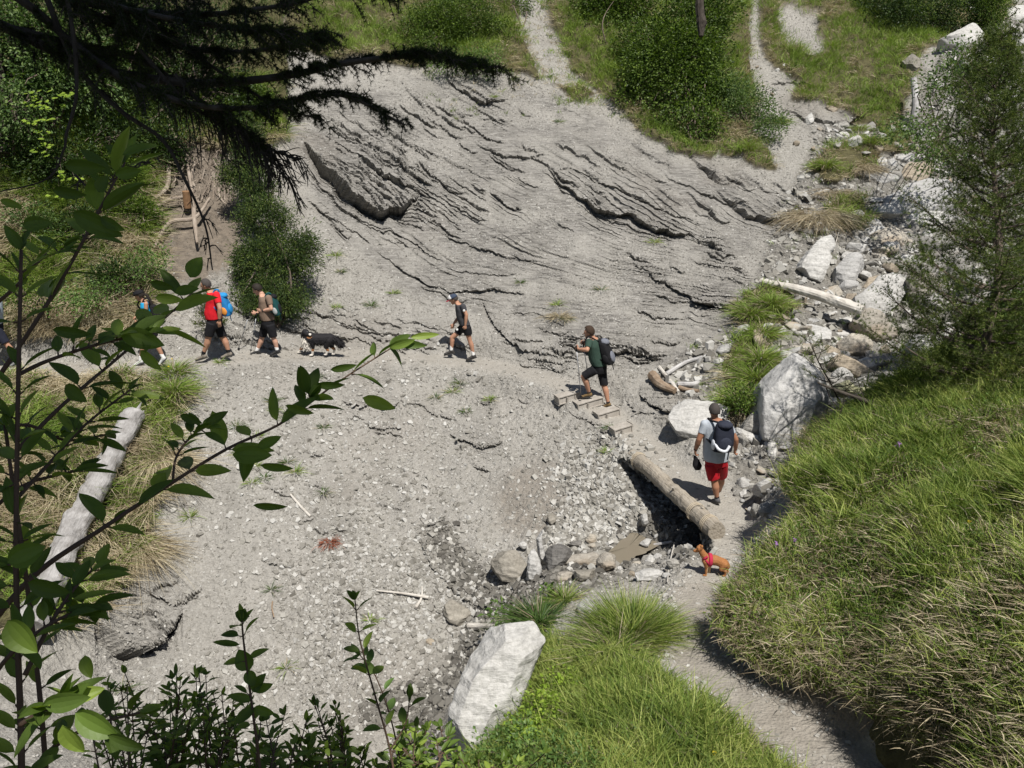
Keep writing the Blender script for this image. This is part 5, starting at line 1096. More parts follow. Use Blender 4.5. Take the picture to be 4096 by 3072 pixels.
# ================================================================ people and dogs
def Vp(px, py, y):
    k = (1536.-py)/FPX; Z = y/(CP+SP*k); return P(px, py, Z)
_ico = {}
def ico(sub=2):
    if sub not in _ico:
        bm = bmesh.new(); bmesh.ops.create_icosphere(bm, subdivisions=sub, radius=1); V = np.array([v.co[:] for v in bm.verts]); F = np.array([[v.index for v in f.verts] for f in bm.faces]); bm.free(); _ico[sub] = (V, F)
    return _ico[sub]
def axes(f, up=(0, 0, 1)):
    f = unit(np.array(f, float)); s = unit(np.cross(up, f)); u = np.cross(f, s); return s, f, u    # s = the figure's left
def ell(mb, c, r, A=None, sub=2):
    V, F = ico(sub); A = A or (np.array([1., 0, 0]), np.array([0, 1., 0]), np.array([0, 0, 1.])); mb.add(np.array(c)+V[:, :1]*r[0]*A[0]+V[:, 1:2]*r[1]*A[1]+V[:, 2:]*r[2]*A[2], F)
def cap(mb, a, ra, b, rb, n=12, flat=False):
    a = np.array(a, float); b = np.array(b, float); V, F, F3 = tube(np.stack([a, (a+b)/2, b]), [ra, (ra+rb)/2, rb], n); mb.add(V, F, F3)
    if not flat: ell(mb, a, [ra]*3); ell(mb, b, [rb]*3)
def loft(mb, secs, S, Fb, n=20):
    """secs (center, lateral radius, front-back radius)"""
    th = np.arange(n)/n*2*np.pi; m = len(secs); c = spline(np.array([s[0] for s in secs]), m*3); la = np.interp(np.linspace(0, m-1, m*3), range(m), [s[1] for s in secs]); fb = np.interp(np.linspace(0, m-1, m*3), range(m), [s[2] for s in secs])
    V = (c[:, None]+S*(np.cos(th)[None, :, None]*la[:, None, None])+Fb*(np.sin(th)[None, :, None]*fb[:, None, None])).reshape(-1, 3); M = m*3
    i = np.arange(M-1)[:, None]*n; j = np.arange(n)[None]; k = (j+1) % n; F = np.stack([i+j, i+k, i+n+k, i+n+j], -1).reshape(-1, 4)
    V = np.concatenate([V, c[:1], c[-1:]]); j = np.arange(n); k = (j+1) % n; e = (M-1)*n; q = M*n; mb.add(V, F, np.concatenate([np.stack([k, j, np.full(n, q)], -1), np.stack([e+j, e+k, np.full(n, q+1)], -1)]))
def blob(name, mb, voxel, mat, parent, smooth=4, fold=0.0, fs=9.):
    V = np.concatenate(mb.V)-np.array(parent.location[:]); o = mesh_np(name, V, [np.concatenate(v) for v in mb.F.values()], mat, parent)
    bm = bmesh.new(); bm.from_mesh(o.data); bmesh.ops.recalc_face_normals(bm, faces=bm.faces[:]); bm.to_mesh(o.data); bm.free()
    m = o.modifiers.new('r', 'REMESH'); m.mode = 'VOXEL'; m.voxel_size = voxel; s = o.modifiers.new('s', 'SMOOTH'); s.iterations = smooth; s.factor = .5; evalmesh(o)
    me = o.data; me.materials.clear(); [me.materials.append(q) for q in (mat if isinstance(mat, list) else [mat])]
    if fold:
        v = get_co(me); nn = get_no(me); d = fold*(fbm3(v*np.array([fs, fs, fs*.55]), 3, 3)-.6*np.abs(fbm3(v*np.array([fs*1.6, fs*1.6, fs*.8])+5, 2, 6))); v = v+nn*d[:, None]; me.vertices.foreach_set('co', v.astype(np.float32).ravel())
    me.polygons.foreach_set('use_smooth', np.ones(len(me.polygons), bool)); me.update(); return o
def hand(mb, w, tip, side, curl, k=1.0, thumb=1):
    """palm and five separate fingers from the wrist w towards tip"""
    w = np.array(w); d = unit(np.array(tip)-w); s = unit(side-d*np.dot(side, d)); n = np.cross(d, s); A = (s, d, n)
    ell(mb, w+d*.05*k, [.038*k, .055*k, .018*k], A)
    for i, (o, l) in enumerate(((-.029, .062), (-.010, .076), (.010, .08), (.029, .070))):
        a = w+d*.092*k+s*o*k; c = curl+(.12*(3-i) if curl > .3 else 0); d1 = unit(d*math.cos(c)+n*math.sin(c)); d2 = unit(d*math.cos(c*2.1)+n*math.sin(c*2.1)); m_ = a+d1*l*.5*k
        cap(mb, a-d*.02*k, .0105*k, m_, .0095*k, 8); cap(mb, m_, .0095*k, m_+d2*l*.5*k, .008*k, 8)
    a = w+d*.035*k+s*.034*k*thumb; b = a+unit(s*thumb*.8+d*.8+n*.3)*.035*k; cap(mb, a, .013*k, b, .011*k, 8); cap(mb, b, .011*k, b+unit(d+s*thumb*.15+n*.5)*.03*k, .009*k, 8)
def cloth(name, c, rough=.85, var=.1): return plain(name, c, rough, 60, .25, var, .15)
M_skin = plain('skin', (.42, .225, .145), .55, 30, .1, .08, .35); M_skin2 = plain('tanned_skin', (.33, .16, .095), .55, 30, .1, .08, .35); M_skin3 = plain('fair_skin', (.50, .29, .205), .55, 30, .1, .06, .35)
M_hair = plain('dark_hair', (.022, .017, .013), .7, 120, .6, .3); M_hair2 = plain('greying_hair', (.06, .052, .048), .8, 150, .6, .4)
M_black = cloth('black_cloth', (.014, .014, .016)); M_whitec = cloth('white_cloth', (.75, .74, .72)); M_eye = plain('eye_dark', (.02, .015, .012), .3); M_lip = plain('lips', (.28, .10, .08), .5)
M_rub = plain('sole_rubber', (.05, .048, .045), .8)
def person(label, O, sc, yref, j, secs, sy0, F, HF, mats, opt=None):
    """j: joint -> (X, Y, depth) in the figure's own frame; secs torso sections (X, Y, lateral, front-back)"""
    opt = opt or {}; k = opt.get('k', 1.0); W = lambda q: Vp(O[0]+q[0]/sc, O[1]+q[1]/sc, yref+(q[2] if len(q) > 2 else 0))
    J = {a: W(b) for a, b in j.items()}; S, Fv, U_ = axes(F); e = empty('person', (J['anA']+J['anB'])/2*np.array([1, 1, 0])+np.array([0, 0, min(J['anA'][2], J['anB'][2])-.09]), label, 'person')
    T = [(W((x, y, sy0)), la, fb) for x, y, la, fb in secs]; body = MB(); hs, hf, hu = axes(HF, (0, 0, 1)); h = J['head']
    ell(body, h+hu*.012*k, [.076*k, .096*k, .108*k], (hs, hf, hu), 3); ell(body, h+hf*.028*k-hu*.058*k, [.055*k, .062*k, .058*k], (hs, hf, hu)); ell(body, h+hf*.088*k+hu*.028*k, [.038*k, .016*k, .012*k], (hs, hf, hu))
    cap(body, h+hf*.088*k+hu*.012*k, .009*k, h+hf*.112*k-hu*.022*k, .014*k, 8); ell(body, h+hf*.086*k-hu*.062*k, [.026*k, .012*k, .014*k], (hs, hf, hu)); ell(body, h+hf*.07*k-hu*.1*k, [.024*k, .022*k, .018*k], (hs, hf, hu))
    for s in (-1, 1): ell(body, h+hs*s*.078*k-hf*.008*k, [.012*k, .022*k, .033*k], (hs, hf, hu))
    neck = T[0][0]; cap(body, h-hu*.05*k-hf*.015*k, .056*k, neck, .06*k); tb = [(c, la-(.014 if i_ < len(T)-4 else .035), fb-(.014 if i_ < len(T)-4 else .035)) for i_, (c, la, fb) in enumerate(T[1:])]; loft(body, [(neck, .065*k, .062*k)]+tb, S, Fv)
    arms = []
    for s in 'AB':
        sh, el, wr, tp = J['sh'+s], J['el'+s], J['wr'+s], J['hd'+s]; g = opt.get('arm', 1.)
        cap(body, sh, .056*k*g, el, .041*k*g); cap(body, el, .042*k*g, el+(wr-el)*.35, .043*k*g); cap(body, el+(wr-el)*.35, .043*k*g, wr, .026*k*g)
        hand(body, wr, tp, opt.get('side'+s, Fv), opt.get('curl'+s, .55), k*1.03, opt.get('thumb'+s, 1)); arms.append((sh, el, wr))
        hp, kn, an, to = J['hip'+s], J['kn'+s], J['an'+s], J['to'+s]; g = opt.get('leg', 1.)
        cap(body, hp+(kn-hp)*.12, .080*k*g, kn, .056*k*g); cap(body, kn, .056*k*g, kn+(an-kn)*.3-Fv*.012, .061*k*g); cap(body, kn+(an-kn)*.3-Fv*.012, .061*k*g, an, .036*k)
        cap(body, an, .034*k, an+[0, 0, -.03], .030*k)
    blob('body', body, .0095, mats['skin'], e, 3)
    ey = MB(); [ell(ey, h+hf*.088*k+hs*s*.031*k+hu*.012*k, [.013*k, .006*k, .006*k], (hs, hf, hu), 1) for s in (-1, 1)]; o = ey.build('eyes', M_eye, None, True); rel(o, e)
    mo = MB(); ell(mo, h+hf*.094*k-hu*.06*k, [.02*k, .006*k, .004*k], (hs, hf, hu), 1); o = mo.build('mouth', M_lip, None, True); rel(o, e)
    # hair: a cap of the skull, open at the face
    V, Fh = ico(4); keep = ~((V[:, 1] > .18+.5*np.clip(V[:, 2]-.05, 0, 1)*1.3) & (V[:, 2] < .62)) & (V[:, 2] > -.42+.0*V[:, 1]); keep &= ~((np.abs(V[:, 0]) > .8) & (V[:, 2] < -.02) & (V[:, 1] > -.15)); keep |= V[:, 2] > .66
    f = Fh[keep[Fh].all(1)]; hr = opt.get('hair', .011); q = V*(1+.03*fbm3(V*6, 2, 8))[:, None]; Vw = h+hu*.014*k+q[:, :1]*(.076*k+hr)*hs+q[:, 1:2]*(.096*k+hr)*hf-hf*.004+q[:, 2:]*(.108*k+hr)*hu
    o = mesh_np('hair', Vw-np.array(e.location[:]), f, mats['hair'], e, True); so_ = o.modifiers.new('t', 'SOLIDIFY'); so_.thickness = .012; so_.offset = -1
    # shirt
    sh_ = MB(); nsh = opt.get('shirt_to', len(T)-2); loft(sh_, [(T[1][0]+U_*.0, T[1][1]*.62, T[1][2]*.95)]+T[1:nsh], S, Fv); sl = opt.get('sleeve', .62)
    if sl > 0:
        for sh, el, wr in arms: cap(sh_, sh, .076*k, sh+(el-sh)*sl, .066*k, 14, True); ell(sh_, sh, [.078*k]*3)
    blob('shirt', sh_, .011, mats['shirt'], e, 4, .010)
    # shorts
    st = MB(); loft(st, [(c_, la_-(.014 if i_ < 2 else 0), fb_-(.014 if i_ < 2 else 0)) for i_, (c_, la_, fb_) in enumerate(T[nsh-2:])], S, Fv); ln = opt.get('short', .86)
    for s in 'AB':
        hp, kn = J['hip'+s], J['kn'+s]; cap(st, hp+[0, 0, .03], .112*k, hp+(kn-hp)*ln, opt.get('hem', .096)*k, 16, True)
    blob('shorts', st, .011, mats['shorts'], e, 4, .010)
    for s in 'AB':
        kn, an, to = J['kn'+s], J['an'+s], J['to'+s]; d = unit((to-an)*np.array([1, 1, .55])); up = unit(kn-an); sk = MB(); cap(sk, an-up*.04, .043*k, an+up*opt.get('sock', .06), .045*k, 12, True)
        blob('sock', sk, .009, mats['sock'], e, 2)
        sd_ = unit(np.cross([0, 0, 1], d)); b_ = an+np.array([0, 0, -.055*k]); shoe = MB(); A = (sd_, d, np.cross(sd_, d) if np.cross(sd_, d)[2] > 0 else -np.cross(sd_, d))
        ell(shoe, b_-d*.015, [.044*k, .062*k, .05*k], A); cap(shoe, b_, .042*k, b_+d*.10*k-A[2]*.008, .036*k); ell(shoe, b_+d*.14*k-A[2]*.012, [.046*k, .062*k, .030*k], A); cap(shoe, an-up*.015, .045*k, b_, .045*k)
        so2 = blob('shoe', shoe, .009, mats['shoe'], e, 3); sl_ = MB(); th = np.arange(24)/24*6.283; x_ = np.cos(th)*(.046+.004*np.sin(th))*k; y_ = np.sin(th)*.145*k+.065*k
        top = b_+sd_*x_[:, None]+d*y_[:, None]-A[2]*.030*k; bot = top-A[2]*.022*k; i = np.arange(24); q = (i+1) % 24; sl_.add(np.concatenate([top, bot]), np.stack([i, q, q+24, i+24], -1), i[None], (i[::-1]+24)[None]); o = sl_.build('sole', mats.get('sole', M_rub), None); o.parent = so2; Vv = get_co(o.data)-np.array(e.location[:]); o.data.vertices.foreach_set('co', Vv.astype(np.float32).ravel()); o.data.update()
    return e, J, T, (S, Fv, U_), (hs, hf, hu)
def strapline(mb, pts, w=.018, t=.006):
    p = spline(np.array(pts), 16); V, F, F3 = tube(p, w, 6); T = np.gradient(p, axis=0); mb.add(V, F, F3)
def backpack(label, c, S, Fv, U_, w, d, h, mat, mats, strapmat, shoulders, group=None, lower=None, accent=None):
    """c: centre of the pack, lying on the back"""
    e = empty('backpack', c-U_*h*.5, label, 'backpack', group); mb = MB(); n = 18; th = np.arange(n)/n*6.283
    prof = [(-.5, .80, .75), (-.47, .95, .95), (-.2, 1.0, 1.12), (.1, .98, 1.0), (.33, .88, .82), (.46, .66, .6), (.5, .4, .4)]
    sup = lambda a: np.sign(a)*np.abs(a)**.62; R_ = [c+U_*h*z+S*(sup(np.cos(th))*w*.5*a)[:, None]-Fv*(sup(np.sin(th))*d*.5*b+ (b-1)*d*.3)[:, None] for z, a, b in prof]
    V = np.concatenate(R_); m = len(prof); i = np.arange(m-1)[:, None]*n; j = np.arange(n)[None]; kk = (j+1) % n; mb.add(V, np.stack([i+j, i+kk, i+n+kk, i+n+j], -1).reshape(-1, 4), np.arange(n)[None][:, ::-1], (np.arange(n)+(m-1)*n)[None]); blob('pack_body', mb, .012, mat, e, 3, .007, 12)
    pk = MB(); ell(pk, c-U_*h*.18-Fv*d*.52, [w*.36, d*.20, h*.24], (S, Fv, U_)); blob('front_pocket', pk, .011, mats, e, 2, .005, 14)
    ld = MB(); ell(ld, c+U_*h*.40-Fv*d*.12, [w*.40, d*.48, h*.13], (S, Fv, U_)); blob('lid', ld, .011, mats, e, 2, .004, 14)
    sp_ = MB(); ell(sp_, c-U_*h*.25+S*w*.48, [w*.10, d*.34, h*.19], (S, Fv, U_)); blob('side_pocket', sp_, .011, accent or mat, e, 2, .004, 14)
    for sgn, sh in zip((1, -1), shoulders):
        st = MB(); top = c+U_*h*.42+S*sgn*w*.25+Fv*d*.4; ov = sh*np.array([1, 1, 1])+U_*.088-S*sgn*.065; fr = ov+Fv*.115-U_*.13; bt = c-U_*h*.30+S*sgn*w*.46+Fv*d*.45; strapline(st, [top, ov-Fv*.05, ov+Fv*.04, fr, (fr+bt)/2+S*sgn*.05+Fv*.05-U_*.04, bt], .017); o = st.build('strap', strapmat, None, True); rel(o, e)
    ls = MB(); strapline(ls, [c-U_*h*.42-S*w*.3-Fv*d*.2, c-U_*h*.62-S*w*.32-Fv*d*.1, c-U_*h*.78-S*w*.3-Fv*d*.12], .010); o = ls.build('hanging_strap', strapmat, None, True); rel(o, e)
    return e
def pole(label, a, b, group='trekking poles'):
    a = np.array(a); b = np.array(b); e = empty('trekking_pole', b, label, 'trekking pole', group); d = unit(a-b); L = np.linalg.norm(a-b)
    for nm, p, q, r0, r1, m in (('shaft', b+d*.04, a-d*.12, .0065, .009, M_alu), ('grip', a-d*.13, a, .014, .017, M_black), ('tip', b, b+d*.05, .003, .006, M_black), ('basket', b+d*.055, b+d*.065, .03, .028, M_black)):
        V, F, F3 = tube([p, (p+q)/2, q], [r0, (r0+r1)/2, r1], 9); o = mesh_np(nm, V-b, [F, F3], m, e, True)
    V, F, F3 = tube([b+d*(L*.45), b+d*(L*.5)], [.011, .011], 9); mesh_np('clamp', V-b, [F, F3], M_black, e)
m, t, b = newmat('aluminium'); b.inputs['Base Color'].default_value = (.35, .36, .38, 1); b.inputs['Metallic'].default_value = .7; b.inputs['Roughness'].default_value = .4; M_alu = m
def band(mb_name, e, w, el, mat, r=.034, wd=.02):
    d = unit(w-el); V, F, F3 = tube([w-d*wd*1.5, w-d*wd*.5], [r, r], 12); o = mesh_np(mb_name, V-np.array(e.location[:]), [F, F3], mat, e, True); return o
LEFT = np.array([-1., 0, 0]); 
# --- man in red
O, sc = (740, 1090), 4.366; yr = hit(830, 1446)[1]
e, J, T, A, HA = person('bearded man in a red t-shirt and black shorts walking left with a blue backpack', O, sc, yr,
 dict(head=(362,222,0),shA=(550,392,-.17),elA=(610,628,-.27),wrA=(602,838,-.24),hdA=(600,975,-.24),shB=(490,395,.17),elB=(455,610,.25),wrB=(420,780,.22),hdB=(400,880,.22),
      hipA=(475,905,-.1),knA=(408,1140,-.11),anA=(322,1420,-.1),toA=(165,1510,-.1),hipB=(560,905,.1),knB=(672,1150,.1),anB=(765,1385,.1),toB=(620,1472,.1)),
 [(425,305,.07,.06),(462,340,.165,.085),(500,430,.215,.135),(500,560,.205,.165),(497,700,.21,.19),(512,800,.2,.18),(520,880,.19,.165),(520,965,.165,.13)], 0, LEFT, (-.96,0,-.12),
 dict(skin=M_skin,hair=M_hair2,shirt=cloth('red_shirt',(.62,.018,.028)),shorts=M_black,sock=M_black,shoe=cloth('taupe_shoe',(.21,.185,.155))), dict(k=1.05,curlA=.35,curlB=.5,sideA=LEFT,arm=1.12,leg=1.1,sock=.07,hair=.008))
band('wristband', e, J['wrA'], J['elA'], M_black, .036, .03)
bd = MB(); hs, hf, hu = HA; h = J['head']; ell(bd, h+hf*.045-hu*.085, [.062, .062, .052], (hs, hf, hu)); blob('beard', bd, .009, M_hair, e, 2, .004, 30)
M_bp = cloth('blue_pack', (.02, .17, .42)); backpack('bright blue backpack with orange trim on the man in red', Vp(740+690/4.366, 1090+555/4.366, yr), A[0], A[1], unit(np.array([-.16, 0, 1.])), .30, .2, .50, M_bp, cloth('blue_pocket', (.03, .24, .52)), M_bp, (J['shA'], J['shB']), accent=cloth('orange_trim', (.65, .26, .05)))
# --- man in brown
O, sc = (960, 1110), 4.88; yr = hit(1085, 1424)[1]
e, J, T, A, HA = person('man in a brown t-shirt looking down, walking left with two poles', O, sc, yr,
 dict(head=(338,238,0),shA=(560,402,-.17),elA=(612,612,-.24),wrA=(440,652,-.17),hdA=(290,630,-.12),shB=(480,405,.17),elB=(470,620,.22),wrB=(330,690,.12),hdB=(180,718,.06),
      hipA=(590,950,-.1),knA=(662,1200,-.1),anA=(722,1400,-.1),toA=(570,1510,-.1),hipB=(510,950,.1),knB=(425,1180,.1),anB=(338,1410,.1),toB=(165,1480,.1)),
 [(425,325,.065,.06),(452,360,.16,.085),(482,440,.205,.13),(500,560,.2,.155),(520,700,.2,.165),(545,820,.195,.16),(552,895,.185,.15),(552,975,.165,.13)], 0, LEFT, (-.9,0,-.42),
 dict(skin=M_skin3,hair=M_hair,shirt=cloth('brown_shirt',(.19,.135,.10)),shorts=M_black,sock=M_whitec,shoe=cloth('dark_shoe',(.035,.035,.036))), dict(curlA=.3,curlB=.9,sideA=np.array([0,0,1.]),sideB=np.array([0,0,1.]),sock=.06,hair=.014))
band('watch', e, J['wrA'], J['elA'], M_black, .034, .025)
backpack('dark green backpack with a bottle on the man in brown', Vp(960+680/4.88, 1110+530/4.88, yr), A[0], A[1], unit(np.array([-.2, 0, 1.])), .28, .17, .48, cloth('green_pack', (.012, .06, .062)), M_black, cloth('teal_strap', (.015, .09, .095)), (J['shA'], J['shB']), accent=plain('clear_bottle', (.35, .38, .38), .25))
pole('pole planted by the shoe of the man in brown', Vp(960+328/4.88, 1110+690/4.88, yr-.08), Vp(960+205/4.88, 1110+1465/4.88, yr-.05)); pole('pole swung furthest forward by the man in brown', Vp(960+182/4.88, 1110+712/4.88, yr+.06), Vp(952, 1402, yr+.1))
# --- man in cap
O, sc = (1700, 1140), 2.8; yr = hit(1880, 1443)[1]
e, J, T, A, HA = person('man in a red, white and navy cap striding left in hiking boots', O, sc, yr,
 dict(head=(318,160,0),shA=(424,243,-.17),elA=(464,335,-.22),wrA=(452,450,-.22),hdA=(448,510,-.22),shB=(388,245,.17),elB=(372,370,.2),wrB=(322,432,.12),hdB=(295,500,.1),
      hipA=(468,490,-.1),knA=(502,625,-.1),anA=(540,778,-.1),toA=(455,832,-.1),hipB=(425,490,.1),knB=(302,588,.1),anB=(295,722,.1),toB=(205,768,.1)),
 [(360,198,.065,.06),(378,214,.15,.08),(396,262,.195,.12),(408,330,.185,.135),(424,390,.175,.135),(445,440,.18,.14),(455,480,.17,.14),(458,525,.16,.12)], 0, LEFT, (-.9,0,-.38),
 dict(skin=M_skin,hair=M_hair2,shirt=cloth('charcoal_shirt',(.055,.055,.06)),shorts=M_black,sock=M_whitec,shoe=cloth('boot',(.05,.047,.045))), dict(k=.97,curlA=1.0,curlB=.45,short=.5,sock=.10,hair=.008,sleeve=.55))
hs, hf, hu = HA; h = J['head']; V, F = ico(3); kp = V[:, 2] > -.02; f = F[kp[F].all(1)]; M_navy = cloth('navy_panel', (.045, .06, .095)); M_redc = cloth('red_brim', (.30, .03, .05)); cpt = V[f].mean(1)
o = mesh_np('cap', h+hu*.036+V[:, :1]*.092*hs+V[:, 1:2]*.112*hf+V[:, 2:]*.095*hu-np.array(e.location[:]), f, [M_navy, M_whitec], e, True, midx=((cpt[:, 1] > .2) & (cpt[:, 1] < .8)).astype(int)); so_ = o.modifiers.new('t', 'SOLIDIFY'); so_.thickness = .006
bm_ = MB(); th = np.linspace(-1.2, 1.2, 14); c0 = h+hu*.038; rim = c0+hs*(np.sin(th)*.08)[:, None]+hf*(np.cos(th)*.10)[:, None]; out = c0+hs*(np.sin(th)*.075)[:, None]+hf*(.10+np.cos(th)*.085)[:, None]-hu*.02; q = np.concatenate([rim, out, rim-hu*.006, out-hu*.006]); i = np.arange(13); bm_.add(q, np.stack([i, i+1, i+15, i+14], -1), np.stack([i+28, i+42, i+43, i+29], -1), np.stack([i+14, i+15, i+43, i+42], -1)); o = bm_.build('cap_brim', M_redc, None); rel(o, e)
lg_ = MB(); ell(lg_, J['shA']+(J['elA']-J['shA'])*.38+np.array([0, -.073, 0]), [.028, .006, .03]); o = lg_.build('sleeve_badge', M_whitec, None); rel(o, e)
lg_ = MB(); ell(lg_, Vp(1700+362/2.8, 1140+488/2.8, yr)+np.array([0, -.1, 0]), [.028, .01, .03]); o = lg_.build('shorts_badge', M_whitec, None); rel(o, e)
# --- woman
O, sc = (480, 1080), 4.146; yr = hit(600, 1466)[1]
e, J, T, A, HA = person('woman in a blue tank top and black cap half hidden by leaves', O, sc, yr,
 dict(head=(325,425,0),shA=(432,560,-.15),elA=(432,790,-.19),wrA=(300,862,-.1),hdA=(215,905,-.06),shB=(400,560,.15),elB=(395,780,.18),wrB=(310,775,.12),hdB=(262,780,.1),
      hipA=(530,985,-.09),knA=(600,1235,-.09),anA=(712,1440,-.09),toA=(655,1570,-.09),hipB=(470,985,.09),knB=(388,1150,.09),anB=(345,1480,.09),toB=(235,1570,.09)),
 [(385,505,.05,.048),(405,530,.12,.06),(425,600,.16,.10),(440,690,.145,.11),(460,790,.14,.11),(495,890,.165,.135),(515,960,.17,.14),(515,1020,.155,.12)], 0, LEFT, (-.95,0,-.3),
 dict(skin=M_skin,hair=M_hair,shirt=cloth('blue_top',(.015,.27,.50)),shorts=M_black,sock=M_whitec,shoe=cloth('white_shoe',(.6,.6,.6))), dict(k=.95,curlA=.8,curlB=.8,sleeve=0,short=.45,sock=.08,arm=.85,leg=.95,hair=.012,hem=.1,sideA=np.array([0,0,1.])))
hs, hf, hu = HA; h = J['head']; o = mesh_np('cap', h+hu*.036+V[:, :1]*.094*hs+V[:, 1:2]*.112*hf+V[:, 2:]*.092*hu-np.array(e.location[:]), f, M_black, e, True); so_ = o.modifiers.new('t', 'SOLIDIFY'); so_.thickness = .006
th = np.linspace(-1.2, 1.2, 14); bm_ = MB(); c0 = h+hu*.038; rim = c0+hs*(np.sin(th)*.08)[:, None]+hf*(np.cos(th)*.10)[:, None]; out = c0+hs*(np.sin(th)*.075)[:, None]+hf*(.10+np.cos(th)*.085)[:, None]-hu*.01; q = np.concatenate([rim, out, rim-hu*.006, out-hu*.006]); i = np.arange(13); bm_.add(q, np.stack([i, i+1, i+15, i+14], -1), np.stack([i+28, i+42, i+43, i+29], -1), np.stack([i+14, i+15, i+43, i+42], -1)); o = bm_.build('cap_brim', M_black, None); rel(o, e)
pt = MB(); strapline(pt, [h-hf*.09, h-hf*.15-hu*.04, h-hf*.17-hu*.2, h-hf*.15-hu*.3], .03); o = pt.build('ponytail', M_hair, None, True); rel(o, e)
backpack('small black backpack on the woman in the blue tank top', Vp(480+585/4.146, 1080+720/4.146, yr), A[0], A[1], unit(np.array([-.15, 0, 1.])), .24, .13, .38, M_black, M_black, M_black, (J['shA'], J['shB']))
# --- person cut by the left edge
yr = hit(40, 1475)[1]
e, J, T, A, HA = person('person in a pale shirt and dark shorts cut off by the left edge', (0, 0), 1, yr,
 dict(head=(-48,1158,0),shA=(-22,1205,-.17),elA=(-8,1255,-.22),wrA=(-30,1290,-.2),hdA=(-52,1300,-.2),shB=(-35,1205,.17),elB=(-40,1255,.2),wrB=(-60,1285,.15),hdB=(-75,1290,.15),
      hipA=(-12,1325,-.1),knA=(30,1380,-.1),anA=(68,1438,-.1),toA=(42,1462,-.1),hipB=(-25,1325,.1),knB=(-60,1390,.1),anB=(-75,1448,.1),toB=(-110,1462,.1)),
 [(-34,1180,.065,.06),(-28,1188,.15,.08),(-24,1210,.2,.13),(-22,1240,.2,.15),(-20,1270,.19,.15),(-18,1295,.185,.15),(-17,1318,.18,.15),(-17,1335,.16,.13)], 0, LEFT, (-.96,0,-.2),
 dict(skin=M_skin,hair=M_hair2,shirt=cloth('pale_shirt',(.42,.48,.56)),shorts=cloth('navy_shorts',(.02,.022,.035)),sock=M_whitec,shoe=cloth('grey_shoe',(.2,.2,.2))), dict(k=.98))
# --- man in green
O, sc = (2180, 1280), 2.267; yr = hit(2430, 1632)[1]+.03; FG = unit(np.array([-.9, .42, 0]))
e, J, T, A, HA = person('man in a dark green t-shirt climbing the timber steps with two poles', O, sc, yr,
 dict(head=(398,112,.05),shA=(400,200,-.10),elA=(382,272,-.26),wrA=(308,264,-.12),hdA=(262,238,-.05),shB=(478,190,.22),elB=(420,262,.36),wrB=(362,222,.30),hdB=(326,196,.28),
      hipA=(450,462,-.05),knA=(348,512,-.06),anA=(400,655,.02),toA=(330,682,.06),hipB=(515,470,.12),knB=(535,592,.06),anB=(572,748,.0),toB=(532,782,.05)),
 [(432,158,.07,.062),(446,172,.16,.09),(456,222,.225,.135),(462,300,.215,.165),(472,360,.21,.175),(490,405,.205,.175),(496,440,.19,.16),(496,475,.17,.13)], .05, FG, (-.93,.1,-.1),
 dict(skin=M_skin,hair=plain('brown_hair',(.045,.028,.018),.8,150,.6,.4),shirt=cloth('green_shirt',(.035,.062,.048)),shorts=M_black,sock=M_black,shoe=cloth('brown_shoe',(.17,.115,.055))), dict(k=1.0,curlA=1.2,curlB=1.2,sideA=np.array([0,0,1.]),sideB=np.array([0,0,1.]),short=1.0,hem=.092,sock=.02,leg=1.08,arm=1.08,hair=.016,sleeve=.75))
backpack('black and grey backpack on the man climbing the timber steps', Vp(2180+555/2.267, 1280+285/2.267, yr-.02), A[0], A[1], unit(np.array([-.28, .05, 1.])), .32, .22, .56, M_black, cloth('grey_panel', (.16, .17, .20)), M_black, (J['shA'], J['shB']), accent=M_black)
pole('nearer pole held by the man on the timber steps', Vp(2180+283/2.267, 1280+232/2.267, yr-.1), Vp(2180+330/2.267, 1280+718/2.267, yr-.06)); pole('further pole held by the man on the timber steps', Vp(2180+343/2.267, 1280+200/2.267, yr+.28), Vp(2180+412/2.267, 1280+640/2.267, yr+.3))
# --- man in red shorts
O, sc = (2700, 1580), 1.983; yr = hit(2866, 2012)[1]; FW = unit(np.array([-.12, 1, 0]))
e, J, T, A, HA = person('man in a pale grey t-shirt and red shorts seen from behind', O, sc, yr,
 dict(head=(312,128,.02),shA=(236,232,0),elA=(192,348,-.02),wrA=(162,436,.06),hdA=(158,490,.1),shB=(412,235,0),elB=(480,350,-.02),wrB=(480,428,.06),hdB=(464,478,.1),
      hipA=(282,560,-.02),knA=(314,690,-.04),anA=(332,812,-.04),toA=(280,832,.08),hipB=(368,560,.05),knB=(366,660,.22),anB=(350,760,.46),toB=(335,775,.6)),
 [(314,182,.07,.062),(316,196,.15,.09),(322,235,.225,.13),(324,320,.22,.15),(326,400,.225,.17),(326,470,.225,.175),(326,515,.21,.17),(326,560,.19,.14)], .02, FW, (-.15,.98,-.12),
 dict(skin=M_skin2,hair=M_hair2,shirt=cloth('pale_grey_shirt',(.40,.435,.48)),shorts=cloth('red_shorts',(.36,.012,.02),.5),sock=M_black,shoe=cloth('grey_shoe2',(.10,.10,.105))), dict(k=1.0,curlA=.7,curlB=.8,sideA=FW,sideB=FW,short=.82,hem=.105,sock=.02,leg=1.08,arm=1.18,hair=.006,shirt_to=7))
band('watch', e, J['wrA'], J['elA'], M_black, .034, .022)
bpk = backpack('navy and white backpack on the man in red shorts', Vp(2700+385/1.983, 1580+330/1.983, yr-.27), A[0], A[1], unit(np.array([.03, 0, 1.])), .33, .22, .52, cloth('navy_pack', (.022, .025, .038)), cloth('navy_pack2', (.03, .034, .05)), M_black, (J['shA'], J['shB']), accent=cloth('white_trim', (.62, .64, .68)))
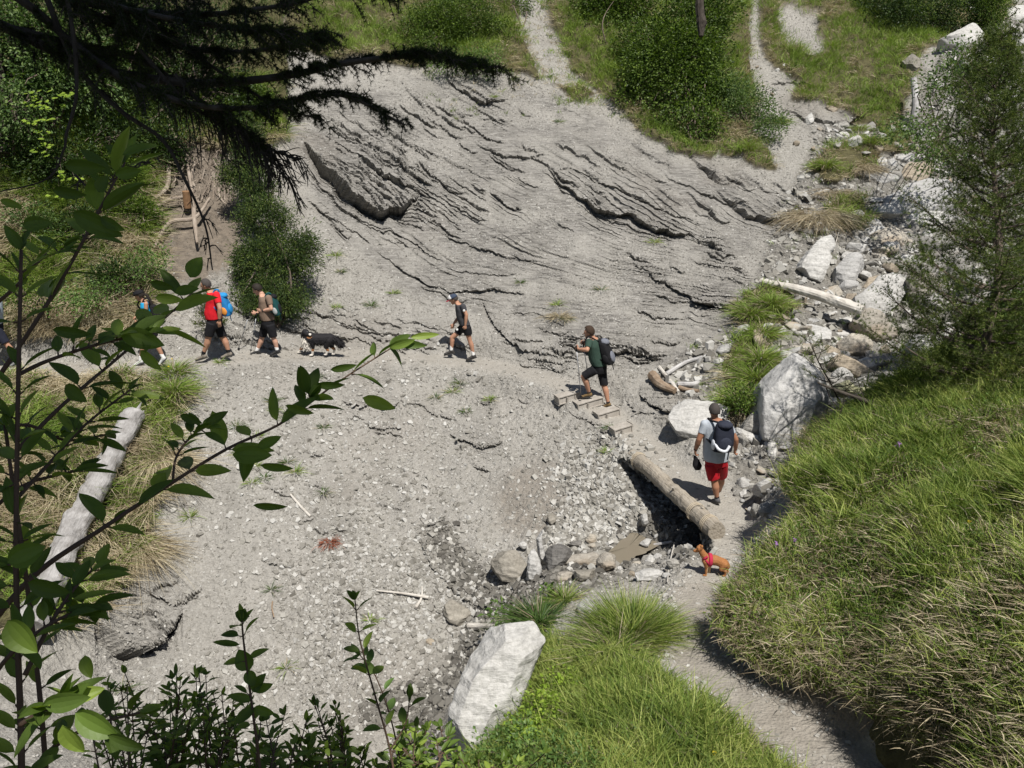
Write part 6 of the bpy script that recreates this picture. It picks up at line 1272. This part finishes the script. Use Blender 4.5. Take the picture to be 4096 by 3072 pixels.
wt_ = MB(); bc = Vp(2700+385/1.983, 1580+330/1.983, yr-.27); strapline(wt_, [bc+A[0]*.155-A[1]*.06-A[2]*.10, bc+A[0]*.12-A[1]*.15-A[2]*.16, bc+A[0]*.02-A[1]*.19-A[2]*.18, bc-A[0]*.05-A[1]*.17-A[2]*.1], .024); o = wt_.build('trim', cloth('white_trim2', (.62, .64, .68)), None, True); rel(o, bpk)
bg_ = MB(); hc = J['hdA']; p = [hc+[0, 0, .02], hc+[.03, 0, -.06], hc+[.05, 0, -.16], hc+[.06, 0, -.24]]; loft(bg_, [(p[0], .02, .02), (p[1], .055, .03), (p[2], .085, .045), (p[3], .05, .03)], np.array([1., 0, 0]), np.array([0, 1., 0])); eb = empty('bag', p[3], 'crumpled black bag dangling from the left hand of the man in red shorts', 'bag'); blob('pouch', bg_, .01, M_black, eb, 2, .012, 14)

# --- dogs
def dogmesh(name, prims, e, mats, pick, voxel=.008):
    mb = MB()
    for q in prims:
        if len(q) == 4: cap(mb, *q)
        else: ell(mb, q[0], q[1], q[2] if len(q) > 2 else None)
    o = blob(name, mb, voxel, mats, e, 3, .004, 18); me = o.data; n = len(me.polygons); c = np.empty(n*3, np.float32); me.polygons.foreach_get('center', c); c = c.reshape(-1, 3)+np.array(e.location[:]); me.polygons.foreach_set('material_index', pick(c).astype(np.int32)); me.update(); return o
yr = hit(1245, 1424)[1]; D = lambda x, y, d=0: Vp(1160+x/9.217, 1280+y/9.217, yr+d)
e = empty('dog', D(1100, 1290), 'black, tan and white long haired dog walking on the path, head turned back', 'dog')
M_fb = plain('black_fur', (.016, .015, .017), .75, 90, .8, .4); M_fw = plain('white_fur', (.62, .58, .52), .8, 90, .7, .1); M_ft = plain('tan_fur', (.30, .14, .06), .8, 90, .7, .2)
pr = [(D(680,690), .135, D(1080,700), .135), (D(1080,700), .135, D(1480,690), .13), (D(640,760), .12, D(760,620), .12), (D(640,680), .10, D(575,500), .085),
      (D(570,455,-.03), [.088, .085, .085]), (D(620,520,-.08), .055, D(755,550,-.12), .034), (D(750,555,-.12), [.035, .03, .028]),
      (D(430,580,.04), [.022, .035, .075]), (D(600,470,-.08), [.05, .02, .06]),
      (D(640,850,.05), .06, D(470,1000,.06), .042), (D(470,1000,.06), .04, D(345,1160,.06), .030), (D(330,1190,.06), [.05, .035, .024]),
      (D(800,820,-.07), .07, D(850,1010,-.07), .042), (D(850,1010,-.07), .040, D(830,1250,-.07), .030), (D(780,1295,-.08), [.055, .035, .024]),
      (D(1450,760,-.06), .095, D(1330,990,-.07), .058), (D(1330,990,-.07), .05, D(1400,1130,-.07), .030), (D(1400,1130,-.07), .030, D(1345,1250,-.07), .026), (D(1310,1275,-.07), [.05, .032, .022]),
      (D(1500,760,.06), .095, D(1530,960,.06), .058), (D(1530,960,.06), .05, D(1640,1090,.06), .032), (D(1640,1090,.06), .032, D(1620,1230,.06), .027), (D(1590,1255,.05), [.05, .032, .022]),
      (D(1560,620), .06, D(1720,760), .075), (D(1720,760), .075, D(1880,900), .04)]
zg = e.location[2]; xm = D(745,575)[0]
hd = D(600,520); ch = D(600,820)
def pick(c):
    m = np.zeros(len(c), int); h_ = c[:, 2]-zg
    m[(h_ < .17)] = 2; m[(h_ < .115)] = 1; m[(np.linalg.norm((c-D(570,850))*np.array([1, .6, .8]), axis=1) < .115) & (c[:, 0] < D(710,850)[0])] = 1
    mz = np.linalg.norm(c-D(700,570,-.12), axis=1) < .075; m[mz & (c[:, 2] < D(0,565)[2])] = 2; m[np.linalg.norm(c-D(745,530,-.13), axis=1) < .032] = 1
    return m
dogmesh('body', pr, e, [M_fb, M_fw, M_ft], pick)
r_ = np.random.default_rng(3)
def fur(name, a, b_, rad, n, L, mat, d0, e):
    t_ = r_.random((n, 1)); u = unit(r_.normal(size=(n, 3))); p = a+(b_-a)*t_+u*rad; d = unit(u*.5+np.array(d0)+r_.normal(size=(n, 3))*.2); V, F = leaf_tris(p-np.array(e.location[:]), d, u, np.full(n, L)*r_.uniform(.6, 1.3, n), np.full(n, L*.22), .02); mesh_np(name, V, F, mat, e)
fur('fur', D(680,720), D(1500,720), .13, 1500, .06, M_fb, (.5, 0, -.8), e); fur('chest_fur', D(570,700,-.03), D(600,950,-.02), .085, 500, .08, M_fw, (0, -.1, -1), e); fur('tail_fur', D(1600,640), D(1880,890), .06, 700, .10, M_fb, (.6, 0, -.8), e)
ns = MB(); ell(ns, D(785,545,-.13), [.014, .014, .012]); o = ns.build('nose', M_eye, None, True); rel(o, e); ey = MB(); ell(ey, D(632,440,-.115), [.009, .009, .009]); o = ey.build('eye', M_alu, None, True); rel(o, e)
yr = hit(2818, 2297)[1]; D2 = lambda x, y, d=0: Vp(2680+x/3.969, 2120+y/3.969, yr+d); K = 1/1030.
e = empty('dog', D2(700, 700), 'small ginger dog in a red harness watching from the path', 'dog')
M_gf = plain('ginger_fur', (.31, .135, .05), .75, 60, .5, .25); M_gl = plain('cream_fur', (.56, .38, .22), .8, 60, .5, .15)
pr = [(D2(590,470), .082, D2(720,478), .078), (D2(720,478), .076, D2(850,530), .072), (D2(850,530), .074, D2(880,570), .068), (D2(575,450), .062, D2(495,330), .045), (D2(470,292), [.052, .052, .05]), (D2(455,310), .036, D2(385,330), .020), (D2(425,338), .022, D2(392,342), .014),
      (D2(505,262,-.03), [.022, .03, .03]), (D2(475,250,.04), [.02, .02, .028]), (D2(495,300,-.045), [.014, .012, .028]),
      (D2(562,500,-.05), .048, D2(578,590,-.05), .030), (D2(578,590,-.05), .026, D2(572,690,-.05), .018), (D2(552,718,-.05), [.036, .022, .015]),
      (D2(610,510,.05), .045, D2(625,600,.05), .028), (D2(625,600,.05), .025, D2(618,680,.05), .018), (D2(600,700,.05), [.034, .02, .015]),
      (D2(865,550,-.05), .062, D2(820,620,-.06), .042), (D2(820,620,-.06), .036, D2(885,660,-.06), .022), (D2(885,660,-.06), .020, D2(875,715,-.06), .017), (D2(858,728,-.06), [.034, .02, .014]),
      (D2(880,550,.05), .060, D2(850,620,.06), .040), (D2(850,620,.06), .034, D2(915,655,.06), .022), (D2(915,655,.06), .02, D2(905,705,.06), .017), (D2(890,712,.06), [.034, .02, .014]),
      (D2(915,530), .022, D2(945,590,.02), .012)]
def pick2(c):
    m = np.zeros(len(c), int); m[(c[:, 2] < D2(0,560)[2]) & (c[:, 0] > D2(620,0)[0]) & (c[:, 0] < D2(780,0)[0])] = 1; m[c[:, 2] < D2(0,700)[2]] = 1; m[np.linalg.norm(c-D2(530,400,-.02), axis=1) < .05] = 0; m[(np.linalg.norm(c-D2(500,420), axis=1) < .04)] = 1; return m
dogmesh('body', pr, e, [M_gf, M_gl], pick2, .0065)
M_har = cloth('red_harness', (.42, .03, .07)); hb = MB(); c0 = D2(640,475); n = 20; th = np.arange(n)/n*6.283; dv_ = unit(D2(720,478)-D2(590,470))
a_, b2 = frame(dv_); ring = lambda o_, rr_: o_+a_*np.cos(th)[:, None]*rr_+b2*np.sin(th)[:, None]*rr_
V = np.concatenate([ring(D2(600,470), .088), ring(D2(625,472), .094), ring(D2(655,475), .091)]); i = np.arange(n); q = (i+1) % n; hb.add(V, np.concatenate([np.stack([i+a, q+a, q+a+n, i+a+n], -1) for a in (0, n)])); strapline(hb, [D2(600,420,-.07), D2(550,455,-.07), D2(528,470,-.02), D2(550,455,.07), D2(600,420,.07)], .016); strapline(hb, [D2(570,480,-.085), D2(600,520,-.088), D2(640,560,-.05)], .016); o = hb.build('harness', M_har, None, True); rel(o, e); so_ = o.modifiers.new('t', 'SOLIDIFY'); so_.thickness = .006
ns = MB(); ell(ns, D2(373,328), [.011, .011, .010]); o = ns.build('nose', M_eye, None, True); rel(o, e); ey = MB(); ell(ey, D2(440,292,-.046), [.008, .008, .008]); o = ey.build('eye', M_eye, None, True); rel(o, e)
# ================================================================ near plants round the camera
def bigleaf_batch(items, n=7, wavy=.06):
    """items: (base, dir, normal, length, width, curl); ribbed, folded, pointed leaves"""
    t = np.linspace(0, 1, n+1); prof = np.sin(np.pi*t**.85)**.75*(1-.12*t); mb = MB(); r = np.random.default_rng(5)
    for b, d, nr, L, W, curl in items:
        d = unit(np.array(d)); nr = unit(np.array(nr)-d*np.dot(nr, d)); s = np.cross(d, nr); c = np.array(b)+d*(t*L)[:, None]-nr*(curl*L*t**2)[:, None]; V = []
        for q, f in ((-1, .16), (-.5, .05), (0, 0), (.5, .05), (1, .16)):
            V.append(c+s*(q*prof*W*.5)[:, None]+nr*(abs(q)*prof*W*f*1.2+(.012*L*np.sin(t*40+q*5)*abs(q)))[:, None])
        V = np.stack(V, 1).reshape(-1, 3); i = np.arange(n)[:, None]*5+np.arange(4)[None]; i = i.ravel(); mb.add(V, np.stack([i, i+1, i+6, i+5], -1))
    return mb
def nearleafmat(name, a, b_, c, tr=.35):
    m, t, b = newmat(name); g = N(t, 'ShaderNodeNewGeometry'); cc = ramp(t, g.outputs['Random Per Island'], [(0, a), (.6, b_), (1, c)]); v = objvec(t); n = noise(t, v, 45, 4); cc = mix(t, math_(t, 'MULTIPLY', n, .45), cc, tuple(k*.6 for k in a))
    t.links.new(cc, b.inputs['Base Color']); b.inputs['Roughness'].default_value = .5; b.inputs['Specular IOR Level'].default_value = .35; bump(t, b, n, .25, .003)
    tr_ = N(t, 'ShaderNodeBsdfTranslucent'); t.links.new(mix(t, 1., cc, (1.2, 1.4, .4), 'MULTIPLY'), tr_.inputs[0]); ms = N(t, 'ShaderNodeMixShader'); ms.inputs[0].default_value = tr
    t.links.new(b.outputs[0], ms.inputs[1]); t.links.new(tr_.outputs[0], ms.inputs[2]); t.links.new(ms.outputs[0], t.nodes['Material Output'].inputs[0]); return m
M_nl = nearleafmat('viburnum_leaves', (.085, .135, .025), (.15, .235, .04), (.32, .42, .07)); M_stem = plain('shrub_stem', (.10, .065, .045), .7, 60, .3)
def stem_plant(label, cat, stems, leafL, extra=(), name='shrub', seed=0, mat=None, base=None, wratio=.40, every=None, smat=None, group=None):
    """stems: (points (px,py,Z), r0, r1, leaf length, first leafy fraction, pairs)"""
    r = np.random.default_rng(seed+70); s0 = stems[0][0][0]; b = np.array(base if base is not None else P(*s0)); e = empty(name, b, label, cat, group); st = MB(); items = []
    for pts, r0, r1, L, f0, pairs in stems:
        sp = pl(*pts, n=max(12, len(pts)*6)); V, F, F3 = tube(sp-b, np.linspace(r0, r1, len(sp)), 7, True, .15, seed); st.add(V, F, F3); m = len(sp)-1; T = unit(np.gradient(sp, axis=0))
        for q in range(pairs):
            f = f0+(1-f0)*(q+.5)/max(1, pairs); i = min(m, int(f*m)); d = T[i]; side = unit(np.cross(d, [0, 0, 1])+r.normal(size=3)*.15); az = r.random()*6.28
            for sg in (-1, 1):
                sd = unit(side*math.cos(az*(q % 2)*.6)*sg+np.array([0, 0, .25])+r.normal(size=3)*.3); dd = unit(sd+d*.45); nr = unit(np.array([0, .0, 1])+r.normal(size=3)*.28); Lq = L*r.uniform(.7, 1.15); pk = sp[i]+dd*.012; V, F, F3 = tube([sp[i]-b, pk-b], [.0018, .0014], 5); st.add(V, F, F3); items.append((pk-b, dd, nr, Lq, Lq*wratio*r.uniform(.85, 1.1), r.uniform(0, .25)))
        for sg in range(3):
            dd = unit(T[-1]+r.normal(size=3)*.55); items.append((sp[-1]-b, dd, unit(np.array([0, -.3, 1])+r.normal(size=3)*.3), L*r.uniform(.5, .9), L*.36, r.uniform(0, .2)))
    for (px, py, Z, ang, Lp, wr, tilt) in extra:
        c = P(px, py, Z); a = R(ang); X = np.array([1., 0, 0]); Uu = np.array([0, SP, CP]); d = unit(X*math.cos(a)+Uu*math.sin(a)+np.array([0, r.normal()*.15, 0])); fw = np.array([0, -CP, SP]); nr = unit(fw*math.cos(R(tilt))+np.cross(d, fw)*math.sin(R(tilt))+np.array([0, 0, .2])); L = Lp/FPX*Z; items.append((c-b, d, nr, L, L*wr, .06))
    st.build('stems', smat or M_stem, e, True); bigleaf_batch(items).build('foliage', mat or M_nl, e); return e
# the big leaved shrub at the left
stem_plant('large leaved shrub filling the left edge close to the camera', 'shrub', [
 ([(90,3500,1.35),(85,3000,1.35),(65,2300,1.38),(70,1700,1.4),(85,1000,1.45)], .006, .003, .060, .15, 21),
 ([(210,3500,1.5),(170,2900,1.5),(110,2350,1.5),(60,2000,1.5),(20,1700,1.5)], .005, .003, .060, .1, 14),
 ([(0,1500,1.6),(180,1230,1.65),(330,970,1.7),(440,760,1.75),(500,650,1.8)], .0045, .002, .095, .25, 7),
 ([(70,1800,1.5),(250,1620,1.6),(450,1450,1.75),(640,1290,1.9),(770,1170,2.0)], .0045, .0018, .09, .3, 7),
 ([(70,1500,1.45),(200,1440,1.5),(420,1370,1.55),(620,1330,1.6)], .004, .002, .060, .4, 9),
 ([(60,2000,1.45),(200,1850,1.55),(340,1700,1.65),(520,1560,1.75)], .004, .002, .060, .3, 9),
 ([(100,2700,1.3),(200,2500,1.35),(300,2350,1.4),(390,2260,1.45)], .004, .002, .060, .3, 7),
 ([(-100,2100,1.5),(80,1950,1.55),(230,1900,1.6),(330,1880,1.65)], .004, .002, .060, .3, 6),
 ([(-100,1750,1.6),(100,1700,1.6),(260,1760,1.65),(420,1740,1.7)], .004, .002, .060, .3, 6),
 ([(-60,1250,1.6),(60,1150,1.6),(160,1040,1.65),(260,1000,1.7)], .004, .002, .060, .3, 6),
 ([(-60,2750,1.3),(60,2600,1.3),(230,2480,1.35),(380,2420,1.4)], .004, .002, .060, .3, 6),
 ([(60,3200,1.4),(200,3000,1.4),(380,2900,1.45),(560,2850,1.5)], .004, .002, .060, .3, 6),
 ([(80,2900,1.2),(160,2850,1.2),(280,2800,1.2)], .004, .002, .060, .3, 6),
 ], .09, extra=[(255,660,1.55,-6,162,.4,35),(490,620,1.55,18,149,.45,-30),(460,700,1.55,10,105,.5,30),(395,770,1.5,60,79,.8,0),(210,760,1.5,-8,149,.35,40),(290,850,1.5,-28,211,.42,20),(400,870,1.5,-25,123,.4,30),
  (0,800,1.4,-20,88,.4,20),(90,900,1.4,5,132,.5,10),(700,1170,1.9,10,96,.5,0),(600,1130,1.9,-15,96,.45,30),(760,1110,1.9,60,96,.8,0),(30,2480,1.1,-50,176,.75,10),(170,2820,1.15,12,202,.42,10),(300,2850,1.15,-30,193,.62,10),(430,2940,1.15,-15,167,.4,20),(250,2900,1.15,-70,158,.6,10),(480,1330,1.55,-20,176,.5,10),(560,1400,1.55,-40,123,.4,20),(620,1190,1.6,-5,114,.4,20),(340,2620,1.3,-70,96,.7,10),(210,1320,1.5,-3,176,.3,30),(260,1540,1.5,-35,114,.55,10),(30,2250,1.3,20,149,.7,10),(110,2330,1.3,-20,167,.5,20)], seed=1)
# branch reaching right
stem_plant('leafy branch reaching right over the bare slope from the left edge', 'branch', [
 ([(-60,2520,1.55),(150,2290,1.6),(400,2120,1.7),(650,1955,1.8),(900,1800,1.95),(1130,1690,2.05),(1350,1530,2.15),(1560,1395,2.25)], .006, .0018, .095, .28, 11),
 ([(690,1930,1.82),(705,1830,1.85),(760,1750,1.88),(820,1710,1.9)], .003, .0018, .060, .3, 6),
 ([(1130,1690,2.05),(1230,1600,2.1),(1240,1590,2.1)], .0025, .0015, .08, .6, 2),
 ], .09, extra=[(1140,1620,2.0,-18,120,.35,40),(1320,1480,2.1,10,110,.3,30),(1260,1540,2.1,0,120,.3,30),(1560,1390,2.2,20,110,.35,20),(1580,1370,2.2,-5,130,.3,20),(1640,1350,2.2,5,120,.25,10),(1450,1590,2.1,-20,140,.4,10),(1040,1860,1.95,-8,132,.3,30),(1030,1790,1.9,25,105,.45,10),(930,1820,1.9,0,158,.5,0),(820,1700,1.9,30,105,.4,10),(720,1660,1.9,-20,96,.4,10),(620,1960,1.8,60,79,.9,0),(1010,2020,1.9,-3,140,.25,30)], seed=2)
# upright sprigs at the bottom
stem_plant('tall single stem with dark leaves at the bottom, left of centre', 'plant', [([(1060,3300,2.4),(1040,3072,2.4),(1005,2800,2.4),(975,2570,2.4),(968,2480,2.4)], .005, .0022, .055, .35, 5)], .06,
 extra=[(965,2490,2.4,75,60,.7,10),(940,2450,2.4,-20,60,.7,10),(960,2580,2.4,175,115,.25,30),(1000,2680,2.4,120,95,.85,0),(990,2680,2.4,-60,70,.8,0),(1010,2800,2.4,160,100,.4,20),(1010,2760,2.4,20,90,.5,20),(1020,2830,2.4,-150,100,.5,20),(1015,2830,2.4,-10,90,.5,10)], seed=3, wratio=.6)
stem_plant('slim sprig with toothed leaves at the bottom centre', 'plant', [([(1600,3250,2.6),(1560,3000,2.6),(1500,2780,2.6),(1440,2560,2.6),(1420,2400,2.6)], .004, .0018, .06, .3, 6), ([(1560,3000,2.6),(1620,2900,2.6),(1640,2790,2.6)], .003, .0015, .055, .3, 2)], .055, seed=4, wratio=.5)
stem_plant('bright leaved sprig just right of the slim toothed one', 'plant', [([(1640,3250,2.8),(1570,2900,2.8),(1500,2700,2.8),(1440,2620,2.8)], .003, .0016, .055, .35, 5)], .05, seed=5, wratio=.55, mat=L_pale)
rq = np.random.default_rng(8)
BS = [(520,2720,'leftmost of the bushy sprays along the bottom edge'),(680,2800,'bushy spray left of the bare stalks at the bottom'),(800,2680,'airy spray with long twigs below the dark undercut'),(900,2770,'spray with oval leaves left of the tall single stem'),
      (1090,2860,'spray crossing behind the tall single stem'),(1200,2960,'low spray right of the tall single stem'),(1330,2780,'fine leaved rowan like spray left of the slim sprig'),(1480,2920,'dense dark spray under the slim sprig'),
      (1720,2900,'dark ragged spray at the foot of the huge white rock'),(1850,2990,'low dark spray over the base of the huge white rock'),(1980,3010,'spray between the white rock and the bottom grass')]
for i, (x, y, lab) in enumerate(BS):
    z = 2.7+.12*(i % 4); stems = []
    for k in range(12):
        x1 = x+rq.normal()*95; y1 = y+abs(rq.normal())*110; x0 = x+rq.normal()*50; stems.append(([(x0, 3420, z), ((x0+x1)/2+rq.normal()*20, (3300+y1)/2, z+rq.normal()*.08), (x1, y1, z+rq.normal()*.12)], .0035, .0015, .045 if i % 3 else .036, .3, 8))
    stem_plant(lab, 'shrub', stems, .05, seed=20+i, wratio=.5 if i % 2 else .36, name='shrub')
# long near grass blades at the lower right of centre
# ---------------------------------------------------------------- the spruce whose boughs hang in at the upper left
sb = np.array([-4.6, 2.6, -4.2]); sp_ = empty('spruce_tree', sb, 'dark spruce whose shaded boughs hang across the upper left', 'spruce tree')
logobj('trunk', [sb, sb+[.1, 0, 3.5], sb+[.2, .1, 7.5]], [.2, .17, .12], M_bark, '', '', 16, 30, .12, sp_, 3)
rs = np.random.default_rng(17)
def bough(pts, r0, dens, mat, ntw, droop, twl, nl=.016, npn=16, bare=False, seed=0, dead=0):
    r = np.random.default_rng(seed+5); sp = pl(*pts, n=len(pts)*10); T = unit(np.gradient(sp, axis=0)); mb = MB(); V, F, F3 = tube(sp-sb, np.linspace(r0, r0*.2, len(sp)), 8, True, .15, seed); mb.add(V, F, F3); TP = []; TD = []
    for k in range(ntw):
        i = int(len(sp)*r.uniform(.08, .99)); d = T[i]; side = unit(np.cross(d, [0, 0, 1]))*r.choice([-1, 1]); d2 = unit(d*r.uniform(.4, 1.1)+side*r.uniform(.2, .9)+np.array([0, 0, -droop*r.uniform(.0, .9)])); l2 = twl*r.uniform(.35, 1.15)*(1-.5*i/len(sp)); c = sp[i]; q = spline([c, c+d2*l2*.5+[0, 0, .015], c+d2*l2+[0, 0, -droop*l2*.35]], max(5, int(l2/.010)))
        V, F, F3 = tube(q[::max(1, len(q)//7)]-sb, np.linspace(.0028, .0012, len(q[::max(1, len(q)//7)])), 5); mb.add(V, F, F3)
        if r.random() > dead: TP.append(q); TD.append(unit(np.gradient(q, axis=0)))
        for s in range(6):
            j_ = r.integers(1, len(q)-1); d3 = unit(unit(q[j_]-q[j_-1])+r.normal(size=3)*.55+np.array([0, 0, -.15])); l3 = l2*r.uniform(.15, .45); q3 = q[j_]+d3*l3*np.linspace(0, 1, max(3, int(l3/.010)))[:, None]+np.array([0, 0, -.12*l3])*np.linspace(0, 1, max(3, int(l3/.010)))[:, None]**2; V, F, F3 = tube(q3[[0, len(q3)//2, -1]]-sb, [.0018, .0014, .001], 4); mb.add(V, F, F3)
            if r.random() > dead: TP.append(q3); TD.append(np.repeat(d3[None], len(q3), 0))
    o = mb.build('bough', M_bark, sp_)
    if not bare and TP:
        P_ = np.concatenate(TP); D_ = np.concatenate(TD); V, F = needles(P_-sb, D_, npn, nl, .0016, r, .9); mesh_np('needles', V, F, mat, o)
BO = [([(-900,-350,3.2),(-200,-150,3.1),(300,0,3.0),(700,60,2.9),(1080,30,2.8),(1350,-30,2.8)], .02, 60, .3, .27),
 ([(-900,-200,3.1),(-100,60,3.0),(350,260,3.0),(750,330,2.9),(1100,310,2.8),(1400,250,2.7),(1700,225,2.65),(1960,275,2.6)], .022, 110, .2, .2),
 ([(-700,-350,2.9),(0,-50,2.9),(300,180,2.9),(520,330,2.8),(780,420,2.8),(1050,430,2.8),(1350,380,2.7),(1620,500,2.7)], .018, 70, .3, .22),
 ([(-800,-300,3.2),(100,-60,3.1),(500,120,3.0),(800,200,3.0),(1050,200,2.9),(1250,150,2.9)], .018, 75, .3, .27),
 ([(-500,-350,2.8),(100,-150,2.8),(450,20,2.8),(900,110,2.7),(1150,130,2.7)], .016, 66, .3, .25),
 ([(-700,-50,3.1),(0,100,3.1),(300,180,3.0),(600,260,3.0),(900,480,2.9),(1080,620,2.9)], .014, 50, .35, .2),
 ([(-600,-400,3.3),(200,-160,3.3),(600,-40,3.2),(1050,-40,3.1),(1300,-80,3.1),(1500,-60,3.1)], .016, 70, .4, .28),
 ([(-300,-300,3.),(300,-60,3.0),(560,60,3.0),(840,260,2.95),(1100,420,2.9),(1290,480,2.9)], .012, 36, .35, .18)]
for i, (pts, r0, nt_, dr, tl) in enumerate(BO): bough(pts, r0, 1, Nd_spr, nt_, dr, tl, seed=i, npn=17)
# bare hanging twigs
bough([(150,-100,2.9),(300,250,2.9),(480,440,2.9),(650,560,2.9),(740,720,2.9),(820,900,2.9),(850,1080,2.9)], .011, 1, Nd_spr, 16, .4, .12, bare=True, seed=31, dead=1)
bough([(250,-100,2.7),(295,150,2.7),(305,380,2.7),(265,540,2.7),(255,600,2.7),(180,720,2.7),(-100,785,2.7)], .008, 1, Nd_spr, 7, .3, .08, bare=True, seed=32, dead=1)
bough([(560,200,2.9),(760,420,2.9),(960,520,2.9),(1060,600,2.9),(1130,700,2.9)], .008, 1, Nd_spr, 60, .9, .22, bare=True, seed=33, dead=1)
bough([(700,300,2.9),(860,470,2.9),(1010,560,2.9),(1180,640,2.9)], .008, 1, Nd_spr, 50, .9, .2, bare=True, seed=34, dead=1)
bough([(300,700,2.5),(380,760,2.5),(500,690,2.5),(600,650,2.5)], .004, 1, Nd_spr, 8, .3, .1, bare=True, seed=35, dead=1)
# twig hanging from above, upper right
tb_ = P(2805,-200,1.3); logobj('hanging_twig', [tb_, P(2800,20,1.3), P(2806,90,1.3), P(2803,145,1.3)], [.006, .0065, .008, .004], M_bark, 'blurred bare twig hanging from above near the top centre right', 'twig', 8, 16, .3, seed=3)
# ---------------------------------------------------------------- unseen beech added behind and above the camera to keep the near leaves in shade
bb = np.array([-2.6, -3.6, .2]); bt = empty('shade_beech', bb, 'tall beech on the near bank whose crown shades the camera', 'beech tree')
logobj('trunk', [bb, bb+[.3, .5, 3], bb+[.8, 1.4, 6.5]], [.25, .2, .12], M_bark2, '', '', 14, 24, .1, bt, 5)
r = np.random.default_rng(77); n = 21000; mb = MB(); zz = r.uniform(4.3, 7.6, n); val = r.uniform(.35, 3.75, n); yy = val-.496*zz; xx = r.uniform(-5.6, .5, n)+.12*zz
keep = (fbm2(xx*1.1, val*1.1, 3, 5) > -.28); x0_ = xx-.2205*zz; 
for hx, hv, hr_ in ((-.42, .57, .17), (-.19, 1.87, .17), (-.58, 1.35, .14), (-.9, 1.1, .12), (-.3, 1.0, .1)): keep &= np.hypot(x0_-hx, val-hv) > hr_  # gaps cut in the crown so sun reaches chosen near leaves
keep = keep*1 > 0; xx, yy, zz = xx[keep], yy[keep], zz[keep]; n = len(xx); p = np.stack([xx, yy, zz], -1); d = unit(r.normal(size=(n, 3))*np.array([1, 1, .4])); nr = unit(r.normal(size=(n, 3))*.45+[0, -.3, .9]); nr = unit(nr-d*(nr*d).sum(1, keepdims=True)); V, F = leaf_tris(p-bb, d, nr, np.full(n, .15), np.full(n, .11), .1); mesh_np('crown', V, F, L_bush, bt)
mb = MB()
for k in range(26):
    q = p[r.integers(n)]; s0 = bb+[.5, .9, 4.5]; V, F, F3 = tube(spline([s0-bb, (s0+q)/2-bb+[0, 0, .3], q-bb], 10), np.linspace(.06, .01, 10), 6); mb.add(V, F, F3)
mb.build('branches', M_bark2, bt)
